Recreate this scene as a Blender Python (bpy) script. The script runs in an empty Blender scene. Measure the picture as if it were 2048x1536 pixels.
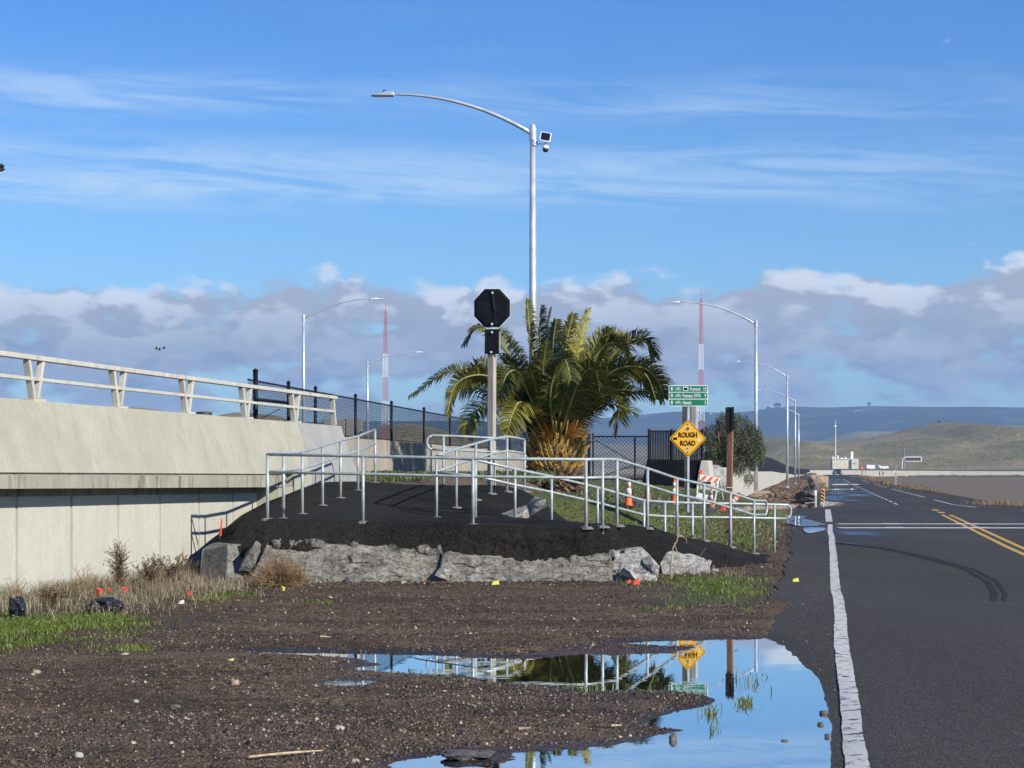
import bpy, math, random
import numpy as np
from mathutils import Vector, Matrix, noise as mnoise

SC = bpy.context.scene
COL = SC.collection
F = 4000.0          # focal length in pixels of the 2048 px wide photograph
HZ = 935.0          # row of the horizon
EYE = 1.6

# ------------------------------------------------------------------ camera
cam_d = bpy.data.cameras.new("camera")
cam_d.sensor_width = 36.0
cam_d.lens = 36.0 * F / 2048.0
cam_d.shift_y = (HZ - 768.0) / 2048.0
cam_d.clip_start = 0.1
cam_d.clip_end = 40000
cam = bpy.data.objects.new("camera", cam_d)
cam.location = (0, 0, EYE)
cam.rotation_euler = (math.radians(90), 0, 0)
COL.objects.link(cam)
SC.camera = cam

# ------------------------------------------------------------------ light
SUNV = Vector((1.26, -1.0, 0.92)).normalized()
SUN_EL = math.asin(SUNV.z)
SUN_AZ = math.atan2(SUNV.x, SUNV.y)
sd = bpy.data.lights.new("sun", 'SUN')
sd.energy = 4.7
sd.angle = math.radians(0.5)
sd.color = (1.0, 0.94, 0.84)
sun = bpy.data.objects.new("sun", sd)
sun.rotation_euler = SUNV.to_track_quat('Z', 'Y').to_euler()
COL.objects.link(sun)
SC.view_settings.view_transform = 'Standard'
SC.view_settings.look = 'None'
SC.view_settings.exposure = 0.40
SC.view_settings.gamma = 1.0
SC.render.film_transparent = False
try:
    SC.cycles.max_bounces = 6
    SC.cycles.transparent_max_bounces = 12
    SC.cycles.volume_bounces = 0
except Exception:
    pass


class NT:
    """tiny helper to wire shader nodes"""
    def __init__(s, tree):
        s.t = tree
        s.n = tree.nodes
        s.l = tree.links

    def new(s, typ, **kw):
        n = s.n.new(typ)
        for k, v in kw.items():
            setattr(n, k, v)
        return n

    def put(s, sock, val):
        if isinstance(val, bpy.types.NodeSocket):
            s.l.new(val, sock)
        else:
            sock.default_value = val

    def m(s, op, a, b=None, c=None, clamp=False):
        n = s.new('ShaderNodeMath', operation=op)
        n.use_clamp = clamp
        s.put(n.inputs[0], a)
        if b is not None:
            s.put(n.inputs[1], b)
        if c is not None:
            s.put(n.inputs[2], c)
        return n.outputs[0]

    def comb(s, x, y, z):
        n = s.new('ShaderNodeCombineXYZ')
        s.put(n.inputs[0], x); s.put(n.inputs[1], y); s.put(n.inputs[2], z)
        return n.outputs[0]

    def noise(s, vec, scale=1.0, detail=4.0, rough=0.55, dist=0.0, typ=None):
        n = s.new('ShaderNodeTexNoise')
        if typ:
            n.noise_type = typ
        if vec is not None:
            s.put(n.inputs['Vector'], vec)
        n.inputs['Scale'].default_value = scale
        n.inputs['Detail'].default_value = detail
        n.inputs['Roughness'].default_value = rough
        n.inputs['Distortion'].default_value = dist
        return n.outputs[0]

    def vor(s, vec, scale=10.0, feature='F1', out=0):
        n = s.new('ShaderNodeTexVoronoi', feature=feature)
        if vec is not None:
            s.put(n.inputs['Vector'], vec)
        n.inputs['Scale'].default_value = scale
        return n.outputs[out]

    def ss(s, v, a, b, lo=0.0, hi=1.0):
        n = s.new('ShaderNodeMapRange', interpolation_type='SMOOTHSTEP')
        s.put(n.inputs[0], v)
        n.inputs[1].default_value = a; n.inputs[2].default_value = b
        n.inputs[3].default_value = lo; n.inputs[4].default_value = hi
        return n.outputs[0]

    def lin(s, v, a, b, lo=0.0, hi=1.0):
        n = s.new('ShaderNodeMapRange')
        s.put(n.inputs[0], v)
        n.inputs[1].default_value = a; n.inputs[2].default_value = b
        n.inputs[3].default_value = lo; n.inputs[4].default_value = hi
        return n.outputs[0]

    def mix(s, f, a, b, mode='MIX'):
        n = s.new('ShaderNodeMix', data_type='RGBA', blend_type=mode)
        s.put(n.inputs[0], f)
        for sock, v in ((n.inputs[6], a), (n.inputs[7], b)):
            if isinstance(v, (tuple, list)) and len(v) == 3:
                v = (*v, 1)
            s.put(sock, v)
        return n.outputs[2]

    def scalevec(s, vec, sc):
        n = s.new('ShaderNodeMapping')
        s.put(n.inputs['Vector'], vec)
        n.inputs['Scale'].default_value = sc
        return n.outputs[0]


# ------------------------------------------------------------------ world
world = bpy.data.worlds.new("World")
SC.world = world
world.use_nodes = True
W = NT(world.node_tree)
bg = world.node_tree.nodes['Background']
sky = W.new('ShaderNodeTexSky', sky_type='NISHITA')
sky.sun_disc = False
sky.sun_elevation = SUN_EL
sky.sun_rotation = SUN_AZ
sky.altitude = 0
sky.air_density = 1.0
sky.dust_density = 0.3
sky.ozone_density = 3.0
tc = W.new('ShaderNodeTexCoord')
sep = W.new('ShaderNodeSeparateXYZ')
W.l.new(tc.outputs['Generated'], sep.inputs[0])
az = W.m('ARCTAN2', sep.outputs[0], sep.outputs[1])
el = W.m('ARCSINE', sep.outputs[2])
# bluer sky near the horizon than the clean model gives
tint = W.mix(W.ss(el, 0.02, 0.30), (0.72, 1.06, 1.36), (0.36, 0.76, 1.36))
skyc = W.mix(1.0, sky.outputs[0], tint, 'MULTIPLY')
# low cumulus bank
vec = W.comb(W.m('MULTIPLY', az, 26.0), W.m('MULTIPLY', el, 52.0), 3.7)
n1 = W.noise(vec, 1.0, 9.0, 0.52, 0.15)
big = W.noise(W.comb(W.m('MULTIPLY', az, 9.0), 5.2, 0.0), 1.0, 3.0, 0.5)
top = W.m('MULTIPLY_ADD', W.m('SUBTRACT', big, 0.5), 0.055, 0.098)
up = W.m('SUBTRACT', top, el)                     # > 0 beneath the envelope
bias = W.lin(up, -0.010, 0.016, -0.36, 0.12)
low = W.lin(el, 0.026, 0.060, -0.15, 0.07)
dens = W.m('ADD', W.m('ADD', n1, bias), low)
ca = W.ss(dens, 0.44, 0.60)
vec2 = W.comb(W.m('MULTIPLY_ADD', az, 26.0, 0.32), W.m('MULTIPLY_ADD', el, 52.0, 0.55), 3.7)
n2 = W.noise(vec2, 1.0, 9.0, 0.52, 0.15)
lit = W.ss(W.m('SUBTRACT', n1, n2), -0.045, 0.08)
edge = W.ss(up, 0.040, -0.004)
litm = W.m('MULTIPLY', lit, W.m('MULTIPLY_ADD', edge, 0.95, 0.20), clamp=True)
patch = W.ss(W.noise(W.comb(W.m('MULTIPLY', az, 30.0), W.m('MULTIPLY', el, 75.0), 9.0), 1.0, 7.0, 0.6), 0.38, 0.62)
cshade = W.mix(patch, (1.95, 2.6, 4.0), (3.7, 4.15, 5.2))
cshade = W.mix(W.ss(el, 0.09, 0.035), (3.9, 4.3, 5.2), cshade)
ccol = W.mix(litm, cshade, (7.4, 7.9, 8.8))
# cirrus
vc = W.comb(W.m('MULTIPLY_ADD', az, 7.5, 3.1), W.m('MULTIPLY_ADD', az, 4.0, W.m('MULTIPLY', el, 85.0)), 1.3)
c1 = W.noise(vc, 1.0, 9.0, 0.66, 1.3)
vd = W.comb(W.m('MULTIPLY_ADD', az, 4.0, 1.9), W.m('MULTIPLY', el, 26.0), 7.7)
c2 = W.noise(vd, 1.0, 4.0, 0.5, 0.3)
b1 = W.m('MULTIPLY', W.ss(el, 0.120, 0.138), W.ss(el, 0.168, 0.146))
b2 = W.m('MULTIPLY', W.ss(el, 0.165, 0.178), W.ss(el, 0.198, 0.184))
band = W.m('ADD', b1, W.m('MULTIPLY', b2, 0.75))
ci = W.m('MULTIPLY', W.ss(c1, 0.34, 0.66), W.ss(c2, 0.30, 0.55))
ci = W.m('MULTIPLY', ci, W.lin(az, -0.25, 0.25, 1.25, 0.75))
ci = W.m('MULTIPLY', ci, W.m('MULTIPLY_ADD', band, 0.72, 0.05))
s1 = W.mix(W.m('MULTIPLY', ci, 0.75, clamp=True), skyc, (5.6, 7.3, 9.3))
s2 = W.mix(W.m('MULTIPLY', ca, 0.97), s1, ccol)
W.l.new(s2, bg.inputs[0])
bg.inputs[1].default_value = 0.082


# ------------------------------------------------------------------ helpers
def P(px, py, Y):
    """the point seen at photo pixel (px,py) at distance Y"""
    return Vector(((px - 1024.0) * Y / F, Y, EYE - (py - HZ) * Y / F))


def tag(o, label=None, cat=None, group=None, kind=None):
    if label: o['label'] = label
    if cat: o['category'] = cat
    if group: o['group'] = group
    if kind: o['kind'] = kind
    return o


def thing(name, label, cat, loc, group=None):
    o = bpy.data.objects.new(name, None)
    o.empty_display_size = 0.2
    COL.objects.link(o)
    o.location = loc
    return tag(o, label, cat, group)


class MB:
    def __init__(s):
        s.v = []
        s.f = []
        s.mi = []
        s.cur = 0

    def add(s, verts, faces):
        b = len(s.v)
        s.v.extend([tuple(v) for v in verts])
        s.f.extend([tuple(b + i for i in f) for f in faces])
        s.mi.extend([s.cur] * len(faces))
        return s

    def box(s, c, size, rot=None):
        hx, hy, hz = size[0] / 2, size[1] / 2, size[2] / 2
        vs = [Vector((x, y, z)) for x in (-hx, hx) for y in (-hy, hy) for z in (-hz, hz)]
        if rot is not None:
            vs = [rot @ v for v in vs]
        c = Vector(c)
        vs = [v + c for v in vs]
        return s.add(vs, [(0, 1, 3, 2), (4, 6, 7, 5), (0, 4, 5, 1), (2, 3, 7, 6), (0, 2, 6, 4), (1, 5, 7, 3)])

    def bar(s, a, b, w, d=None, up=Vector((0, 0, 1))):
        """rectangular bar from a to b"""
        a = Vector(a); b = Vector(b); d = d or w
        t = (b - a).normalized()
        if abs(t.dot(up)) > 0.98:
            up = Vector((0, 1, 0))
        x = t.cross(up).normalized(); y = x.cross(t).normalized()
        vs = []
        for p in (a, b):
            for i, j in ((-1, -1), (1, -1), (1, 1), (-1, 1)):
                vs.append(p + x * (i * w / 2) + y * (j * d / 2))
        return s.add(vs, [(0, 1, 2, 3), (7, 6, 5, 4), (0, 4, 5, 1), (1, 5, 6, 2), (2, 6, 7, 3), (3, 7, 4, 0)])

    def tube(s, pts, r, n=8, caps=True):
        pts = [Vector(p) for p in pts]
        rs = r if isinstance(r, (list, tuple)) else [r] * len(pts)
        rings = []
        prevx = None
        for i, p in enumerate(pts):
            if i == 0: t = pts[1] - pts[0]
            elif i == len(pts) - 1: t = pts[-1] - pts[-2]
            else: t = (pts[i + 1] - p).normalized() + (p - pts[i - 1]).normalized()
            if t.length < 1e-9: t = Vector((0, 0, 1))
            t.normalize()
            if prevx is None:
                ref = Vector((0, 0, 1)) if abs(t.z) < 0.9 else Vector((1, 0, 0))
                x = t.cross(ref).normalized()
            else:
                x = (prevx - t * prevx.dot(t))
                x = x.normalized() if x.length > 1e-6 else t.orthogonal().normalized()
            prevx = x
            y = t.cross(x)
            rings.append([p + (x * math.cos(2 * math.pi * k / n) + y * math.sin(2 * math.pi * k / n)) * rs[i] for k in range(n)])
        vs = [v for ring in rings for v in ring]
        fs = []
        for i in range(len(pts) - 1):
            for k in range(n):
                k2 = (k + 1) % n
                fs.append((i * n + k, i * n + k2, (i + 1) * n + k2, (i + 1) * n + k))
        if caps:
            fs.append(tuple(range(n - 1, -1, -1)))
            fs.append(tuple((len(pts) - 1) * n + k for k in range(n)))
        return s.add(vs, fs)

    def prism(s, poly, off):
        """poly: list of 3-D points, extruded by vector off"""
        n = len(poly)
        off = Vector(off)
        vs = [Vector(p) for p in poly] + [Vector(p) + off for p in poly]
        fs = [tuple(range(n)), tuple(range(2 * n - 1, n - 1, -1))]
        for i in range(n):
            j = (i + 1) % n
            fs.append((i, i + n, j + n, j))
        return s.add(vs, fs)

    def lathe(s, prof, c, n=16):
        """prof: list of (r, z)"""
        c = Vector(c)
        vs = []; fs = []
        for r, z in prof:
            for k in range(n):
                a = 2 * math.pi * k / n
                vs.append(c + Vector((r * math.cos(a), r * math.sin(a), z)))
        for i in range(len(prof) - 1):
            for k in range(n):
                k2 = (k + 1) % n
                fs.append((i * n + k, i * n + k2, (i + 1) * n + k2, (i + 1) * n + k))
        fs.append(tuple(range(n - 1, -1, -1)))
        fs.append(tuple((len(prof) - 1) * n + k for k in range(n)))
        return s.add(vs, fs)

    def build(s, name, mat, parent=None, smooth=False, origin=None, bevel=0.0):
        me = bpy.data.meshes.new(name)
        vs = s.v
        if parent is not None:
            w = Vector((0, 0, 0)); p = parent
            while p is not None:
                w = w + p.location; p = p.parent
            vs = [(v[0] - w.x, v[1] - w.y, v[2] - w.z) for v in vs]
        elif origin is not None:
            vs = [(v[0] - origin[0], v[1] - origin[1], v[2] - origin[2]) for v in vs]
        me.from_pydata(vs, [], s.f)
        mats = mat if isinstance(mat, (list, tuple)) else [mat]
        for m_ in mats:
            me.materials.append(m_)
        if len(mats) > 1:
            me.polygons.foreach_set('material_index', s.mi)
        if smooth:
            me.polygons.foreach_set('use_smooth', [True] * len(me.polygons))
        me.update()
        o = bpy.data.objects.new(name, me)
        COL.objects.link(o)
        if parent is not None: o.parent = parent
        elif origin is not None: o.location = origin
        if bevel > 0:
            b = o.modifiers.new('bevel', 'BEVEL')
            b.width = bevel; b.segments = 2; b.limit_method = 'ANGLE'
        return o


def np_mesh(name, V, Fq, mat, parent=None, smooth=False, attrs=None, origin=None):
    V = np.asarray(V, dtype=np.float64)
    if parent is not None:
        w = Vector((0, 0, 0)); p = parent
        while p is not None:
            w = w + p.location; p = p.parent
        V = V - np.array(w)
    elif origin is not None:
        V = V - np.array(origin)
    Fq = np.asarray(Fq, dtype=np.int32)
    me = bpy.data.meshes.new(name)
    k = Fq.shape[1]
    me.vertices.add(len(V))
    me.vertices.foreach_set('co', V.astype(np.float32).ravel())
    me.loops.add(Fq.size)
    me.loops.foreach_set('vertex_index', Fq.ravel())
    me.polygons.add(len(Fq))
    me.polygons.foreach_set('loop_start', np.arange(0, Fq.size, k, dtype=np.int32))
    me.polygons.foreach_set('loop_total', np.full(len(Fq), k, dtype=np.int32))
    if smooth:
        me.polygons.foreach_set('use_smooth', np.ones(len(Fq), dtype=bool))
    me.update(calc_edges=True)
    me.validate()
    if attrs:
        for an, av in attrs.items():
            a = me.attributes.new(an, 'FLOAT', 'POINT')
            a.data.foreach_set('value', np.asarray(av, dtype=np.float32))
    for m_ in (mat if isinstance(mat, (list, tuple)) else [mat]):
        me.materials.append(m_)
    o = bpy.data.objects.new(name, me)
    COL.objects.link(o)
    if parent is not None: o.parent = parent
    elif origin is not None: o.location = origin
    return o


def copy_tree(o, parent=None):
    c = o.copy()
    COL.objects.link(c)
    if parent is not None:
        c.parent = parent
    for ch in list(o.children):
        copy_tree(ch, c)
    return c


def hash2(ix, iy, seed):
    h = (ix.astype(np.int64) * 374761393 + iy.astype(np.int64) * 668265263 + seed * 1442695041) & 0x7fffffff
    h = ((h ^ (h >> 13)) * 1274126177) & 0x7fffffff
    h = h ^ (h >> 16)
    return (h & 0xffff) / 65535.0


def vnoise(x, y, seed=0):
    ix = np.floor(x); iy = np.floor(y)
    fx = x - ix; fy = y - iy
    fx = fx * fx * (3 - 2 * fx); fy = fy * fy * (3 - 2 * fy)
    a = hash2(ix, iy, seed); b = hash2(ix + 1, iy, seed)
    c = hash2(ix, iy + 1, seed); d = hash2(ix + 1, iy + 1, seed)
    return (a * (1 - fx) + b * fx) * (1 - fy) + (c * (1 - fx) + d * fx) * fy


def fbm(x, y, octs=4, seed=0, gain=0.5):
    t = 0; amp = 1.0; tot = 0
    for i in range(octs):
        t = t + amp * (vnoise(x * 2 ** i + 17.3 * i, y * 2 ** i - 9.1 * i, seed + i) - 0.5) * 2
        tot += amp
        amp *= gain
    return t / tot


def sstep(a, b, x):
    t = np.clip((x - a) / (b - a), 0, 1)
    return t * t * (3 - 2 * t)


# ------------------------------------------------------------------ materials
def new_mat(name):
    m = bpy.data.materials.new(name)
    m.use_nodes = True
    t = NT(m.node_tree)
    b = m.node_tree.nodes['Principled BSDF']
    return m, t, b


def coords(t):
    return t.new('ShaderNodeTexCoord').outputs['Object']


def bump(t, b, h, strength=0.3, dist=0.01):
    n = t.new('ShaderNodeBump')
    n.inputs['Strength'].default_value = strength
    n.inputs['Distance'].default_value = dist
    t.l.new(h, n.inputs['Height'])
    t.l.new(n.outputs[0], b.inputs['Normal'])


def mat2(name, c1, c2, scale=4.0, rough=0.7, metal=0.0, bstr=0.25, bscale=60.0, bdist=0.01, lo=0.35, hi=0.65,
         stretch=(1, 1, 1), detail=6, spec=0.5):
    m, t, b = new_mat(name)
    v = t.scalevec(coords(t), stretch)
    n = t.noise(v, scale, detail, 0.6)
    t.l.new(t.mix(t.ss(n, lo, hi), c1, c2), b.inputs['Base Color'])
    t.l.new(t.lin(n, 0.3, 0.7, rough - 0.06, min(1, rough + 0.08)), b.inputs['Roughness'])
    b.inputs['Metallic'].default_value = metal
    b.inputs['Specular IOR Level'].default_value = spec
    if bstr > 0:
        bump(t, b, t.noise(v, bscale, 4, 0.6), bstr, bdist)
    return m


M = {}
M['galv'] = mat2('galvanised_steel', (0.50, 0.56, 0.58), (0.62, 0.68, 0.70), 9, 0.42, 0.35, 0.08, 90, 0.003)
M['pole'] = mat2('pole_metal', (0.52, 0.55, 0.58), (0.66, 0.69, 0.72), 2.5, 0.38, 0.45, 0.05, 40, 0.003)
M['rail'] = mat2('rail_paint', (0.30, 0.35, 0.345), (0.42, 0.46, 0.445), 7, 0.42, 0.15, 0.1, 120, 0.002)
M['plate'] = mat2('grout', (0.12, 0.115, 0.11), (0.20, 0.19, 0.18), 30, 0.9)
M['black'] = mat2('black_paint', (0.005, 0.005, 0.007), (0.010, 0.010, 0.013), 12, 0.5, 0.0, 0.1, spec=0.2)
M['blackcloth'] = mat2('black_sign_cover', (0.0025, 0.003, 0.006), (0.006, 0.007, 0.011), 5, 0.6, 0.0, 0.5, 8, 0.02, spec=0.12)
M['wood'] = mat2('weathered_wood', (0.30, 0.26, 0.21), (0.46, 0.41, 0.35), 3, 0.85, 0.0, 0.4, 30, 0.005, stretch=(14, 14, 0.8))
M['redwood'] = mat2('brown_wood', (0.15, 0.075, 0.04), (0.26, 0.14, 0.08), 3, 0.8, 0.0, 0.4, 30, 0.005, stretch=(14, 14, 0.8))
M['white'] = mat2('white_plastic', (0.66, 0.66, 0.63), (0.80, 0.80, 0.78), 5, 0.5, 0.0, 0.05)
M['orange'] = mat2('orange_plastic', (0.78, 0.10, 0.02), (0.90, 0.16, 0.03), 8, 0.5, 0.0, 0.05)
M['redor'] = mat2('red_orange_plastic', (0.75, 0.06, 0.03), (0.85, 0.10, 0.05), 8, 0.5, 0.0, 0.05)
M['dirtyor'] = mat2('dusty_orange_plastic', (0.30, 0.09, 0.05), (0.42, 0.14, 0.08), 8, 0.7, 0.0, 0.05)
M['dirtywh'] = mat2('dusty_white_sleeve', (0.42, 0.41, 0.40), (0.62, 0.61, 0.6), 12, 0.6, 0.0, 0.05)
M['amber'] = mat2('amber_sign_sheet', (0.78, 0.40, 0.015), (0.84, 0.45, 0.02), 3, 0.45, 0.0, 0.02)
M['green'] = mat2('green_sign_sheet', (0.0, 0.17, 0.085), (0.0, 0.19, 0.10), 3, 0.45, 0.0, 0.02)
M['signback'] = mat2('sign_back_metal', (0.26, 0.27, 0.28), (0.34, 0.35, 0.36), 3, 0.5, 0.4, 0.02)
M['darkmetal'] = mat2('dark_metal', (0.05, 0.055, 0.06), (0.08, 0.085, 0.09), 6, 0.5, 0.4, 0.05)
M['redpaint'] = mat2('red_mast_paint', (0.42, 0.12, 0.10), (0.50, 0.16, 0.14), 1, 0.6)
M['whpaint'] = mat2('white_mast_paint', (0.75, 0.75, 0.75), (0.82, 0.82, 0.82), 1, 0.6)
M['glass'] = mat2('dark_glass', (0.01, 0.015, 0.02), (0.02, 0.03, 0.04), 2, 0.08, 0, 0)
M['lampglass'] = mat2('lamp_lens', (0.5, 0.5, 0.5), (0.6, 0.6, 0.6), 2, 0.2, 0, 0)
M['solar'] = mat2('solar_cells', (0.006, 0.010, 0.03), (0.01, 0.016, 0.045), 8, 0.2, 0, 0)
M['rubber'] = mat2('rubber', (0.012, 0.012, 0.012), (0.025, 0.025, 0.025), 8, 0.8)
M['carblue'] = mat2('blue_car_paint', (0.05, 0.10, 0.17), (0.06, 0.12, 0.2), 2, 0.25, 0.3, 0)
M['bark'] = mat2('bark', (0.07, 0.05, 0.035), (0.16, 0.12, 0.09), 12, 0.9, 0, 0.6, 30, 0.02, stretch=(2, 2, 0.5))
M['drystem'] = mat2('dry_stems', (0.20, 0.12, 0.05), (0.36, 0.24, 0.12), 30, 0.9, 0, 0)
M['drystem2'] = mat2('dark_dry_stems', (0.10, 0.065, 0.035), (0.20, 0.13, 0.07), 30, 0.9, 0, 0)
M['straw'] = mat2('straw', (0.34, 0.27, 0.17), (0.50, 0.42, 0.29), 6, 0.9, 0, 0)
M['grass'] = mat2('grass_blades', (0.075, 0.135, 0.018), (0.15, 0.21, 0.035), 3, 0.75, 0, 0)
M['lawn'] = mat2('lawn_blades', (0.09, 0.125, 0.025), (0.16, 0.18, 0.05), 1.2, 0.8, 0, 0)
M['bag'] = mat2('black_plastic_bag', (0.008, 0.009, 0.012), (0.02, 0.022, 0.028), 6, 0.25, 0, 0.8, 14, 0.03)
M['reed'] = mat2('dry_reeds', (0.20, 0.13, 0.06), (0.30, 0.20, 0.10), 2, 0.9, 0, 0.3)
M['cream'] = mat2('cream_wall', (0.55, 0.52, 0.40), (0.64, 0.60, 0.48), 0.6, 0.8, 0, 0)
M['tan'] = mat2('tan_sandbag', (0.16, 0.125, 0.095), (0.28, 0.23, 0.18), 3, 0.9, 0, 0.5, 20, 0.03)
M['rock'] = mat2('tan_rock', (0.22, 0.15, 0.10), (0.40, 0.30, 0.21), 14, 0.85, 0, 0.4, 40, 0.01)
M['rockl'] = mat2('pale_rock', (0.26, 0.235, 0.20), (0.44, 0.41, 0.36), 14, 0.85, 0, 0.4, 40, 0.01)
M['rockd'] = mat2('dark_rock', (0.06, 0.055, 0.05), (0.13, 0.115, 0.10), 14, 0.85, 0, 0.4, 40, 0.01)
M['yellow'] = mat2('yellow_scrap', (0.65, 0.62, 0.08), (0.75, 0.7, 0.12), 14, 0.6, 0, 0)
M['stick'] = mat2('pale_twig', (0.36, 0.27, 0.16), (0.52, 0.42, 0.27), 30, 0.85, 0, 0.2)


def concrete(name, base, dark, streak=0.5, stain=(0.12, 0.10, 0.08), pit=0.6, vstreak=(3.0, 3.0, 0.25)):
    m, t, b = new_mat(name)
    v = coords(t)
    n1 = t.noise(v, 1.3, 8, 0.65)
    n2 = t.noise(v, 45, 3, 0.6)
    c = t.mix(t.ss(n1, 0.3, 0.7), dark, base)
    c = t.mix(t.ss(n2, 0.35, 0.75, 0.0, 0.5), c, tuple(x * 0.62 for x in base))
    st = t.noise(t.scalevec(v, vstreak), 1.6, 5, 0.6)
    c = t.mix(t.ss(st, 0.50, 0.70, 0, streak), c, stain)
    st2 = t.noise(t.scalevec(v, tuple(q * 0.9 for q in vstreak)), 2.3, 6, 0.65)
    c = t.mix(t.ss(st2, 0.54, 0.70, 0, streak * 0.9), c, tuple(min(1, x * f) for x, f in zip(base, (1.30, 1.22, 1.05))))
    blot = t.noise(v, 0.7, 5, 0.7)
    c = t.mix(t.ss(blot, 0.50, 0.70, 0, 0.5), c, tuple(x * 0.72 for x in base))
    c = t.mix(t.ss(t.noise(v, 9, 6, 0.75), 0.50, 0.72, 0, 0.45), c, tuple(x * 0.66 for x in base))
    pits = t.ss(t.vor(v, 38.0), 0.16, 0.05, 0, 0.5 * pit)
    c = t.mix(pits, c, tuple(x * 0.35 for x in base))
    t.l.new(c, b.inputs['Base Color'])
    b.inputs['Roughness'].default_value = 0.88
    h = t.m('ADD', t.noise(v, 30, 5, 0.6), t.m('MULTIPLY', n1, 0.5))
    bump(t, b, h, 0.35, 0.012)
    return m


M['conc'] = concrete('bridge_barrier_concrete', (0.42, 0.405, 0.315), (0.34, 0.33, 0.255), 0.30, (0.24, 0.22, 0.18))
M['concpatch'] = concrete('grey_patched_concrete', (0.35, 0.345, 0.32), (0.27, 0.27, 0.25), 0.35, (0.18, 0.17, 0.15))
M['conclow'] = concrete('abutment_panel_concrete', (0.52, 0.51, 0.425), (0.45, 0.44, 0.365), 0.22, (0.36, 0.33, 0.27), 0.15)
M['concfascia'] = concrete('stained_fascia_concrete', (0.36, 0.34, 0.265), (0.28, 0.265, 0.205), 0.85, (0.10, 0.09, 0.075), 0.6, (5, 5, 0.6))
M['concrail'] = concrete('railing_concrete', (0.55, 0.53, 0.46), (0.45, 0.43, 0.37), 0.4, (0.24, 0.17, 0.11))
M['concwall'] = concrete('old_wall_concrete', (0.40, 0.36, 0.29), (0.28, 0.255, 0.21), 0.65, (0.09, 0.08, 0.065))
M['concfar'] = concrete('long_wall_concrete', (0.52, 0.49, 0.42), (0.42, 0.40, 0.34), 0.35, (0.25, 0.23, 0.20), 0.1)
M['concdark'] = concrete('blackened_concrete', (0.008, 0.009, 0.012), (0.005, 0.005, 0.007), 0.2, (0.02, 0.02, 0.02), 0.2)
M['concdark'].node_tree.nodes['Principled BSDF'].inputs['Specular IOR Level'].default_value = 0.1


def rubble_mat(name, base, dark, strength=1.0):
    m, t, b = new_mat(name)
    v = coords(t)
    n1 = t.noise(v, 3.5, 10, 0.68)
    c = t.mix(t.ss(n1, 0.32, 0.68), dark, base)
    cr = t.noise(t.scalevec(v, (1, 1, 2.2)), 5.0, 6, 0.65, 0.8)
    ridge = t.ss(t.m('ABSOLUTE', t.m('SUBTRACT', cr, 0.5)), 0.03, 0.0, 0, 0.75)
    c = t.mix(ridge, c, (0.03, 0.028, 0.025))
    vw = t.new('ShaderNodeVectorMath', operation='ADD')
    nz_ = t.new('ShaderNodeTexNoise'); t.l.new(v, nz_.inputs['Vector']); nz_.inputs['Scale'].default_value = 4
    sv_ = t.new('ShaderNodeVectorMath', operation='SCALE'); t.l.new(nz_.outputs['Color'], sv_.inputs[0]); sv_.inputs['Scale'].default_value = 0.35
    t.l.new(v, vw.inputs[0]); t.l.new(sv_.outputs[0], vw.inputs[1])
    ck = t.ss(t.vor(t.scalevec(vw.outputs[0], (0.8, 1, 1.6)), 2.3, 'DISTANCE_TO_EDGE'), 0.03, 0.0, 0, 0.65)
    c = t.mix(ck, c, (0.02, 0.018, 0.016))
    tar = t.ss(t.noise(t.scalevec(v, (1, 1, 2.5)), 7, 6, 0.7), 0.54, 0.62, 0, 0.85 * strength)
    c = t.mix(tar, c, (0.025, 0.024, 0.023))
    t.l.new(c, b.inputs['Base Color'])
    b.inputs['Roughness'].default_value = 0.9
    h = t.m('ADD', n1, t.m('MULTIPLY', t.noise(v, 28, 5, 0.7), 0.4))
    bump(t, b, h, 0.8, 0.06)
    return m


M['rub1'] = rubble_mat('grey_broken_concrete', (0.33, 0.305, 0.255), (0.15, 0.138, 0.112), 0.9)
M['rub2'] = rubble_mat('pale_broken_concrete', (0.52, 0.50, 0.45), (0.27, 0.26, 0.235), 0.35)
M['rub3'] = rubble_mat('leaning_block_concrete', (0.27, 0.26, 0.235), (0.17, 0.165, 0.15), 0.25)


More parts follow.
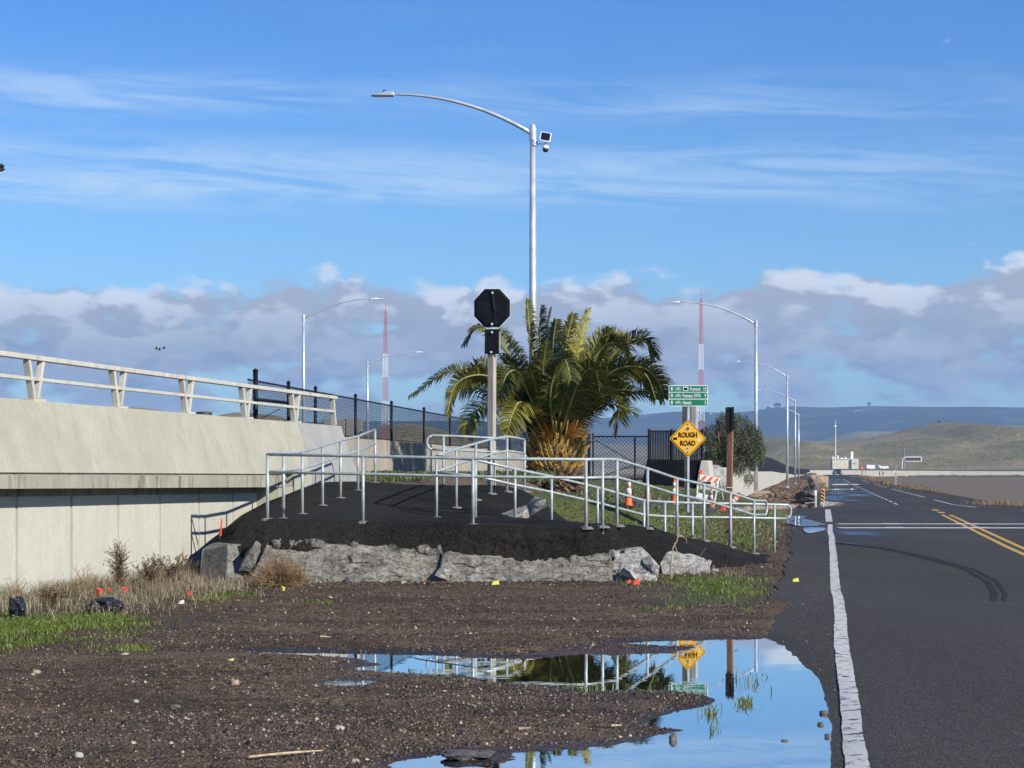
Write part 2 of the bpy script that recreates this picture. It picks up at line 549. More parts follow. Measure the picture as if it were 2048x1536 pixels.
# ground (gravelly brown dirt with mossy, wet and rubbly zones)
def ground_mat():
    m, t, b = new_mat('gravel_dirt')
    v = coords(t)
    def at(nm):
        a = t.new('ShaderNodeAttribute', attribute_name=nm)
        return a.outputs['Fac']
    green, wet, dark, pale = at('green'), at('wet'), at('dark'), at('pale')
    n1 = t.noise(v, 0.9, 8, 0.65)
    n2 = t.noise(v, 14, 6, 0.7)
    c = t.mix(t.ss(n1, 0.35, 0.65), (0.115, 0.073, 0.038), (0.19, 0.126, 0.070))
    c = t.mix(t.ss(n2, 0.42, 0.62, 0, 0.9), c, (0.026, 0.016, 0.010))
    red = t.ss(t.noise(v, 1.7, 4, 0.5), 0.55, 0.72, 0, 0.45)
    c = t.mix(red, c, (0.13, 0.065, 0.035))
    rut = t.noise(t.scalevec(v, (0.28, 1.1, 1)), 1.1, 7, 0.62)
    c = t.mix(t.ss(rut, 0.46, 0.62, 0, 0.65), c, (0.040, 0.026, 0.017))
    c = t.mix(t.ss(t.noise(t.scalevec(v, (0.3, 0.9, 1)), 0.9, 6, 0.6), 0.52, 0.66, 0, 0.5), c, (0.18, 0.125, 0.083))
    # small pale and dark grains
    vcol = t.new('ShaderNodeTexVoronoi', feature='F1')
    t.l.new(v, vcol.inputs['Vector']); vcol.inputs['Scale'].default_value = 42
    sepc = t.new('ShaderNodeSeparateColor'); t.l.new(vcol.outputs['Color'], sepc.inputs[0])
    grain = t.m('MULTIPLY', t.m('GREATER_THAN', sepc.outputs[0], 0.80), t.m('LESS_THAN', vcol.outputs['Distance'], 0.42))
    gcol = t.mix(sepc.outputs[1], (0.14, 0.11, 0.085), (0.30, 0.24, 0.18))
    c = t.mix(t.m('MULTIPLY', grain, 0.8), c, gcol)
    gn = t.ss(t.m('ADD', green, t.m('MULTIPLY', t.m('SUBTRACT', t.noise(v, 3.5, 6, 0.7), 0.5), 1.1)), 0.35, 0.75)
    gc = t.mix(t.ss(n2, 0.4, 0.65), (0.070, 0.090, 0.022), (0.14, 0.15, 0.05))
    gc = t.mix(t.ss(t.noise(v, 30, 3, 0.6), 0.60, 0.70, 0, 0.6), gc, (0.30, 0.24, 0.15))
    c = t.mix(gn, c, gc)
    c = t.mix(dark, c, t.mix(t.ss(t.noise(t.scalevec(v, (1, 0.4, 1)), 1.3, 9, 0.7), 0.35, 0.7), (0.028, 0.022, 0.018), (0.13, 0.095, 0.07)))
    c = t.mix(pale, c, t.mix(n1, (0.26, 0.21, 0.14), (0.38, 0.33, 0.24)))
    wetm = t.m('MULTIPLY', wet, 0.75)
    c = t.mix(wetm, c, t.mix(1.0, c, (0.42, 0.42, 0.42), 'MULTIPLY'))
    t.l.new(c, b.inputs['Base Color'])
    t.l.new(t.lin(wet, 0, 1, 0.92, 0.45), b.inputs['Roughness'])
    b.inputs['Specular IOR Level'].default_value = 0.25
    h = t.m('ADD', t.m('MULTIPLY', t.m('SUBTRACT', 1.0, vcol.outputs['Distance']), 0.6), n2)
    bump(t, b, h, 1.0, 0.035)
    return m


M['ground'] = ground_mat()


def asphalt_mat(name, c1, c2, wetness=True, grain=0.5, rough=0.82, bstr=0.5, bdist=0.008):
    m, t, b = new_mat(name)
    v = coords(t)
    n1 = t.noise(t.scalevec(v, (1.0, 0.25, 1)), 0.35, 6, 0.6)
    c = t.mix(t.ss(n1, 0.35, 0.65), c1, c2)
    vc = t.new('ShaderNodeTexVoronoi', feature='F1')
    t.l.new(v, vc.inputs['Vector']); vc.inputs['Scale'].default_value = 95
    sc_ = t.new('ShaderNodeSeparateColor'); t.l.new(vc.outputs['Color'], sc_.inputs[0])
    g = t.m('MULTIPLY', t.m('GREATER_THAN', sc_.outputs[0], 0.72), grain)
    c = t.mix(g, c, t.mix(sc_.outputs[1], tuple(x * 1.5 for x in c2), (0.20, 0.19, 0.18)))
    t.l.new(c, b.inputs['Base Color'])
    b.inputs['Specular IOR Level'].default_value = 0.3 if wetness else 0.1
    r = t.lin(n1, 0.3, 0.7, rough, rough - 0.12)
    if wetness:
        a = t.new('ShaderNodeAttribute', attribute_name='wet').outputs['Fac']
        wn = t.noise(t.scalevec(v, (0.5, 0.10, 1)), 0.8, 6, 0.65)
        wm = t.m('MULTIPLY', a, t.ss(wn, 0.42, 0.60), clamp=True)
        rr = t.new('ShaderNodeMix', data_type='FLOAT')
        t.l.new(wm, rr.inputs[0]); t.l.new(r, rr.inputs[2]); rr.inputs[3].default_value = 0.16
        r = rr.outputs[0]
        c2_ = t.mix(wm, c, t.mix(1.0, c, (0.5, 0.5, 0.5), 'MULTIPLY'))
        t.l.new(c2_, b.inputs['Base Color'])
    t.l.new(r, b.inputs['Roughness'])
    if not wetness:
        c = t.mix(t.ss(t.noise(v, 22, 5, 0.7), 0.52, 0.70, 0, 0.6), c, tuple(x * 1.9 for x in c2))
        c = t.mix(t.ss(t.noise(v, 1.1, 5, 0.6), 0.5, 0.7, 0, 0.35), c, (0.075, 0.066, 0.056))
        t.l.new(c, b.inputs['Base Color'])
    bump(t, b, t.m('ADD', vc.outputs['Distance'], t.noise(v, 24, 4, 0.6)), bstr, bdist)
    return m


M['road'] = asphalt_mat('road_asphalt', (0.034, 0.028, 0.017), (0.050, 0.0415, 0.027))
M['ramp'] = asphalt_mat('ramp_asphalt', (0.013, 0.012, 0.0095), (0.030, 0.0275, 0.023), False, 0.30, 0.9, 1.0, 0.03)


def paint_mat(name, col, wear_lo, wear_hi, under=(0.06, 0.06, 0.06), sc=5.0):
    m, t, b = new_mat(name)
    v = coords(t)
    n = t.noise(v, sc, 8, 0.7)
    w = t.ss(n, wear_lo, wear_hi)
    dirt = t.mix(t.ss(t.noise(v, 26, 4, 0.7), 0.35, 0.7, 0, 0.45), col, tuple(x * 0.55 for x in col))
    t.l.new(t.mix(w, dirt, under), b.inputs['Base Color'])
    b.inputs['Roughness'].default_value = 0.8
    bump(t, b, n, 0.3, 0.004)
    return m


M['wline'] = paint_mat('worn_white_line', (0.60, 0.58, 0.53), 0.545, 0.60, sc=9.0)
M['wline2'] = paint_mat('thin_white_line', (0.58, 0.57, 0.54), 0.56, 0.66)
M['yline'] = paint_mat('yellow_line', (0.58, 0.35, 0.07), 0.58, 0.68)
M['patch'] = asphalt_mat('dark_tyre_marked_asphalt', (0.022, 0.022, 0.023), (0.03, 0.03, 0.03), False, 0.3)


def water_mat(name, col, rough, bs, bsc, ior=1.4, stretch=(1, 1, 1), bd=0.02):
    m, t, b = new_mat(name)
    v = t.scalevec(coords(t), stretch)
    b.inputs['Base Color'].default_value = (*col, 1)
    b.inputs['Roughness'].default_value = rough
    b.inputs['IOR'].default_value = ior
    b.inputs['Specular IOR Level'].default_value = 0.5
    if bs > 0:
        bump(t, b, t.noise(v, bsc, 4, 0.5), bs, bd)
    return m


M['puddle'] = water_mat('puddle_water', (0.030, 0.027, 0.024), 0.0, 0.035, 3.5, 3.2, bd=0.01)
_pt = NT(M['puddle'].node_tree)
_gl = _pt.new('ShaderNodeBsdfGlossy'); _gl.inputs['Roughness'].default_value = 0.0; _gl.inputs['Color'].default_value = (0.93, 0.95, 0.96, 1)
_fr = _pt.new('ShaderNodeFresnel'); _fr.inputs['IOR'].default_value = 2.2
_mx = _pt.new('ShaderNodeMixShader')
_b = M['puddle'].node_tree.nodes['Principled BSDF']
_nl = _b.inputs['Normal'].links[0].from_socket
_pt.l.new(_nl, _gl.inputs['Normal'])
_pt.l.new(_pt.m('ADD', _fr.outputs[0], 0.18, clamp=True), _mx.inputs[0])
_pt.l.new(_b.outputs[0], _mx.inputs[1]); _pt.l.new(_gl.outputs[0], _mx.inputs[2])
_pt.l.new(_mx.outputs[0], M['puddle'].node_tree.nodes['Material Output'].inputs[0])
M['bay'] = water_mat('bay_water', (0.19, 0.148, 0.092), 0.55, 0.35, 0.9, 1.12, (0.3, 1, 1), 0.15)


def hill_mat(name, cols, scale, dots=0.0):
    m, t, b = new_mat(name)
    v = coords(t)
    n1 = t.noise(v, scale, 8, 0.6)
    n2 = t.noise(v, scale * 4, 6, 0.65)
    c = t.mix(t.ss(n1, 0.38, 0.62), cols[0], cols[1])
    c = t.mix(t.ss(n2, 0.5, 0.72, 0, 0.7), c, cols[2])
    n3 = t.noise(t.scalevec(v, (1, 0.5, 1.6)), scale * 22, 8, 0.72)
    c = t.mix(t.ss(n3, 0.42, 0.66, 0, dots), c, tuple(x * 0.45 for x in cols[2]))
    t.l.new(c, b.inputs['Base Color'])
    b.inputs['Roughness'].default_value = 0.95
    b.inputs['Specular IOR Level'].default_value = 0.1
    bump(t, b, t.m('ADD', n3, t.m('MULTIPLY', n2, 2.0)), 0.6, 0.05 / scale)
    return m


M['hill'] = hill_mat('grassy_hill', ((0.23, 0.19, 0.065), (0.38, 0.28, 0.135), (0.14, 0.135, 0.045)), 0.009, 0.6)
M['hillfar'] = hill_mat('far_wooded_ridge', ((0.022, 0.034, 0.026), (0.050, 0.060, 0.042), (0.19, 0.17, 0.12)), 0.0011, 0.3)


def leaf_mat(name, c1, c2, c3, attr=True):
    m, t, b = new_mat(name)
    a = t.new('ShaderNodeAttribute', attribute_name='shade').outputs['Fac']
    c = t.mix(t.ss(a, 0.0, 0.6), c1, c2)
    c = t.mix(t.ss(a, 0.6, 1.0), c, c3)
    t.l.new(c, b.inputs['Base Color'])
    b.inputs['Roughness'].default_value = 0.5
    tr = t.new('ShaderNodeBsdfTranslucent')
    t.l.new(c, tr.inputs[0])
    mx = t.new('ShaderNodeMixShader'); mx.inputs[0].default_value = 0.22
    out = m.node_tree.nodes['Material Output']
    t.l.new(b.outputs[0], mx.inputs[1]); t.l.new(tr.outputs[0], mx.inputs[2])
    t.l.new(mx.outputs[0], out.inputs[0])
    return m


M['palm'] = leaf_mat('palm_leaflets', (0.022, 0.034, 0.008), (0.105, 0.115, 0.018), (0.40, 0.35, 0.06))
M['rachis'] = mat2('palm_midrib', (0.20, 0.20, 0.06), (0.34, 0.30, 0.10), 4, 0.5, 0, 0)
M['boot'] = mat2('palm_boots', (0.24, 0.13, 0.03), (0.60, 0.40, 0.09), 5, 0.8, 0, 0.3, 40, 0.01)
M['bootdark'] = mat2('old_palm_boots', (0.07, 0.045, 0.03), (0.20, 0.13, 0.08), 5, 0.9, 0, 0.3, 40, 0.01)
M['fruit'] = mat2('orange_fruit_stalks', (0.50, 0.21, 0.03), (0.66, 0.34, 0.08), 9, 0.6, 0, 0)
M['leaf'] = leaf_mat('willow_leaves', (0.045, 0.055, 0.022), (0.11, 0.12, 0.055), (0.20, 0.20, 0.10))
M['grass'] = leaf_mat('grass_blades', (0.075, 0.115, 0.014), (0.15, 0.20, 0.028), (0.30, 0.30, 0.09))
M['lawn'] = leaf_mat('lawn_blades', (0.050, 0.080, 0.016), (0.13, 0.165, 0.035), (0.26, 0.24, 0.09))
M['straw'] = leaf_mat('straw_blades', (0.13, 0.10, 0.06), (0.33, 0.265, 0.17), (0.52, 0.44, 0.31))
M['pebble'] = leaf_mat('pebble_colours', (0.028, 0.019, 0.013), (0.17, 0.122, 0.083), (0.58, 0.49, 0.38))

# ------------------------------------------------------------------ terrain
RY = [-100, 66, 76, 84, 96, 118, 186, 275, 405, 560, 640, 30000]
RZ = [0, 0, -0.015, -0.10, -0.37, -0.60, -0.73, -0.88, -0.93, -0.62, -0.6, -0.6]


def Rz(y):
    return np.interp(y, RY, RZ)


def Lx(y):          # white edge line on the left of the road
    return 0.2 + 0.1555 * np.asarray(y, dtype=float)


def shoulder(y):    # asphalt left of the line
    y = np.asarray(y, dtype=float)
    return np.interp(y, [0, 18, 24, 37, 60, 80, 110], [1.5, 1.05, 0.85, 0.8, 1.3, 1.3, 0.3])


def Tbase(x, y):
    x = np.asarray(x, dtype=float); y = np.asarray(y, dtype=float)
    xr = Lx(y) - 1.3
    d = xr - x
    dd = np.clip(d, 0, 60)
    far_ = sstep(62, 95, y)
    emb = 1.45 * np.tanh(dd * 0.155 / 1.45) * far_ + (0.75 * np.tanh(dd * 0.40 / 0.75) + 0.06 * np.clip(dd, 0, 8)) * (1 - far_)
    emb = emb * sstep(37.6, 40.0, y)
    emb = emb * (1 - 0.55 * sstep(300, 560, y)) * (1 - sstep(560, 640, y))
    z = Rz(y) + emb
    # right bank down into the bay
    e = x - (Lx(y) + 9.4)
    bank = -2.6 * sstep(1.0, 9, e) * sstep(40, 75, y) * (1 - sstep(612, 624, y))
    return z + bank


def hit(px, py):
    """distance at which the ray through a photo pixel meets the ground"""
    Y = 9.0
    while Y < 900:
        x = (px - 1024) * Y / F
        if EYE - (py - HZ) * Y / F <= float(Tbase(x, Y)):
            return Y
        Y += 0.05
    return Y


def ground_at(px, py):
    Y = hit(px, py)
    x = (px - 1024) * Y / F
    return Vector((x, Y, float(Tbase(x, Y))))


# puddle outlines in photo pixels
PUD = [
    [(762, 1526), (831, 1506), (922, 1498), (1020, 1497), (1115, 1490), (1217, 1482), (1287, 1471), (1352, 1457), (1300, 1449),
     (1282, 1445), (1320, 1425), (1379, 1412), (1459, 1401), (1438, 1394), (1341, 1380), (1260, 1379), (1164, 1385),
     (1110, 1378), (1073, 1369), (976, 1363), (901, 1350), (825, 1347), (760, 1343), (707, 1339), (680, 1331), (720, 1326),
     (700, 1316), (600, 1309), (520, 1303), (515, 1299), (600, 1301), (820, 1304), (930, 1309), (1040, 1311), (1137, 1305), (1217, 1284),
     (1325, 1277), (1440, 1273), (1545, 1275), (1575, 1295), (1610, 1320), (1647, 1358), (1664, 1412), (1672, 1480), (1676, 1560),
     (1690, 1900), (640, 1900), (700, 1600)],
    [(645, 1360), (690, 1355), (742, 1357), (742, 1365), (700, 1370), (655, 1366)],
]
ISL = [[(1140, 1294), (1250, 1289), (1390, 1292), (1330, 1300), (1230, 1303), (1150, 1302)],
       [(1462, 1297), (1495, 1293), (1545, 1297), (1530, 1305), (1490, 1309)],
       [(905, 1512), (960, 1503), (1000, 1506), (975, 1518), (920, 1524)]]


def topoly(pp):
    out = []
    for px, py in pp:
        Y = EYE * F / (py - HZ)
        out.append(((px - 1024) * Y / F, Y))
    return np.array(out)


PUDG = [topoly(p) for p in PUD]
ISLG = [topoly(p) for p in ISL]


def sdist(poly, x, y):
    """signed distance, positive inside"""
    d2 = np.full(x.shape, 1e9)
    inside = np.zeros(x.shape, dtype=bool)
    n = len(poly)
    for i in range(n):
        x1, y1 = poly[i]; x2, y2 = poly[(i + 1) % n]
        dx, dy = x2 - x1, y2 - y1
        t = np.clip(((x - x1) * dx + (y - y1) * dy) / (dx * dx + dy * dy + 1e-12), 0, 1)
        d2 = np.minimum(d2, (x - x1 - t * dx) ** 2 + (y - y1 - t * dy) ** 2)
        c = ((y1 > y) != (y2 > y)) & (x < (x2 - x1) * (y - y1) / (y2 - y1 + 1e-12) + x1)
        inside ^= c
    d = np.sqrt(d2)
    return np.where(inside, d, -d)


def pud_depth(x, y):
    s = np.full(x.shape, -5.0)
    m = (y < 24)
    if m.any():
        xs, ys = x[m], y[m]
        v = np.maximum(sdist(PUDG[0], xs, ys), sdist(PUDG[1], xs, ys))
        for p in ISLG:
            v = np.minimum(v, -sdist(p, xs, ys))
        s[m] = v
    return s


WATER_Z = -0.012
rows = list(np.arange(-40, 8, 2.0))
yy = 8.0
while yy < 33:
    rows.append(yy); yy += 0.03 + (yy - 8) * 0.0032
while yy < 20000:
    rows.append(yy); yy += 0.11 + (yy - 33) * 0.017
rows = np.array(rows)
ks = np.concatenate([-np.geomspace(4, 0.36, 26), np.linspace(-0.35, 0.35, 330), np.geomspace(0.36, 4, 26)])
Yg, Kg = np.meshgrid(rows, ks, indexing='ij')
Xg = Kg * (np.abs(Yg) + 7)
Zg = Tbase(Xg, Yg)
pdp = pud_depth(Xg, Yg)
near = 1 - sstep(60, 140, Yg)
offroad = sstep(-0.1, 0.5, Lx(Yg) - shoulder(Yg) - Xg)
nz = fbm(Xg * 1.1, Yg * 1.1, 4, 3) * 0.018 + fbm(Xg * 6, Yg * 6, 4, 11, 0.75) * 0.026
nz = nz * near
bigb = fbm(Xg * 0.35, Yg * 0.35, 4, 5) * 0.20 * sstep(84, 105, Yg) * (1 - sstep(500, 600, Yg))
pn = pdp + fbm(Xg * 2.2, Yg * 2.2, 4, 21) * 0.16
pd_h = np.clip(pn * 0.10, -0.035, 0.022)     # + inside
rough_out = nz * sstep(-0.0, -0.5, pdp) + nz * 0.45 * (1 - sstep(-0.0, -0.5, pdp))
Zg = Zg + np.where(Yg < 24, -pd_h - 0.006 + rough_out * offroad * 0.9, nz * offroad) + bigb * offroad
# keep everything beneath the road sheet
rl_ = Lx(Yg) - shoulder(Yg) + 0.10 * fbm(Yg * 1.3, Yg * 0 + 3.3, 3, 61) + 0.12 * fbm(Yg * 0.25, Yg * 0 + 1.3, 2, 62)
inr = (1 - sstep(8.4, 8.9, Xg - Lx(Yg)))
Zg = Zg - 0.09 * sstep(0.15, 0.55, Xg - rl_) * inr - 0.006 * sstep(-0.15, 0.05, Xg - rl_) * inr
# under bridge/ramp it stays flat; masks
wl = -10.9 + 0.198 * Yg
green = np.zeros_like(Xg)
lx = Lx(Yg) - 0.9 - Xg
green += sstep(36, 39, Yg) * (1 - sstep(66, 78, Yg)) * sstep(0.1, 1.0, lx) * (1 - sstep(7.0, 9.5, lx)) * 1.0
green += 0.75 * (1 - sstep(0.0, 1.3, np.abs(lx - 0.8))) * sstep(21, 24, Yg) * (1 - sstep(28, 31, Yg))
dl = Xg - wl
green += 0.9 * (1 - sstep(0.5, 1.9, dl)) * (Yg < 33) * sstep(15, 17, Yg)
green += 0.25 * sstep(0.1, 0.4, fbm(Xg * 0.8, Yg * 0.8, 4, 31)) * (Yg < 36)
wet = sstep(-0.35, 0.02, pn) * (Yg < 24)
wet = np.maximum(wet, 0.5 * sstep(0.0, 0.5, fbm(Xg * 0.5, Yg * 0.5, 3, 41)) * (Yg < 30))
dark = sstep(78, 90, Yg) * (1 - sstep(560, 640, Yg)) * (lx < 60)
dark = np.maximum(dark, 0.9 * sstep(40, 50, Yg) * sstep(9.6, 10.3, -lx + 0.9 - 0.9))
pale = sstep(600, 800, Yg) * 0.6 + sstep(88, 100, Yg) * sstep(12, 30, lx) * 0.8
nr, nc = Xg.shape
idx = np.arange(nr * nc).reshape(nr, nc)
Fg = np.stack([idx[:-1, :-1], idx[:-1, 1:], idx[1:, 1:], idx[1:, :-1]], -1).reshape(-1, 4)
Vg = np.stack([Xg, Yg, Zg], -1).reshape(-1, 3)
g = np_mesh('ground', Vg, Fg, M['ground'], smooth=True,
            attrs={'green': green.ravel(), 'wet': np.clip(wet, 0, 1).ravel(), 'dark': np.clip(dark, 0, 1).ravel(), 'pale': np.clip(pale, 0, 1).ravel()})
tag(g, kind='structure')


def ground_z(x, y):
    x = np.atleast_1d(np.asarray(x, float)); y = np.atleast_1d(np.asarray(y, float))
    z = Tbase(x, y)
    p = pud_depth(x, y)
    pn_ = p + fbm(x * 2.2, y * 2.2, 4, 21) * 0.16
    h = np.clip(pn_ * 0.10, -0.035, 0.022)
    n_ = fbm(x * 1.1, y * 1.1, 4, 3) * 0.018 + fbm(x * 6, y * 6, 4, 11, 0.7) * 0.020
    ro = n_ * sstep(-0.0, -0.5, p) + n_ * 0.45 * (1 - sstep(-0.0, -0.5, p))
    off = sstep(-0.1, 0.5, Lx(y) - shoulder(y) - x)
    return z + np.where(y < 24, -h - 0.006 + ro * off * 0.9, n_ * off)


# ------------------------------------------------------------------ road
def sheet(name, rowsY, xl, xr, nx, zoff, mat, attrs=None, cross=None, kind='structure'):
    t = np.linspace(0, 1, nx)
    Y, T = np.meshgrid(rowsY, t, indexing='ij')
    X = xl(Y) * (1 - T) + xr(Y) * T
    Z = roadz(X, Y) + zoff
    n_r, n_c = X.shape
    ix = np.arange(n_r * n_c).reshape(n_r, n_c)
    Fq = np.stack([ix[:-1, :-1], ix[:-1, 1:], ix[1:, 1:], ix[1:, :-1]], -1).reshape(-1, 4)
    V = np.stack([X, Y, Z], -1).reshape(-1, 3)
    at = {k: f(X, Y).ravel() for k, f in attrs.items()} if attrs else None
    o = np_mesh(name, V, Fq, mat, smooth=True, attrs=at)
    if kind: o['kind'] = kind
    return o


def roadz(X, Y):
    d = Lx(Y) - X
    sh_ = np.interp(Y, [8, 10, 13.4, 15.1, 16.6, 17.8, 18.8, 19.6, 21], [0.12, 0.13, 0.15, 0.20, 0.35, 0.5, 0.67, 1.1, 1.6]) + 0.035 * fbm(Y * 2.0, X * 2.0 + 4, 4, 66)
    q = d - sh_
    near_ = 1 - sstep(20, 22, Y)
    return Rz(Y) + 0.012 - near_ * (0.030 * sstep(-0.20, 0.10, q) + 0.03 * np.clip(q, 0, 2)) - 0.012 * sstep(0.6, 1.2, d)


rr = [-40, -20, 0, 5]
y_ = 8.0
while y_ < 640:
    rr.append(y_); y_ += 0.12 + max(0, y_ - 10) * 0.006
rr = np.array(rr)


def road_left(Y):
    return Lx(Y) - shoulder(Y) + 0.10 * fbm(Y * 1.3, Y * 0 + 3.3, 3, 61) + 0.12 * fbm(Y * 0.25, Y * 0 + 1.3, 2, 62)


def road_right(Y):
    return Lx(Y) + 9.0 + 0.2 * fbm(Y * 0.4, Y * 0 + 5.3, 4, 63)


def road_wet(X, Y):
    c = Lx(Y)
    w = 0.95 * sstep(112, 125, Y) * (1 - sstep(400, 500, Y)) * (1 - sstep(3.2, 5.5, X - c))
    w = np.maximum(w, 0.9 * sstep(38, 42, Y) * (1 - sstep(48, 53, Y)) * (1 - sstep(0.6, 2.0, np.abs(X - c))))
    w = np.maximum(w, 0.25 * sstep(58, 64, Y) * (1 - sstep(76, 80, Y)))
    return w


sheet('road', rr, road_left, road_right, 60, 0.0, M['road'], {'wet': road_wet})


def ribbon(name, Y0, Y1, xc, w, zoff, mat, step=0.08, rag=0.012, kind='structure', grow=0.004):
    ys = [Y0]
    while ys[-1] < Y1:
        ys.append(ys[-1] + step + max(0, ys[-1] - 10) * grow)
    ys = np.array(ys)
    return sheet(name, ys,
                 lambda Y: xc(Y) - w / 2 + rag * fbm(Y * 2.2, Y * 0 + 2.2, 5, 71, 0.65),
                 lambda Y: xc(Y) + w / 2 + rag * fbm(Y * 2.2, Y * 0 + 8.2, 5, 72, 0.65),
                 3, zoff, mat, kind=kind)


waver = lambda Y: Lx(Y) + 0.025 * fbm(Y * 0.22, Y * 0 + 4, 3, 81)
ribbon('road_edge_line', 2, 55.5, lambda Y: waver(Y) - 0.02, 0.13, 0.006, M['wline'], rag=0.014)
ribbon('road_edge_line', 58.5, 76, lambda Y: Lx(Y) - 0.02, 0.20, 0.006, M['wline'], 0.3, 0.015)
cen = lambda Y: Lx(Y) + np.interp(Y, [0, 40, 90, 400], [3.5, 3.6, 4.2, 4.1])
ribbon('yellow_centre_line', 4, 67, lambda Y: cen(Y) - 0.13, 0.12, 0.006, M['yline'])
ribbon('yellow_centre_line', 4, 67, lambda Y: cen(Y) + 0.13, 0.12, 0.006, M['yline'])
for a in np.arange(69.5, 76, 4.5):
    ribbon('centre_dash', a, a + 1.8, cen, 0.24, 0.006, M['yline'], 0.3)
for a in np.arange(118, 420, 9.0):
    ribbon('centre_dash', a, a + 5.0 * (1 if a < 250 else 1.6), lambda Y: cen(Y), 0.14, 0.007, M['wline2'], 1.0)
rl = lambda Y: Lx(Y) + 7.45
ribbon('right_edge_line', 4, 76, rl, 0.12, 0.006, M['wline2'])
for a in (100, 150, 185, 240, 330, 480):
    ribbon('right_edge_line', a, a + (38 if a < 200 else 60), rl, 0.14, 0.007, M['wline2'], 1.0)


def crossline(Y0, w):
    mb = MB()
    xs = np.linspace(float(Lx(Y0)) + 0.25, float(Lx(Y0)) + 9.0, 40)
    for i in range(39):
        a, b_ = xs[i], xs[i + 1]
        w0 = w * (1.35 if i in (6, 7, 15, 16, 17, 28) else 1.0)
        y0 = Y0 - 0.02 * a
        y1 = Y0 - 0.02 * b_
        z0 = [float(roadz(np.array(q), np.array(Y0))) + 0.008 for q in (a, b_)]
        mb.add([(a, y0, z0[0]), (b_, y1, z0[1]), (b_, y1 + w0, z0[1]), (a, y0 + w0, z0[0])], [(0, 1, 2, 3)])
    o = mb.build('crosswalk_line', M['wline2'])
    o['kind'] = 'structure'


crossline(52.2, 0.85)
crossline(55.9, 0.75)

# dark tyre scuff arc on the lane
mb = MB()
arc = [(1640, 1085), (1760, 1098), (1850, 1118), (1930, 1140), (1975, 1165), (1990, 1190), (1985, 1205)]
for off, wd in ((0, 0.045), (0.13, 0.03)):
    pts = []
    for i in range(len(arc) - 1):
        for q in range(8):
            s_ = q / 8.0
            px = arc[i][0] * (1 - s_) + arc[i + 1][0] * s_
            py = arc[i][1] * (1 - s_) + arc[i + 1][1] * s_
            Y = EYE * F / (py - HZ)
            pts.append(((px - 1024) * Y / F + off, Y))
    for i in range(len(pts) - 1):
        (x0, y0), (x1, y1) = pts[i], pts[i + 1]
        n_ = Vector((y1 - y0, x0 - x1)); n_.normalize()
        mb.add([(x0 - n_.x * wd, y0 - n_.y * wd, 0.0165), (x0 + n_.x * wd, y0 + n_.y * wd, 0.0165),
                (x1 + n_.x * wd, y1 + n_.y * wd, 0.0165), (x1 - n_.x * wd, y1 - n_.y * wd, 0.0165)], [(0, 1, 2, 3)])
o = mb.build('tyre_marks', M['patch']); o['kind'] = 'structure'


def flat_poly(name, pts, z, mat):
    if len(pts) > 4:
        n0 = len(pts); q = []
        for i in range(n0):
            a, b_ = np.array(pts[i]), np.array(pts[(i + 1) % n0])
            p_, c_ = np.array(pts[i - 1]), np.array(pts[(i + 2) % n0])
            for k in range(10):
                u = k / 10
                q.append(0.5 * ((2 * a) + (b_ - p_) * u + (2 * p_ - 5 * a + 4 * b_ - c_) * u * u + (3 * a - p_ - 3 * b_ + c_) * u ** 3))
        q = np.array(q)
        ctr = q.mean(0)
        rr0 = np.abs(q - ctr).max(0)
        nn = fbm(q[:, 0] * 9 / rr0[0] + 3, q[:, 1] * 9 / rr0[1], 3, 401)[:, None] * 0.10
        pts = [tuple(v_) for v_ in (q + (q - ctr) * nn)]
    me = bpy.data.meshes.new(name)
    me.from_pydata([(x, y, z) for x, y in pts], [], [tuple(range(len(pts)))])
    me.materials.append(mat)
    o_ = bpy.data.objects.new(name, me)
    COL.objects.link(o_)
    o_['kind'] = 'structure'
    return o_


flat_poly('puddle_water', [(-3.2, 6), (3.0, 6), (5.6, 23.5), (-4.6, 23.5)], WATER_Z, M['puddle'])
# puddle on the tarmac apron past the end of the handrails and a wet strip across the road
ap = topoly([(1520, 1036), (1560, 1033.5), (1612, 1034), (1606, 1038), (1625, 1043), (1648, 1050), (1640, 1053), (1600, 1054), (1572, 1048), (1548, 1041)])
zap = 0.03
flat_poly('apron_puddle', [(x, y) for x, y in ap], zap, M['puddle'])
ap = topoly([(1608, 1058), (1640, 1057), (1652, 1060), (1640, 1065), (1615, 1068)])
flat_poly('apron_puddle', [(x, y) for x, y in ap], zap, M['puddle'])


def road_puddle(pix, Yc):
    z = float(Rz(Yc)) + 0.022
    pts = []
    for px, py in pix:
        Y = (EYE - z) * F / (py - HZ)
        pts.append(((px - 1024) * Y / F, Y))
    flat_poly('road_puddle', pts, z, M['puddle'])


road_puddle([(1655, 968.6), (1690, 967.8), (1722, 968.2), (1735, 968.8), (1700, 970), (1670, 970.3)], 240)
road_puddle([(1655, 978), (1700, 977.5), (1716, 979), (1690, 980), (1660, 980.5)], 190)

bay = flat_poly('bay_water', [(16, 45), (9000, 45), (9000, 640), (60, 640)], -1.5, M['bay'])
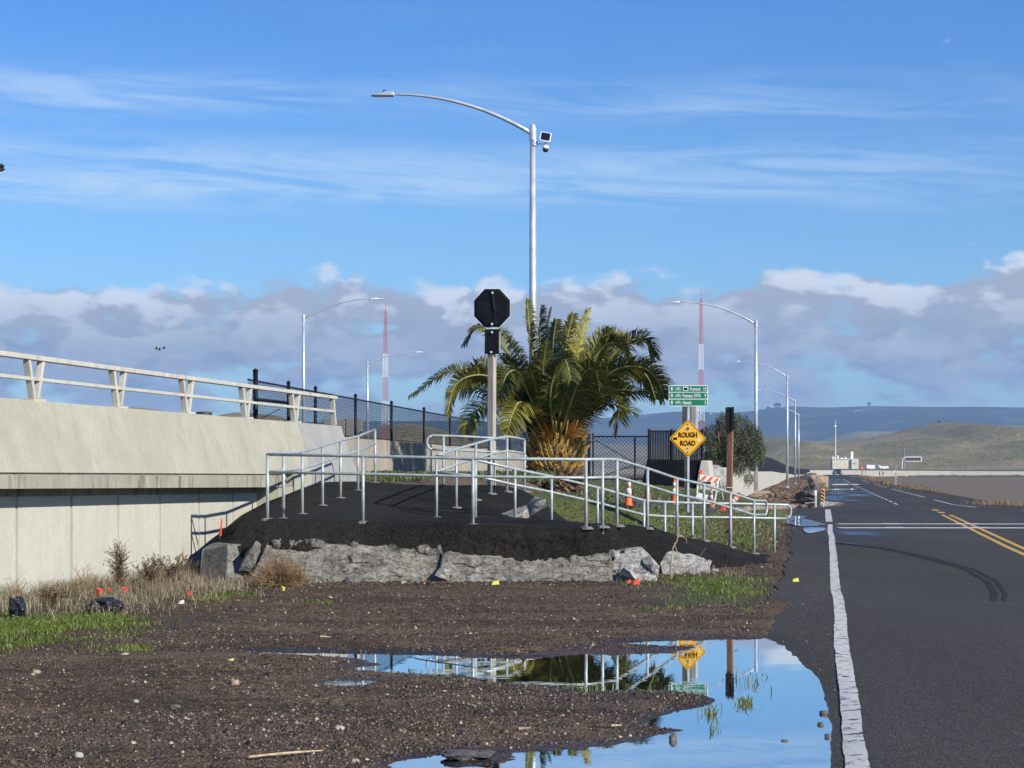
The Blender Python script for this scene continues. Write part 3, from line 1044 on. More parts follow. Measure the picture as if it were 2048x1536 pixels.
# ------------------------------------------------------------------ hills
def hill(name, prof, Y, depth, mat, amp, fs, seed, nx=260, ny=40, base=-3):
    """prof: list of (pixel x, pixel y of ridge) seen at distance Y"""
    px = np.array([p[0] for p in prof], float); py = np.array([p[1] for p in prof], float)
    X = (px - 1024) * Y / F
    Zr = EYE + (HZ - py) * Y / F
    xs = np.linspace(X[0], X[-1], nx)
    # smooth interpolation
    zr = np.interp(xs, X, Zr)
    k = np.hanning(9); k /= k.sum()
    zr = np.convolve(np.pad(zr, 4, mode='edge'), k, mode='valid')
    ts = np.linspace(-1, 1, ny)
    XX, TT = np.meshgrid(xs, ts, indexing='ij')
    ZR = np.repeat(zr[:, None], ny, 1)
    prof_t = np.where(TT < 0, 0.5 - 0.5 * np.cos(np.pi * (1 + TT)), 0.5 + 0.5 * np.cos(np.pi * np.clip(TT, 0, 1)))
    YY = Y + TT * depth
    n_ = fbm(XX / fs, YY / fs * 0.8, 5, seed)
    rid = 1 - np.abs(fbm(XX / fs * 0.9, YY / fs * 0.45, 4, seed + 9)) * 2
    ZZ = base + (ZR - base) * np.clip(prof_t ** 0.85, 0, 1) * (1 - 0.30 * (1 - prof_t) * (rid * 0.5 + 0.5)) + amp * n_ * (4 * prof_t * (1 - prof_t)) + 0.10 * amp * n_
    V = np.stack([XX, YY, ZZ], -1).reshape(-1, 3)
    ix = np.arange(nx * ny).reshape(nx, ny)
    Fq = np.stack([ix[:-1, :-1], ix[1:, :-1], ix[1:, 1:], ix[:-1, 1:]], -1).reshape(-1, 4)
    o_ = np_mesh(name, V, Fq, mat, smooth=True)
    o_['kind'] = 'structure'
    return o_


hill('far_ridge', [(-2500, 880), (-1200, 850), (-400, 860), (100, 850), (500, 845), (900, 842), (1180, 838), (1300, 828), (1360, 822), (1450, 828), (1520, 822),
                   (1560, 812), (1640, 818), (1730, 813), (1850, 815), (1950, 814), (2048, 816), (2300, 806), (3000, 830), (4500, 860)],
     8600, 2600, M['hillfar'], 40, 900, 5, 420, 60)
hill('middle_ridge', [(300, 925), (800, 900), (1150, 885), (1300, 890), (1500, 876), (1640, 884), (1700, 862), (1800, 862), (1900, 850), (2100, 855), (2600, 850), (3500, 930)],
     5600, 1300, M['hill'], 30, 500, 15, 300, 50)
hill('near_hill', [(1250, 940), (1400, 915), (1480, 880), (1540, 872), (1580, 884), (1620, 890), (1700, 880), (1760, 872), (1800, 866), (1840, 852), (1875, 844), (1910, 846), (1950, 851),
                   (2048, 857), (2200, 858), (2500, 900), (2900, 940)], 2700, 900, M['hill'], 14, 190, 25, 320, 70)
hill('left_hill', [(150, 940), (240, 822), (270, 815), (300, 816), (360, 828), (430, 836), (480, 824), (560, 832), (660, 880), (740, 862), (800, 846), (840, 848), (900, 865), (980, 890),
                   (1060, 915), (1150, 940)], 2300, 600, M['hill'], 10, 160, 35, 240, 50)

# haze
mb = MB(); mb.box((0, 5400, 210), (17500, 11300, 440))
haze = mb.build('haze', None)
haze.data.materials.clear()
hm = bpy.data.materials.new('haze_air'); hm.use_nodes = True
hn = NT(hm.node_tree)
for n_ in list(hm.node_tree.nodes):
    if n_.type == 'BSDF_PRINCIPLED': hm.node_tree.nodes.remove(n_)
pv = hn.new('ShaderNodeVolumePrincipled')
pv.inputs['Color'].default_value = (0.42, 0.66, 1.0, 1)
pv.inputs['Density'].default_value = 0.000092
pv.inputs['Anisotropy'].default_value = 0.0
hn.l.new(pv.outputs[0], hm.node_tree.nodes['Material Output'].inputs['Volume'])
haze.data.materials.append(hm)
haze.display_type = 'WIRE'
haze['kind'] = 'stuff'
# ================================================================== STRUCTURES
# ---- bridge approach: abutment, barrier and railing
BD = Vector((0.198, 1.0, 0)).normalized()          # direction of the bridge
BN = Vector((BD.y, -BD.x, 0))                      # towards the camera side


def bx(Y, off=0.0):
    """x of the barrier base line at depth Y, moved off metres towards the road"""
    return -10.56 + 0.198 * Y + off / BD.y * 1.0


def strip(mb, Ys, prof):
    """loft a profile [(off,z(Y))] along the bridge; off > 0 towards the road"""
    n = len(prof)
    base = len(mb.v)
    vs = []
    for Y in Ys:
        for off, z in prof:
            vs.append((bx(Y, off), Y, z(Y) if callable(z) else z))
    fs = []
    for i in range(len(Ys) - 1):
        for k in range(n):
            k2 = (k + 1) % n
            fs.append((i * n + k, i * n + k2, (i + 1) * n + k2, (i + 1) * n + k))
    fs.append(tuple(range(n - 1, -1, -1)))
    fs.append(tuple((len(Ys) - 1) * n + k for k in range(n)))
    mb.add(vs, fs)


bridge = thing('bridge_abutment', 'long pale concrete bridge end with leaning barrier face and panelled wall below, at the left',
               'bridge', (bx(30), 30, 0))
zt = lambda Y: 2.43 - 0.003 * (Y - 25)
zg = lambda Y: 1.545 - 0.005 * (Y - 23)
zb = lambda Y: 1.355 - 0.008 * (Y - 23)
Ys = list(np.arange(8, 34.85, 1.0)) + [34.8, 35.45]
mb = MB()
strip(mb, Ys, [(-0.26, zt), (-0.62, zt), (-0.66, zg), (0.0, zg)])
mb.build('barrier_face', M['conc'], bridge)
mb = MB()
strip(mb, [35.45, 36.0, 36.6, 37.3, 38.2], [(-0.26, zt), (-0.62, zt), (-0.66, 0.6), (0.0, 0.6), (0.0, zg)])
strip(mb, [38.2, 38.4, 38.55], [(-0.30, lambda Y: zt(Y) - (Y - 38.2) * 0.8), (-0.58, lambda Y: zt(Y) - (Y - 38.2) * 0.8), (-0.60, 0.6), (-0.02, 0.6), (-0.02, zg)])
# rounded nose at the end
mb.build('barrier_end', M['concpatch'], bridge)
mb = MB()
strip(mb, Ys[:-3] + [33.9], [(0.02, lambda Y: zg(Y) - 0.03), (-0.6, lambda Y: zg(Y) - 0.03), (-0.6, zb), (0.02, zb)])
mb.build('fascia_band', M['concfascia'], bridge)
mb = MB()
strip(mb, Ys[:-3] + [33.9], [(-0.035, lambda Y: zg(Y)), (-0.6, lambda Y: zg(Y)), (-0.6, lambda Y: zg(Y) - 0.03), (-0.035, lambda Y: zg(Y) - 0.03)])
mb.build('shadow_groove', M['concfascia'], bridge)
# recessed panel wall
pj = [24.5 - 1.6 * 3, 24.5 - 3.2, 24.5 - 1.6, 24.5, 26.1, 27.65, 29.2, 30.8, 32.35, 33.55]
pj = [16.5, 18.1, 19.7] + pj[1:]
wallp = MB()
for a, b_ in zip(pj[:-1], pj[1:]):
    if b_ <= a: continue
    z1 = lambda Y: zb(Y) - 0.10
    strip(wallp, [a + 0.035, b_ - 0.035], [(-0.35, -0.3), (-0.35, z1), (-0.50, z1), (-0.50, -0.3)])
wallp.build('panel_wall', M['conclow'], bridge)
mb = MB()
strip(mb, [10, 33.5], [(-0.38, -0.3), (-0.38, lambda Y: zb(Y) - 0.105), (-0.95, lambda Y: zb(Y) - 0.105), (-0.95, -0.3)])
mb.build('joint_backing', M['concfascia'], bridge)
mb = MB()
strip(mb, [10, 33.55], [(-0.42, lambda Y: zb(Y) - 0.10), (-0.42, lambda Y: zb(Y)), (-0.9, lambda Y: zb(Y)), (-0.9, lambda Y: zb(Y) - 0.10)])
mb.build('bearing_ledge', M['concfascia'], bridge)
# wing wall flush with the barrier beyond the panels
mb = MB()
for a, b_ in ((33.56, 34.35), (34.37, 34.9), (34.92, 35.44)):
    strip(mb, [a, b_], [(0.0, -0.2), (0.0, (zb if a < 33.9 else zg)), (-0.6, (zb if a < 33.9 else zg)), (-0.6, -0.2)])
mb.build('wing_wall', M['conc'], bridge)
# deck behind the barrier
mb = MB()
strip(mb, [8, 34.0], [(-0.7, 1.5), (-0.7, 1.62), (-12, 1.62), (-12, 1.5)])
mb.build('deck', M['concfascia'], bridge)

rail = thing('bridge_railing', 'cream concrete railing with V shaped posts along the top of the bridge barrier', 'railing', (bx(30, -0.42), 30, 2.37))
top = lambda Y: zt(Y) + 0.575
mb = MB(); strip(mb, [8, 15, 24, 30, 38.25], [(-0.34, top), (-0.34, lambda Y: top(Y) - 0.062), (-0.46, lambda Y: top(Y) - 0.062), (-0.46, top)])
mb.build('top_rail', M['concrail'], rail, bevel=0.008)
mb = MB(); strip(mb, [8, 15, 24, 30, 38.1], [(-0.355, lambda Y: zt(Y) + 0.30), (-0.355, lambda Y: zt(Y) + 0.255), (-0.42, lambda Y: zt(Y) + 0.255), (-0.42, lambda Y: zt(Y) + 0.30)])
mb.build('middle_rail', M['concrail'], rail, bevel=0.006)
for Yv in (19.8, 22.45, 25.1, 27.76, 30.4, 33.1, 35.75):
    mb = MB()
    zt_ = zt(Yv)
    c0 = Vector((bx(Yv, -0.40), Yv, zt_))
    for sg in (-1, 1):
        a = c0 + BD * (sg * 0.045) + Vector((0, 0, 0.03))
        b_ = c0 + BD * (sg * 0.21) + Vector((0, 0, 0.513))
        mb.bar(a, b_, 0.062, 0.085, up=BN)
    mb.build('v_post', M['concrail'], rail, bevel=0.006)
    f = MB(); rot = Matrix.Rotation(-math.atan2(BD.x, BD.y), 3, 'Z')
    f.box(c0 + Vector((0, 0, 0.015)), (0.17, 0.34, 0.03), rot)
    f.build('foot', M['concrail'], rail)
mb = MB()
c0 = Vector((bx(38.1, -0.40), 38.1, zt(38.1)))
mb.bar(c0 + BD * 0.12 + Vector((0, 0, 0.02)), c0 - BD * 0.02 + Vector((0, 0, 0.513)), 0.08, 0.09, up=BN)
mb.build('end_post', M['concrail'], rail, bevel=0.006)

# ---- wall beyond the ramp with a chain link fence standing on it
WY0, WY1 = 34.5, 88.0
wx = lambda Y: -4.5 + 0.148 * (Y - 35)
wall = thing('low_concrete_wall', 'stained low concrete wall under the chain link fence, running back behind the palm', 'wall', (wx(45), 45, 1.2))
mb = MB()
ys = np.linspace(WY0, WY1, 40)
vs = []; fs = []
for i, Y in enumerate(ys):
    zt2 = 2.24 - 0.004 * (Y - 40) + 0.012 * math.sin(i * 1.7)
    vs += [(wx(Y), Y, 0.6), (wx(Y) - 0.02, Y, zt2), (wx(Y) - 0.25, Y, zt2), (wx(Y) - 0.25, Y, 0.6)]
for i in range(len(ys) - 1):
    for k in range(4):
        fs.append((i * 4 + k, i * 4 + (k + 1) % 4, i * 4 + 4 + (k + 1) % 4, i * 4 + 4 + k))
fs += [(3, 2, 1, 0), tuple(4 * (len(ys) - 1) + k for k in range(4))]
mb.add(vs, fs)
mb.build('wall_face', M['concwall'], wall)


def chain(mb, A, B, z0, z1, pitch=0.075, w=0.006, pa=None):
    """diagonal wires of a chain link mesh between plan points A and B"""
    A = Vector(A); B = Vector(B)
    L = (B - A).length
    d = (B - A) / L
    nrm = Vector((-d.y, d.x)) * 0.0
    h = lambda s_: (z0(s_), z1(s_))
    for sg in (1, -1):
        s_ = -3.0
        while s_ < L + 3.0:
            # line z = z0 + sg*(t - s_)
            pts = []
            H = 3.2
            n = 6
            prev = None
            ts = [s_ + H * k / n * sg for k in range(n + 1)]
            # solve ends by clipping to the panel
            za, zb_ = z0(0), z1(0)
            t0 = s_; t1 = s_ + sg * (zb_ - za)
            lo, hi = (t0, t1) if t0 < t1 else (t1, t0)
            cl, ch = max(lo, 0), min(hi, L)
            if ch - cl > 0.02:
                def zz(t): return z0(t) + abs(t - t0) * (z1(t) - z0(t)) / (zb_ - za)
                p = Vector((A.x + d.x * cl, A.y + d.y * cl, zz(cl)))
                q = Vector((A.x + d.x * ch, A.y + d.y * ch, zz(ch)))
                mb.bar(p, q, w, w, up=Vector((d.y, -d.x, 0.01)))
            s_ += pitch


fence = thing('chain_link_fence', 'long black chain link fence standing on the low concrete wall behind the bridge railing', 'fence', (wx(45), 45, 2.2))
mb = MB()
chain(mb, (wx(35) - 0.12, 35.0), (wx(80) - 0.12, 80.0), lambda s_: 2.24 - 0.004 * s_, lambda s_: 3.14 - 0.007 * s_, 0.10, 0.0048)
mb.build('mesh', M['black'], fence)
mb = MB()
mb.tube([(wx(Y) - 0.12, Y, 3.14 - 0.007 * (Y - 35)) for Y in (35, 80)], 0.016, 6)
mb.tube([(wx(Y) - 0.12, Y, 2.30 - 0.004 * (Y - 35)) for Y in (35, 80)], 0.010, 5)
mb.build('top_wire', M['black'], fence)
for i, px in enumerate([511, 577, 631, 711, 783, 848, 900, 945, 985, 1020, 1050]):
    k = (px - 1024) / F
    Y = (-4.5 - 0.148 * 35 - 0.12) / (k - 0.148)
    if Y < 34 or Y > 82: continue
    z1_ = 3.20 - 0.007 * (Y - 35)
    big_ = 0.045 if i == 0 else 0.032
    mb = MB(); mb.tube([(wx(Y) - 0.12, Y, 1.6), (wx(Y) - 0.12, Y, z1_ + (0.10 if i == 0 else 0.0))], big_, 10)
    mb.lathe([(big_ * 1.15, 0), (big_ * 1.15, 0.03), (0.01, 0.06)], (wx(Y) - 0.12, Y, z1_ + (0.10 if i == 0 else 0.0)), 10)
    mb.build('fence_post', M['black'], fence, smooth=True)
mb = MB(); mb.tube([P(513, 799, 35.2), P(578, 806, 38.5)], 0.03, 8); mb.tube([P(516, 840, 35.3), P(560, 818, 37.5)], 0.008, 5)
mb.build('brace_rail', M['black'], fence)

# ---- black chain link gate and dark screens right of the palm
gate = thing('chain_link_gate', 'black chain link gate between the palm and the dark concrete block', 'gate', P(1245, 960, 82))
gx0, gx1 = P(1185, 900, 82).x, P(1301, 900, 82).x
gz0, gz1 = P(0, 958, 82).z, P(0, 873, 82).z
mb = MB(); chain(mb, (gx0, 82), (gx1, 82), lambda s_: gz0, lambda s_: gz1, 0.16, 0.014); mb.build('mesh', M['black'], gate)
for z in (gz0, gz1):
    mb = MB(); mb.bar((gx0, 82, z), (gx1, 82, z), 0.06); mb.build('frame_rail', M['black'], gate)
for px, top_, w in ((1178, 868, 0.13), (1186, 866, 0.07), (1270, 872, 0.08), (1298, 858, 0.11)):
    mb = MB(); q = P(px, top_, 82); mb.tube([(q.x, 82, 0.6), (q.x, 82, q.z)], w / 2, 8)
    mb.build('gate_post', M['black'], gate)
mb = MB(); mb.bar(P(1190, 880, 82), P(1268, 925, 82), 0.03); mb.bar(P(1190, 958, 82), P(1268, 930, 82), 0.03); mb.build('brace', M['black'], gate)

scr = thing('dark_screen_fence', 'dark slatted screen fence panel behind the yellow diamond sign', 'fence', P(1350, 960, 84))
mb = MB()
a, b_ = P(1298, 862, 84), P(1405, 866, 84)
nsl = 34
for i in range(nsl):
    x = a.x + (b_.x - a.x) * i / (nsl - 1)
    mb.box((x, 84, (a.z + 0.7) / 2), (0.052, 0.02, a.z - 0.7 - 0.05 * math.sin(i)))
mb.build('slats', M['black'], scr)
for z in (a.z, 1.9, 1.2):
    mb = MB(); mb.bar((a.x, 83.95, z), (b_.x, 83.95, z), 0.05); mb.build('screen_rail', M['black'], scr)
for px in (1298, 1343, 1372, 1404):
    q = P(px, 858, 84); mb = MB(); mb.tube([(q.x, 83.9, 0.6), (q.x, 83.9, q.z)], 0.05, 8); mb.build('screen_post', M['black'], scr)

blk = thing('dark_concrete_block', 'big blackened concrete block with sloping end behind the traffic cones', 'concrete block', P(1335, 1000, 72))
mb = MB()
pl = [(1279, 1003), (1298, 918), (1402, 921), (1386, 1008)]
mb.prism([P(x, y, 72) for x, y in pl], (0.0, 0.9, 0))
mb.build('block_body', M['concdark'], blk, bevel=0.02)
mb = MB()
pl = [(1386, 1009), (1402, 921), (1416, 921), (1427, 1004)]
mb.prism([P(x, y, 71.9) for x, y in pl], (0.25, 0.95, 0))
mb.build('pale_end', M['concfar'], blk, bevel=0.02)

# ---- long wall beside the road, turning across the marsh
lw = [(1420, 936, 992, 84), (1492, 934, 990, 100), (1520, 936.5, 978, 130), (1545, 938.5, 968, 182), (1562, 940, 963, 249), (1575, 941, 960, 325), (1590, 941, 956, 430),
      (1612, 940.5, 951, 560), (1660, 940.5, 949, 610), (1760, 941, 950, 614), (1900, 942, 950.5, 618), (2060, 943, 951.5, 620), (2400, 944, 952, 625), (3200, 945, 952, 640)]


def ribwall(name, label, pts, mat, thick, group=None, cat='wall', gap=None):
    t_ = thing(name, label, cat, P(pts[1][0], pts[1][2], pts[1][3]), group)
    mb_ = MB(); vs_ = []; fs_ = []
    P4 = []
    for i in range(len(pts) - 1):
        n_ = 5
        for q in range(n_):
            s_ = q / n_
            y0, y1 = pts[i][3], pts[i + 1][3]
            Y_ = 1 / ((1 - s_) / y0 + s_ / y1)      # straight in perspective
            P4.append(tuple(pts[i][k] * (1 - s_) + pts[i + 1][k] * s_ for k in range(3)) + (Y_,))
    P4.append(pts[-1])
    for i, (px, t1, b1, Y) in enumerate(P4):
        a_ = P(px, t1, Y); c_ = P(px, b1 + 3, Y)
        if i < len(P4) - 1: nx_ = P(P4[i + 1][0], 0, P4[i + 1][3]) - P(px, 0, Y)
        d_ = Vector((nx_.x, nx_.y, 0)).normalized()
        nn = Vector((-d_.y, d_.x, 0)) * thick
        vs_ += [(a_.x, a_.y, c_.z), tuple(a_), (a_.x + nn.x, a_.y + nn.y, a_.z), (a_.x + nn.x, a_.y + nn.y, c_.z)]
    for i in range(len(P4) - 1):
        for k in range(4):
            fs_.append((i * 4 + k, i * 4 + (k + 1) % 4, i * 4 + 4 + (k + 1) % 4, i * 4 + 4 + k))
    fs_ += [(3, 2, 1, 0), tuple(4 * (len(P4) - 1) + k for k in range(4))]
    mb_.add(vs_, fs_)
    mb_.build('wall_face', mat, t_)
    return t_


ribwall('long_concrete_wall', 'pale concrete wall running beside the road from the bushy tree and on across the marsh', lw, M['concfar'], 0.35)
t_ = ribwall('black_screen', 'black screen fence sagging in a curve behind the long pale wall', [(1500, 908, 938, 106), (1514, 909, 938, 118), (1545, 917, 940, 182), (1565, 927, 941, 249), (1580, 933, 941, 325),
                               (1600, 937, 941.5, 440), (1620, 938.5, 941.5, 562)], M['black'], 0.1, cat='fence')
# highway deck edge with dark railing line above the far wall
ribwall('highway_edge', 'dark thin guard rail line above the far pale wall', [(1625, 937.5, 940, 640), (1760, 938, 940.5, 650), (1900, 939.5, 941.8, 655), (2080, 940.5, 942.8, 660), (3000, 941, 943, 690)],
        M['darkmetal'], 0.3, cat='guard rail')
# riprap bank of the causeway
nb = 260
xs_ = np.linspace(60, 420, nb)
vs = []; fs = []
for r, (dy, z) in enumerate([(0, -0.75), (-1.2, -0.9), (-2.5, -1.2), (-4, -1.45), (-5.0, -1.9)]):
    nn_ = fbm(xs_ * 0.7 + r * 3.1, xs_ * 0 + r * 1.7, 3, 91 + r)
    for i in range(nb):
        vs.append((xs_[i], 617 + dy + nn_[i] * 1.5, z + nn_[(i * 7) % nb] * 0.30))
idx_ = np.arange(5 * nb).reshape(5, nb)
Fq = np.stack([idx_[:-1, :-1], idx_[1:, :-1], idx_[1:, 1:], idx_[:-1, 1:]], -1).reshape(-1, 4)
o = np_mesh('causeway_bank', vs, Fq, M['rockd']); o['kind'] = 'structure'

# ================================================================== ASPHALT RAMP
CP = []


def cp(px, py, Y, dz=0): q = P(px, py, Y); CP.append((q.x, q.y, q.z + dz))


crest = [(440, 1062, 30.0), (480, 1041, 29.6), (535, 1037, 29.4), (620, 1040, 29.1), (726, 1043, 29.0), (850, 1047, 28.8), (946, 1049, 28.6), (1060, 1052, 28.4), (1172, 1055, 28.3), (1234, 1050, 29.0),
         (1295, 1055, 30.8), (1354, 1070, 32.3), (1408, 1080, 33.8), (1461, 1093, 35), (1507, 1106.5, 36.5), (1560, 1112, 37.0), (1600, 1114, 37.2)]
for c in crest: cp(*c)
for c in [(567, 1036, 30), (604, 1027, 31), (645, 1010, 32.3), (681, 995, 33.7), (716, 980, 35), (748, 964, 36.3),
          (873, 1034, 32.5), (912, 1014, 33.7), (951, 998, 34.8), (982, 986, 35.5), (1014, 982, 36.3), (1049, 980, 37), (850, 974, 37), (735, 962, 37.5), (900, 976, 38),
          (960, 1035, 31.5), (1030, 1035, 32.0), (1100, 1043, 32.6), (700, 1035, 31.0), (800, 1034, 31.5)]: cp(*c)
CP += [(0.9, 34.5, 0.55), (1.6, 35.5, 0.32), (2.33, 36.6, 0.05), (2.9, 37.2, 0.0), (1.2, 37.0, 0.50), (0.6, 36.2, 0.85), (-3.7, 30.8, 0.9), (-3.3, 33.5, 1.1), (-3.0, 36.5, 1.35), (2.4, 33.5, 0.40), (3.2, 35.2, 0.15),
       (4.3, 38.0, -0.03), (5.0, 38.5, -0.03)]
CP = np.array(CP)


def tps_fit(pts, lam=0.002):
    n = len(pts)
    d = np.hypot(pts[:, None, 0] - pts[None, :, 0], pts[:, None, 1] - pts[None, :, 1])
    K = np.where(d > 0, d * d * np.log(d + 1e-9), 0) + lam * np.eye(n)
    Pm = np.c_[np.ones(n), pts[:, 0], pts[:, 1]]
    A = np.block([[K, Pm], [Pm.T, np.zeros((3, 3))]])
    return np.linalg.solve(A, np.r_[pts[:, 2], 0, 0, 0])


TW = tps_fit(CP)


def ramp_z(x, y):
    x = np.atleast_1d(np.asarray(x, float)); y = np.atleast_1d(np.asarray(y, float))
    d = np.hypot(x[..., None] - CP[:, 0], y[..., None] - CP[:, 1])
    K = np.where(d > 0, d * d * np.log(d + 1e-9), 0)
    return K @ TW[:-3] + TW[-3] + TW[-2] * x + TW[-1] * y


# grid in (s along the crest, t across)
crestP = [P(*c) for c in crest]
back = [(-3.35, 37.2), (-3.3, 37.4), (-3.1, 37.6), (-2.9, 37.8), (-2.5, 38.0), (-1.9, 38.1), (-1.2, 38.1), (-0.6, 38.1), (0.0, 38.1), (0.6, 37.9), (1.3, 37.9), (2.0, 38.1), (2.8, 38.4), (3.4, 38.7), (4.4, 39.0), (5.2, 39.2), (6.0, 39.4)]
ns, ntt = 420, 110
si = np.linspace(0, len(crest) - 1, ns)
ca_ = np.array([[p.x, p.y] for p in crestP]); bk = np.array(back)
cx = np.interp(si, range(len(crest)), ca_[:, 0]); cy = np.interp(si, range(len(crest)), ca_[:, 1])
bx_ = np.interp(si, range(len(back)), bk[:, 0]); by_ = np.interp(si, range(len(back)), bk[:, 1])
tt = np.linspace(0, 1, ntt)
XX = cx[:, None] * (1 - tt) + bx_[:, None] * tt
YY = cy[:, None] * (1 - tt) + by_[:, None] * tt
ZZ = ramp_z(XX, YY) + fbm(XX * 1.2, YY * 1.2, 3, 101) * 0.012
ZZ[:, 90:] -= np.linspace(0, 0.35, ntt - 90) ** 2 * 1.0     # tuck the back edge under the soil
# slope in front: crest -> foot
lowpx = np.array([(368, 1150, 29.9), (410, 1122, 28.95), (460, 1100, 28.7), (530, 1089, 28.36), (620, 1092, 28.35), (760, 1096, 28.4), (860, 1104, 28.4), (1000, 1110, 28.3), (1090, 1112, 28.3), (1160, 1113, 28.4), (1230, 1101, 28.9),
                  (1330, 1106, 30.2), (1420, 1118, 31.4), (1500, 1124, 32.8), (1560, 1126, 33.5), (1610, 1123, 34.4)])
lowX = (lowpx[:, 0] - 1024) * lowpx[:, 2] / F; lowZ = EYE - (lowpx[:, 1] - HZ) * lowpx[:, 2] / F
lw_px = (cx / cy * F + 1024)
lw_px = lw_px - np.interp(lw_px, [430, 560, 1600], [50, 0, -10])
LX = np.interp(lw_px, lowpx[:, 0], lowX); LY = np.interp(lw_px, lowpx[:, 0], lowpx[:, 2]); LZ = np.interp(lw_px, lowpx[:, 0], lowZ)
LY = LY - 0.0
nf = 26
ff = np.linspace(1, 0, nf)[:-1]
FX = []; FY = []; FZ = []
z0_ = ramp_z(cx, cy)
for f_r in np.linspace(1.6, 0, nf)[:-1]:
    f_ = min(f_r, 1.0)
    h_ = max(f_, 0) ** 0.9
    X_ = cx * (1 - f_) + LX * f_
    Y_ = cy * (1 - f_) + LY * f_
    Z_ = z0_ * (1 - h_) + LZ * h_ - max(0, f_r - 1) * 0.9
    nse = fbm(X_ * 3.0, Z_ * 6.0 + Y_, 4, 111) * 0.055 * min(1, f_ * 3) + fbm(X_ * 16.0, Z_ * 18.0 + Y_ * 9, 3, 115) * 0.034 * min(1, f_ * 3)
    FX.append(X_); FY.append(Y_ - nse * 1.2); FZ.append(Z_ + nse * 0.8)
FX = np.array(FX).T; FY = np.array(FY).T; FZ = np.array(FZ).T
XX = np.concatenate([FX, XX], 1); YY = np.concatenate([FY, YY], 1); ZZ = np.concatenate([FZ, ZZ], 1)
nr_, nc_ = XX.shape
idx_ = np.arange(nr_ * nc_).reshape(nr_, nc_)
Fq = np.stack([idx_[:-1, :-1], idx_[1:, :-1], idx_[1:, 1:], idx_[:-1, 1:]], -1).reshape(-1, 4)
o = np_mesh('asphalt_ramp', np.stack([XX, YY, ZZ], -1).reshape(-1, 3), Fq, M['ramp'], smooth=True)
o['kind'] = 'structure'

# soil bank behind the ramp up to the wall
gx_ = np.linspace(0, 1, 90); gy_ = np.linspace(36.6, 60, 120)
T_, YY2 = np.meshgrid(gx_, gy_)
XL = -4.4 + 0.148 * (YY2 - 35); XR = 1.0 + 0.09 * (YY2 - 37)
XX2 = XL * (1 - T_) + XR * T_
zr_ = np.interp(YY2, [36.6, 38, 42, 46, 60], [1.20, 1.30, 1.42, 1.50, 1.45])
tb = Tbase(XX2, YY2)
wgt = 1 - sstep(0.45, 1.0, T_)
ZZ2 = np.maximum(tb - 0.25 * (1 - wgt), zr_ * wgt + (tb - 0.25) * (1 - wgt)) + fbm(XX2 * 1.5, YY2 * 1.5, 4, 131) * 0.03
idx_ = np.arange(ZZ2.size).reshape(ZZ2.shape)
Fq = np.stack([idx_[:-1, :-1], idx_[:-1, 1:], idx_[1:, 1:], idx_[1:, :-1]], -1).reshape(-1, 4)
gr_ = 0.25 + 0.5 * fbm(XX2 * 0.6, YY2 * 0.6, 3, 141)
o = np_mesh('soil_bank', np.stack([XX2, YY2, ZZ2], -1).reshape(-1, 3), Fq, M['ground'], smooth=True,
            attrs={'green': gr_.ravel(), 'wet': np.zeros(gr_.size), 'dark': np.zeros(gr_.size), 'pale': 0.25 * np.ones(gr_.size)})
o['kind'] = 'structure'


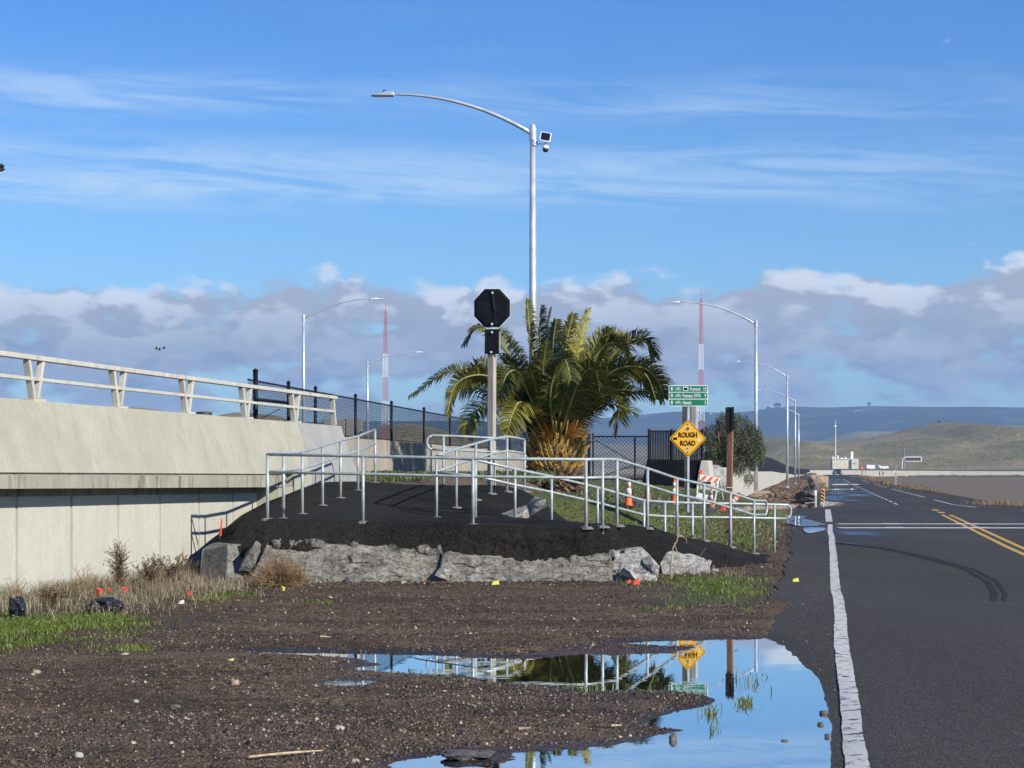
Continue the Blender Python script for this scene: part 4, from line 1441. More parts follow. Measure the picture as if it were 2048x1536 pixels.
# ---- broken concrete along the foot of the ramp
def slab(name, label, top_pts, bot_pts, Yt, Yb, thick, mat, seed, amp=0.05, group=None, nx=60, nz=26, crack=0.0):
    """rough lump of concrete: front face between two pixel outlines, then a top going back"""
    t0 = np.linspace(0, 1, nx)
    tp = np.array(top_pts, float); bp = np.array(bot_pts, float); bp[:, 1] += 9
    xa = max(tp[0, 0], bp[0, 0]) * 0 + np.linspace(0, 1, nx)
    tpx = tp[0, 0] + (tp[-1, 0] - tp[0, 0]) * xa; bpx = bp[0, 0] + (bp[-1, 0] - bp[0, 0]) * xa
    ty = np.interp(tpx, tp[:, 0], tp[:, 1]) + 4.0 * fbm(tpx * 0.035 + seed, tpx * 0, 5, seed + 8); by = np.interp(bpx, bp[:, 0], bp[:, 1])
    rowsv = []
    fr = np.linspace(0, 1, nz)
    ends = np.minimum(1, np.minimum(xa, 1 - xa) * 30)
    for r in fr:
        py = by * (1 - r) + ty * r
        pxx = bpx * (1 - r) + tpx * r
        Y = Yb * (1 - r) + Yt * r
        X = (pxx - 1024) * Y / F; Z = EYE - (py - HZ) * Y / F
        hh = fbm(X * 1.1 + Z * 0.6 + seed, Z * 2.6 - X * 0.25, 4, seed) * 5.0
        fl_ = np.floor(hh); fr_ = hh - fl_
        ter = (fl_ + sstep(0.35, 0.65, fr_)) / 5.0
        n_ = ter * amp * 1.8 + fbm(X * 9.0 + seed, Z * 11.0, 4, seed + 5) * amp * 0.35
        if crack: n_ = n_ + crack * np.abs(fbm(X * 1.5 + Z * 1.2, Z * 1.5 - X, 3, seed + 3))
        rowsv.append(np.stack([X, Y + n_ + (1 - ends) * thick * 0.6, Z + n_ * 0.3], -1))
    for q in np.linspace(0.12, 1, 6):
        Y = Yt + thick * q
        X = (tpx - 1024) * Yt / F; Z = EYE - (ty - HZ) * Yt / F
        n_ = fbm(X * 4 + seed, X * 0 + q * 3, 4, seed + 2) * amp * 0.6
        rowsv.append(np.stack([X, np.full(nx, Y), Z - 0.02 * q + n_ - (1 - ends) * 0.1], -1))
    V = np.array(rowsv)
    nb_ = len(rowsv)
    ix = np.arange(nb_ * nx).reshape(nb_, nx)
    Fq_ = np.stack([ix[:-1, :-1], ix[:-1, 1:], ix[1:, 1:], ix[1:, :-1]], -1).reshape(-1, 4)
    V = V.reshape(-1, 3)
    org = (float(V[:, 0].mean()), float(Yb), 0.0)
    o_ = np_mesh(name, V, Fq_, mat, smooth=True, origin=org)
    m_ = o_.modifiers.new('thick', 'SOLIDIFY'); m_.thickness = 0.06; m_.offset = -1
    return tag(o_, label, 'concrete rubble', group)


RG = 'broken concrete along the foot of the ramp'
slab('concrete_rubble', 'long grey tar-flecked concrete mass in the middle of the ramp foot, right of the round dry bush',
     [(520, 1096), (545, 1088), (640, 1091), (760, 1094), (830, 1101), (893, 1106)], [(478, 1169), (600, 1166), (740, 1162), (888, 1161)], 28.32, 28.0, 0.6, M['rub1'], 5, 0.09, RG, 240, 60)
slab('concrete_rubble', 'low cracked grey slab between the tar-flecked mass and the white split chunk',
     [(872, 1112), (900, 1101), (960, 1109), (1060, 1110), (1160, 1112), (1232, 1106)], [(866, 1161), (960, 1160), (1100, 1158), (1235, 1155)], 28.34, 28.02, 0.6, M['rub1'], 17, 0.08, RG, 220, 50, 0.04)

def chunk(name, label, cat, c, size, mat, seed, group=None, rot=(0, 0, 0), n=15, rough=0.05):
    """angular broken lump: hull of random points, subdivided and roughened"""
    import bmesh
    r = random.Random(seed)
    bm = bmesh.new()
    for k in range(n):
        d = Vector((r.uniform(-1, 1), r.uniform(-1, 1), r.uniform(-1, 1)))
        d = d / max(abs(d.x), abs(d.y), abs(d.z)) * r.uniform(0.75, 1.0)
        bm.verts.new((d.x * size[0], d.y * size[1], d.z * size[2]))
    res = bmesh.ops.convex_hull(bm, input=bm.verts)
    for v in [g_ for g_ in res['geom_interior'] if isinstance(g_, bmesh.types.BMVert)]:
        if v.is_valid: bm.verts.remove(v)
    bmesh.ops.subdivide_edges(bm, edges=bm.edges, cuts=4, use_grid_fill=True)
    bmesh.ops.triangulate(bm, faces=bm.faces)
    m0 = min(size)
    for v in bm.verts:
        d = v.co.normalized()
        v.co += d * (mnoise.noise(v.co / m0 * 1.6 + Vector((seed, 0, 0))) + 0.5 * mnoise.noise(v.co / m0 * 5 + Vector((0, seed, 0)))) * m0 * rough * 2
    me = bpy.data.meshes.new(name); bm.to_mesh(me); bm.free()
    me.materials.append(mat)
    o_ = bpy.data.objects.new(name, me); COL.objects.link(o_)
    o_.location = c; o_.rotation_euler = rot
    return tag(o_, label, cat, group)


def zc(px, py, Y): return P(px, py, Y)
slab('concrete_rubble', 'brightest white split mass of concrete at the ramp corner, behind the orange scraps',
     [(1200, 1116), (1222, 1100), (1238, 1104), (1262, 1098), (1284, 1094), (1304, 1116)], [(1196, 1158), (1250, 1153), (1318, 1149)], 28.75, 28.25, 0.5, M['rub2'], 27, 0.13, RG, 120, 50, 0.10)
chunk('concrete_chunk', 'white slanting broken slab at the ramp corner, just left of the forked twig', 'concrete rubble', zc(1300, 1131, 28.5), (0.09, 0.22, 0.19), M['rub2'], 9, RG, (0.0, -0.55, 0.25), 13, 0.10)
chunk('concrete_chunk', 'small white splinter low at the ramp corner under the slanting slab', 'concrete rubble', zc(1262, 1148, 28.2), (0.16, 0.15, 0.07), M['rub2'], 12, RG, (0.0, 0.3, 0.0), 12, 0.06)
chunk('concrete_chunk', 'small pale broken piece in the gap between the two long grey slabs', 'concrete rubble', zc(884, 1140, 28.05), (0.12, 0.15, 0.13), M['rub2'], 15, RG, (0.2, 0.3, 0.4), 12, 0.07)
chunk('concrete_chunk', 'dark tilted slab piece beside the round dry bush', 'concrete rubble', zc(505, 1118, 28.35), (0.13, 0.25, 0.24), M['rub3'], 18, RG, (0.1, 0.6, 0.2), 12, 0.05)
rgc = random.Random(14)
for i in range(26):
    px = rgc.uniform(600, 1440)
    py = float(np.interp(px, [520, 740, 1100, 1330, 1440], [1169, 1162, 1158, 1149, 1140])) + rgc.uniform(-1, 6)
    Y = EYE * F / (py - HZ)
    sz_ = rgc.uniform(0.02, 0.055)
    chunk('concrete_piece', 'small broken concrete piece among others lying along the foot of the ramp', 'concrete rubble', (P(px, py, Y).x, Y, sz_ * 0.4), (sz_ * 1.4, sz_, sz_ * 0.8), M['rub2' if i % 3 else 'rub1'], 40 + i,
          'small broken pieces along the ramp foot', (rgc.uniform(-.4, .4), rgc.uniform(-.4, .4), rgc.uniform(0, 3)), 10, 0.06)
slab('concrete_rubble', 'pale rounded slab with worn markings, rightmost at the ramp foot behind the bare twig',
     [(1310, 1108), (1340, 1103), (1380, 1108), (1405, 1118), (1422, 1128)], [(1322, 1141), (1360, 1141), (1424, 1136)], 30.2, 29.9, 0.45, M['rub2'], 37, 0.05, RG, 60, 24)
chunk('concrete_chunk', 'pale broken chunk on the slope between the upper and lower handrails, larger left part', 'concrete rubble', P(1038, 1033, 33.2), (0.26, 0.3, 0.12), M['rub2'], 21, RG, (0.2, -0.45, 0.2), 13, 0.07)
chunk('concrete_chunk', 'pale broken chunk on the slope under the rear handrail, right part', 'concrete rubble', P(1072, 1014, 33.6), (0.2, 0.25, 0.10), M['rub2'], 24, RG, (0.2, -0.6, 0.1), 13, 0.07)

# leaning block at the left end (two visible faces)
blk2 = MB()
fr = [P(397, 1166, 28.6), P(404, 1098, 28.9), P(424, 1086, 29.1), P(455, 1089, 28.5), P(453, 1170, 28.1)]
blk2.prism(fr, (0.15, 0.9, 0.0))
rt = [P(453, 1170, 28.1), P(455, 1089, 28.5), P(520, 1086, 29.1), P(528, 1100, 29.0), P(518, 1118, 28.7), P(478, 1170, 28.2)]
blk2.prism(rt, (0.0, 0.6, 0.0))
o = blk2.build('concrete_block', M['rub3'], None, origin=(-4.1, 28.6, 0), bevel=0.02)
tag(o, 'leaning square-edged concrete block with rust stain at the left end of the ramp', 'concrete block')

# ================================================================== HANDRAILS
def railing(label, loc, top_pts, posts, group, gap=0.26, loop_end=None, loop_start=None, rad=0.0225):
    """top_pts: (px,py,Y) of the top rail; posts: (px, py_base, index or point)"""
    t_ = thing('handrail', label, 'handrail', loc, group)
    tp = [P(*p) for p in top_pts]
    md = [p - Vector((0, 0, gap)) for p in tp]

    def loop(pe, pin, md_e):
        d = (pe - pin).normalized(); d.z = 0; d.normalize()
        c = pe
        out = []
        R = gap / 2
        for k in range(0, 7):
            a = math.pi / 2 * (1 - k / 3.0)
            fl = 0.10
            out.append(c + d * (math.cos(a) * R * 0.75) + Vector((0, 0, -R + math.sin(a) * R)))
        return out
    pts_t = list(tp); pts_m = list(md)
    mbt = MB()
    if loop_end:
        pts_t = pts_t + loop(tp[-1], tp[-2], md[-1])
    if loop_start:
        pts_t = loop(tp[0], tp[1], md[0])[::-1] + pts_t
    mbt.tube(pts_t, rad, 12)
    mbt.build('top_rail', M['rail'], t_, smooth=True)
    mbm = MB(); mbm.tube(pts_m, rad * 0.95, 12)
    mbm.build('middle_rail', M['rail'], t_, smooth=True)
    for (px, py, Y) in posts:
        b_ = P(px, py, Y)
        # top on the rail polyline at that x/y
        best = None
        for i in range(len(tp) - 1):
            a_, c_ = tp[i], tp[i + 1]
            ab = Vector((c_.x - a_.x, c_.y - a_.y)); ap_ = Vector((b_.x - a_.x, b_.y - a_.y))
            s_ = max(0, min(1, ab.dot(ap_) / max(ab.length_squared, 1e-9)))
            q = a_.lerp(c_, s_)
            d_ = (Vector((q.x, q.y)) - Vector((b_.x, b_.y))).length
            if best is None or d_ < best[0]: best = (d_, q)
        q = best[1]
        zb_ = float(ramp_z(q.x, q.y)[0]) if q.y < 38.1 else b_.z
        zb_ = min(zb_, b_.z + 0.25)
        m_ = MB(); m_.tube([(q.x, q.y, zb_ - 0.12), (q.x, q.y, q.z - 0.01)], rad * 1.05, 12)
        po = m_.build('post', M['rail'], t_, smooth=True)
        m_ = MB()
        rng = random.Random(int(px))
        prof = [(0.10 + 0.03 * rng.random(), -0.03), (0.08, 0.004), (0.04, 0.008)]
        m_.lathe(prof, (q.x, q.y, zb_), 9)
        m_.build('grout_foot', M['plate'], po)
    return t_


RGp = 'grey steel handrails of the ramp'
railing('front grey handrail from the bridge end round the landing and down to a rounded end', P(946, 1049, 28.8),
        [(750, 859, 36.2), (716, 872.5, 35), (681, 881, 33.7), (645, 892, 32.3), (604.5, 904, 31), (567, 906, 30), (534, 909, 29.45), (726, 912, 29.05), (946, 917, 28.75), (1172, 919, 28.4), (1205, 918.5, 28.7),
         (1234, 918.5, 29.1), (1295, 937, 30.8), (1354, 957, 32.3), (1408, 969, 33.8), (1461, 986, 35), (1508, 1001, 36.4), (1530, 1001.5, 36.9)],
        [(750, 964, 36.2), (716, 980, 35), (681, 995, 33.7), (645, 1010, 32.3), (604.5, 1027, 31), (567, 1036, 30), (535, 1037, 29.45), (726, 1043, 29.05), (946, 1049, 28.75), (1172, 1055, 28.4), (1205, 1052, 28.7), (1234, 1050, 29.1),
         (1295, 1055, 30.8), (1354, 1070, 32.3), (1408, 1080, 33.8), (1461, 1093, 35), (1508, 1106.5, 36.4)], RGp, loop_end=True)
railing('inner grey handrail climbing from the landing corner to the wooden sign post', P(950, 1000, 34.5),
        [(873, 912, 32.5), (912.6, 898, 33.7), (951.6, 887, 34.8), (982, 878.6, 35.5), (1014, 873, 36.3), (1029, 875, 36.7), (1049, 879, 37.2)],
        [(873, 1034, 32.5), (912.6, 1014, 33.7), (951.6, 998, 34.8), (982, 986, 35.5), (1014, 982, 36.3), (1049, 980, 37.2)], RGp)
railing('short level grey handrail with a rounded left end behind the inner handrail', P(900, 975, 37.5),
        [(864, 871, 37.4), (887, 871.5, 37.4), (930, 873, 37.5), (982, 876, 37.6), (1010, 877, 37.7)],
        [(887, 975, 37.4), (982, 978, 37.6)], RGp, loop_start=True)
railing('rear grey handrail dropping along the lower path and running level to a rounded right end', P(1200, 1040, 34.5),
        [(873, 912, 32.5), (951, 920, 32.4), (1030, 938, 32.8), (1103, 953, 33.4), (1195, 975, 34.3), (1288, 1001, 36.2), (1330, 1004, 36.5), (1385, 1006, 36.9), (1460, 1007, 37.3), (1549, 1009, 37.7), (1573, 1009.5, 37.8)],
        [(951, 1035, 32.4), (1030, 1035, 32.8), (1103, 1043, 33.4), (1195, 1052, 34.3), (1288, 1066, 36.2), (1330, 1072, 36.5), (1385, 1080, 36.9), (1460, 1095, 37.3), (1549, 1110, 37.7)], RGp, loop_end=True)
# ================================================================== STREET LIGHTS
def street_light(label, group, px, py_top, py_base, Y, side, arm_dx, arm_rise, head_px=None, r0=0.11, extras=False):
    t_ = thing('street_light', label, 'street light', P(px, py_base, Y), group)
    b_ = P(px, py_base, Y); tpz = P(px, py_top, Y).z
    m_ = MB(); m_.tube([(b_.x, Y, b_.z - 0.2), (b_.x, Y, tpz)], [r0, r0 * 0.62], 16)
    po = m_.build('pole', M['pole'], t_, smooth=True)
    m_ = MB(); m_.box((b_.x, Y, b_.z + 0.02), (0.42, 0.42, 0.05))
    for i in (-1, 1):
        for j in (-1, 1): m_.tube([(b_.x + i * 0.15, Y + j * 0.15, b_.z), (b_.x + i * 0.15, Y + j * 0.15, b_.z + 0.12)], 0.02, 6)
    m_.build('base_plate', M['pole'], t_)
    m_ = MB(); m_.lathe([(r0 * 0.68, 0), (r0 * 0.66, 0.04), (r0 * 0.3, 0.09)], (b_.x, Y, tpz), 14)
    m_.build('cap', M['pole'], po)
    m_ = MB()
    pts = []
    n = 14
    za = tpz - 0.16
    for k in range(n + 1):
        s_ = k / n
        e = arm_rise * (1 - (1 - s_) ** 2.1)
        pts.append((b_.x + side * arm_dx * s_, Y, za + e))
    m_.tube(pts, [0.055 - 0.028 * k / n for k in range(n + 1)], 10)
    m_.build('arm', M['pole'], t_, smooth=True)
    m_ = MB(); m_.lathe([(r0 * 0.85, -0.15), (r0 * 0.85, 0.15)], (b_.x, Y, za), 14); m_.build('arm_clamp', M['pole'], t_)
    e = Vector(pts[-1])
    m_ = MB()
    hw = 0.13
    # flat LED head: thick housing at the arm, thin panel outside
    prof = [(0.02, 0.045), (-0.20, 0.055), (-0.30, 0.01), (-0.52, -0.005), (-0.54, -0.035), (0.02, -0.045)]
    a = [Vector((e.x - side * 0 + (-side) * q[0], Y - hw, e.z + q[1])) for q in prof]
    m_.prism(a, (0, 2 * hw, 0))
    hd = m_.build('lamp_head', M['whpaint'] if not extras else M['pole'], t_, bevel=0.008)
    m_ = MB(); m_.box((e.x + side * 0.30, Y, e.z - 0.045), (0.40, 0.2, 0.015)); m_.build('lens', M['lampglass'], hd)
    m_ = MB(); m_.lathe([(0.035, 0), (0.035, 0.05), (0.02, 0.06)], (e.x + side * 0.22, Y, e.z + 0.045), 10); m_.build('photocell', M['black'], hd)
    return t_, Vector((b_.x, Y, tpz)), po


RL = 'street lights along the road'
mainl, mt, mpole = street_light('tall street light behind the palm with a solar panel and camera', RL, 1065.5, 255, 962, 49.4, -1, 3.45, 0.98, extras=True)
sp = thing('solar_panel', 'small tilted solar panel on a bracket at the top of the tall street light', 'solar panel', P(1090, 285, 49.3))
m_ = MB()
c0 = P(1091, 274, 49.3)
rot = Matrix.Rotation(math.radians(-32), 3, 'X') @ Matrix.Rotation(math.radians(8), 3, 'Z')
rr_ = Matrix.Rotation(math.radians(10), 3, 'Y') @ Matrix.Rotation(math.radians(-28), 3, 'X')
m_.box(c0, (0.27, 0.03, 0.27), rr_); m_.build('panel_frame', M['whpaint'], sp)
m_ = MB(); m_.box(c0 + rr_ @ Vector((0, -0.02, 0)), (0.225, 0.006, 0.225), rr_); m_.build('cells', M['solar'], sp)
m_ = MB(); m_.bar(P(1067, 288, 49.35), P(1095, 287.5, 49.35), 0.025); m_.bar(P(1092, 288, 49.35), P(1091, 276, 49.35), 0.025); m_.build('bracket', M['pole'], sp)
m_ = MB(); q = P(1068, 286, 49.4); m_.lathe([(0.095, -0.07), (0.095, 0.07)], q, 14); m_.build('strap', M['pole'], sp)
cm = thing('security_camera', 'round white dome camera hanging under the solar panel', 'camera', P(1091, 303, 49.3))
m_ = MB(); q = P(1091, 296, 49.3); m_.lathe([(0.02, 0.07), (0.075, 0.05), (0.085, 0.0), (0.08, -0.02)], q, 16); m_.build('housing', M['whpaint'], cm, smooth=True)
m_ = MB(); m_.lathe([(0.078, -0.02), (0.072, -0.06), (0.05, -0.095), (0.01, -0.105)], q, 16); m_.build('dome', M['glass'], cm, smooth=True)
street_light('nearest of the right-hand row of street lights, standing by the bushy tree', RL, 1512, 643, 987, 115, -1, 4.4, 1.28, r0=0.12)
street_light('second street light of the right-hand row beyond the bushy tree', RL, 1574.5, 750, 975, 181.6, -1, 4.3, 1.40, r0=0.12)
street_light('third street light of the right-hand row beyond the bushy tree', RL, 1590.5, 800, 968, 249, -1, 4.3, 1.40, r0=0.12)
street_light('farthest and smallest street light of the right-hand row', RL, 1597.5, 828, 964, 314, -1, 4.3, 1.40, r0=0.12)
HL = 'street lights across the highway'
street_light('street light behind the bridge railing with its arm to the right', HL, 607, 632, 905, 110.9, 1, 3.95, 1.12, r0=0.11)
street_light('smaller street light behind the chain link fence, arm to the right', HL, 735, 725, 900, 160, 1, 4.1, 1.0, r0=0.11)

# ================================================================== RADIO MASTS
def mast(label, px, py_top, py_bot, Y, w0, bands):
    t_ = thing('radio_mast', label, 'radio mast', P(px, py_bot, Y), 'radio masts on the horizon')
    zb_, zt2 = P(0, py_bot, Y).z, P(0, py_top, Y).z
    x0 = P(px, 0, Y).x
    H = zt2 - zb_
    n = 34
    def corner(s_, k):
        w = w0 * (1 - 0.72 * s_)
        if s_ > 0.985: w *= 0.3
        a = math.radians(90 + 120 * k)
        return Vector((x0 + math.cos(a) * w / 1.7, Y + math.sin(a) * w / 1.7, zb_ + H * s_))
    per = n // bands
    for b in range(bands):
        m_ = MB()
        for i in range(b * per, min((b + 1) * per, n) if b < bands - 1 else n):
            s0, s1 = i / n, (i + 1) / n
            for k in range(3):
                k2 = (k + 1) % 3
                m_.bar(corner(s0, k), corner(s1, k), 0.20)
                m_.bar(corner(s0, k), corner(s1, k2), 0.09)
                m_.bar(corner(s0, k2), corner(s1, k), 0.09)
                m_.bar(corner(s1, k), corner(s1, k2), 0.09)
        m_.build('lattice_section', M['redpaint'] if b % 2 else M['whpaint'], t_)
    m_ = MB(); m_.tube([(x0, Y, zt2), (x0, Y, zt2 + H * 0.06)], 0.12, 6); m_.build('antenna', M['redpaint'], t_)


mast('thin red and white lattice mast rising left of the covered octagonal sign', 771, 622, 945, 1050, 4.6, 6)
mast('thin red and white lattice mast rising behind the green sign', 1402, 596, 945, 1050, 4.2, 6)

# ================================================================== SIGNS
def text(body, c, size, mat, parent, name='lettering', width=None, bold=0.0, roll=0.0):
    cu = bpy.data.curves.new(name, 'FONT')
    cu.body = body
    cu.size = size
    cu.align_x = 'CENTER'; cu.align_y = 'CENTER'
    cu.extrude = 0.0015
    cu.offset = bold
    tmp = bpy.data.objects.new('tmp', cu)
    COL.objects.link(tmp)
    bpy.context.view_layer.update()
    dg = bpy.context.evaluated_depsgraph_get()
    me = bpy.data.meshes.new_from_object(tmp.evaluated_get(dg))
    bpy.data.objects.remove(tmp)
    v = np.zeros(len(me.vertices) * 3); me.vertices.foreach_get('co', v); v = v.reshape(-1, 3)
    if width:
        ww = v[:, 0].max() - v[:, 0].min()
        v[:, 0] *= width / ww
    v[:, 0] -= (v[:, 0].max() + v[:, 0].min()) / 2
    v[:, 1] -= (v[:, 1].max() + v[:, 1].min()) / 2
    out = np.stack([v[:, 0], -v[:, 2], v[:, 1]], -1)
    w = Vector((0, 0, 0)); p = parent
    while p is not None:
        w = w + p.location; p = p.parent
    out = out + np.array([c[0] - w.x, c[1] - w.y, c[2] - w.z])
    me.vertices.foreach_set('co', out.ravel())
    me.materials.clear(); me.materials.append(mat)
    me.update()
    o_ = bpy.data.objects.new(name, me)
    COL.objects.link(o_); o_.parent = parent
    return o_


# --- covered octagon
YS = 37.6
st = thing('covered_stop_sign', 'octagonal sign under a black cover on a weathered wooden post before the palm', 'road sign', P(983, 1000, YS))
cpt = P(984.5, 616, YS)
R8 = 35.5 * YS / F / math.cos(math.pi / 8) * 1.005
octo = lambda r, y: [Vector((cpt.x + r * math.cos(math.pi / 8 + k * math.pi / 4), y, cpt.z + r * 1.07 * math.sin(math.pi / 8 + k * math.pi / 4))) for k in range(8)]
m_ = MB(); m_.prism(octo(R8 * 1.02, YS), (0, 0.012, 0)); m_.build('sign_plate', M['whpaint'], st)
# crumpled cloth cover
rng = np.random.RandomState(4)
V = []; nR = 12; nA = 64
V.append((cpt.x, YS - 0.03, cpt.z))
for r in range(1, nR + 1):
    for a in range(nA):
        th = 2 * math.pi * a / nA
        tt_ = (th - math.pi / 8) % (math.pi / 4) - math.pi / 8
        rr2 = R8 * math.cos(math.pi / 8) / math.cos(tt_) * r / nR
        x_, z_ = cpt.x + rr2 * math.cos(th), cpt.z + rr2 * 1.07 * math.sin(th)
        fold = 0.018 * float(fbm(np.array((x_ - cpt.x) * 3 + (z_ - cpt.z) * 1.5 + 5), np.array((z_ - cpt.z) * 2.5), 3, 77))
        ridge = 0.03 * math.exp(-((x_ - cpt.x - 0.02 - 0.12 * (cpt.z - z_)) / 0.02) ** 2) * (1 if z_ > cpt.z - 0.05 else 0.3)
        V.append((x_, YS - 0.03 - fold - ridge if r < nR else YS - 0.004, z_))
Fc = [(0, 1 + a, 1 + (a + 1) % nA) for a in range(nA)]
for r in range(nR - 1):
    for a in range(nA):
        a2 = (a + 1) % nA
        Fc.append((1 + r * nA + a, 1 + (r + 1) * nA + a, 1 + (r + 1) * nA + a2, 1 + r * nA + a2))
m_ = MB(); m_.add(V, Fc); cov = m_.build('cover', M['blackcloth'], st, smooth=True)
m_ = MB(); pl = [P(970, 659, YS), P(1001, 659, YS), P(1002, 708, YS), P(969, 708, YS)]
m_.prism(pl, (0, -0.03, 0)); m_.build('covered_plaque', M['blackcloth'], st, bevel=0.006)
m_ = MB(); m_.prism([P(998, 662, YS - 0.034), P(1002, 663, YS - 0.034), P(1002, 706, YS - 0.034), P(998, 706, YS - 0.034)], (0, -0.004, 0)); m_.build('plaque_edge', M['signback'], st)
for (px, py) in ((985, 585.5), (984, 648), (984, 664.5), (982.5, 704)):
    q = P(px, py, YS - 0.075); m_ = MB()
    m_.tube([(q.x, q.y + 0.05, q.z), (q.x, q.y, q.z)], 0.022, 10); m_.build('bolt', M['galv'], st)
m_ = MB(); m_.bar(P(972, 657, YS), P(997, 657, YS), 0.035, 0.02); m_.build('bracket', M['galv'], st)
m_ = MB()
a, b_ = P(983, 1004, YS + 0.08), P(984.5, 590, YS + 0.08)
m_.bar(a, b_, 0.125, 0.125, up=Vector((0.5, 1, 0)).normalized()); m_.build('post', M['wood'], st, bevel=0.008)

# --- green destination sign + yellow diamond on one steel post
YD = 41.6
KS = (YD / F) / 0.0149
ds = thing('direction_sign', 'green bicycle route sign listing three distances, above the yellow diamond', 'road sign', P(1376, 1026, YD))
s_px = YD / F
m_ = MB(); m_.bar(P(1376.5, 1027, YD), P(1377, 775, YD), 0.042, 0.04); m_.build('post', M['galv'], ds)
def rrect(x0, y0, x1, y1, r, Y):
    out = []
    for cx_, cy_, a0 in ((x1 - r, y0 + r, 0), (x0 + r, y0 + r, 90), (x0 + r, y1 - r, 180), (x1 - r, y1 - r, 270)):
        for k in range(5):
            a_ = math.radians(a0 + 90 * k / 4)
            out.append(P(cx_ + r * math.cos(a_), cy_ - r * math.sin(a_), Y))
    return out
m_ = MB(); m_.prism(rrect(1337.5, 770.5, 1416, 812.5, 4, YD - 0.04), (0, 0.012, 0)); m_.build('sign_border', M['whpaint'], ds)
for i, (y0, y1) in enumerate(((771.8, 783.6), (785.0, 797.2), (798.8, 811.0))):
    m_ = MB(); m_.prism(rrect(1338.9, y0, 1414.7, y1, 1.6, YD - 0.044), (0, 0.004, 0))
    pn_ = m_.build('sign_panel', M['green'], ds)
    yc = (y0 + y1) / 2
    YL = YD - 0.048
    # arrow
    m_ = MB(); m_.prism([P(x, y, YL) for x, y in ((1343.8, yc - 3.9), (1346.3, yc - 0.4), (1344.8, yc - 0.4), (1344.8, yc + 3.6), (1342.8, yc + 3.6), (1342.8, yc - 0.4), (1341.3, yc - 0.4))], (0, 0.002, 0))
    m_.build('arrow', M['whpaint'], pn_)
    # bicycle
    m_ = MB()
    for wx_ in (1352.6, 1359.4):
        pts = [P(wx_ + 2.3 * math.cos(a), yc + 1.2 + 2.3 * math.sin(a), YL) for a in np.linspace(0, 2 * math.pi, 17)]
        m_.tube(pts, 0.0034, 4)
    for a_, b2 in (((1352.6, yc + 1.2), (1354.6, yc - 1.8)), ((1354.6, yc - 1.8), (1358.4, yc - 1.8)), ((1358.4, yc - 1.8), (1359.4, yc + 1.2)), ((1354.6, yc - 1.8), (1356.2, yc + 1.2)), ((1356.2, yc + 1.2), (1358.4, yc - 1.8)),
                   ((1356.2, yc + 1.2), (1352.6, yc + 1.2)), ((1358.4, yc - 1.8), (1358.0, yc - 3.4)), ((1358.0, yc - 3.4), (1356.8, yc - 3.4)), ((1353.8, yc - 2.6), (1355.4, yc - 2.6))):
        m_.tube([P(*a_, YL), P(*b2, YL)], 0.0034, 4)
    m_.build('bicycle_symbol', M['whpaint'], pn_)
    if i == 0:
        m_ = MB(); m_.prism(rrect(1366.2, 773.6, 1376.6, 781.8, 1.4, YL), (0, 0.002, 0)); pl_ = m_.build('route_shield', M['whpaint'], pn_)
        m_ = MB(); m_.prism(rrect(1367.6, 775.2, 1375.2, 780.4, 0.8, YL - 0.003), (0, 0.002, 0)); m_.build('route_mark', M['black'], pl_)
        words = [('Fremont', 1390.5, 20.5), ('10', 1410, 5.5)]
    elif i == 1:
        words = [('Fremont', 1375.5, 20.0), ('DWTN', 1394.5, 13.0), ('9', 1410.5, 2.6)]
    else:
        words = [('Newark', 1374.5, 17.5), ('3', 1410.5, 2.6)]
    for wd, xc_, ww in words:
        text(wd, P(xc_, yc + 0.2, YL), 8.6 * s_px * 1.15, M['whpaint'], pn_, 'lettering', ww * s_px, 0.0012)

dm = thing('rough_road_sign', 'yellow diamond sign reading ROUGH ROAD with small stickers on it', 'road sign', P(1376, 915, YD))
YQ = YD - 0.05
def diamond(r, Y, rnd=0.0):
    c = (1375.7, 877)
    out = []
    R = r
    for k in range(4):
        a = k * 90
        cx_ = c[0] + (R - 4.2) * math.cos(math.radians(a)); cy_ = c[1] - (R + 1.2 - 4.2) * math.sin(math.radians(a))
        for q in range(-2, 3):
            b = math.radians(a + q * 22.5)
            out.append(P(cx_ + 3.0 * math.cos(b), cy_ - 3.0 * math.sin(b), Y))
    return out
m_ = MB(); m_.prism(diamond(37.0, YQ), (0, 0.012, 0)); m_.build('sign_plate', M['amber'], dm)
m_ = MB(); m_.prism(diamond(35.2, YQ - 0.003), (0, 0.002, 0)); m_.build('black_border', M['black'], dm)
m_ = MB(); m_.prism(diamond(33.4, YQ - 0.006), (0, 0.002, 0)); m_.build('sign_face', M['amber'], dm)
text('ROUGH', P(1375.6, 869.8, YQ - 0.01), 0.205 * KS, M['black'], dm, 'lettering', 37.5 * s_px, 0.005)
text('ROAD', P(1375.6, 886.3, YQ - 0.01), 0.205 * KS, M['black'], dm, 'lettering', 30.5 * s_px, 0.005)
m_ = MB(); q = P(1375.6, 857.5, YQ - 0.01)
m_.tube([(q.x, q.y, q.z), (q.x, q.y - 0.003, q.z)], 0.043, 16); s1_ = m_.build('round_sticker', M['dirtywh'], dm)
m_ = MB(); m_.tube([(q.x, q.y - 0.004, q.z), (q.x, q.y - 0.006, q.z)], 0.032, 14); m_.build('sticker_centre', M['darkmetal'], s1_)
m_ = MB(); m_.prism([P(x, y, YQ - 0.014) for x, y in ((1375.6, 854.6), (1377.8, 859.5), (1373.4, 859.5))], (0, 0.002, 0)); m_.build('sticker_mark', M['dirtywh'], s1_)
m_ = MB(); m_.prism(rrect(1371.8, 894, 1378.2, 900.5, 0.8, YQ - 0.01), (0, 0.002, 0)); s2_ = m_.build('square_sticker', M['dirtywh'], dm)
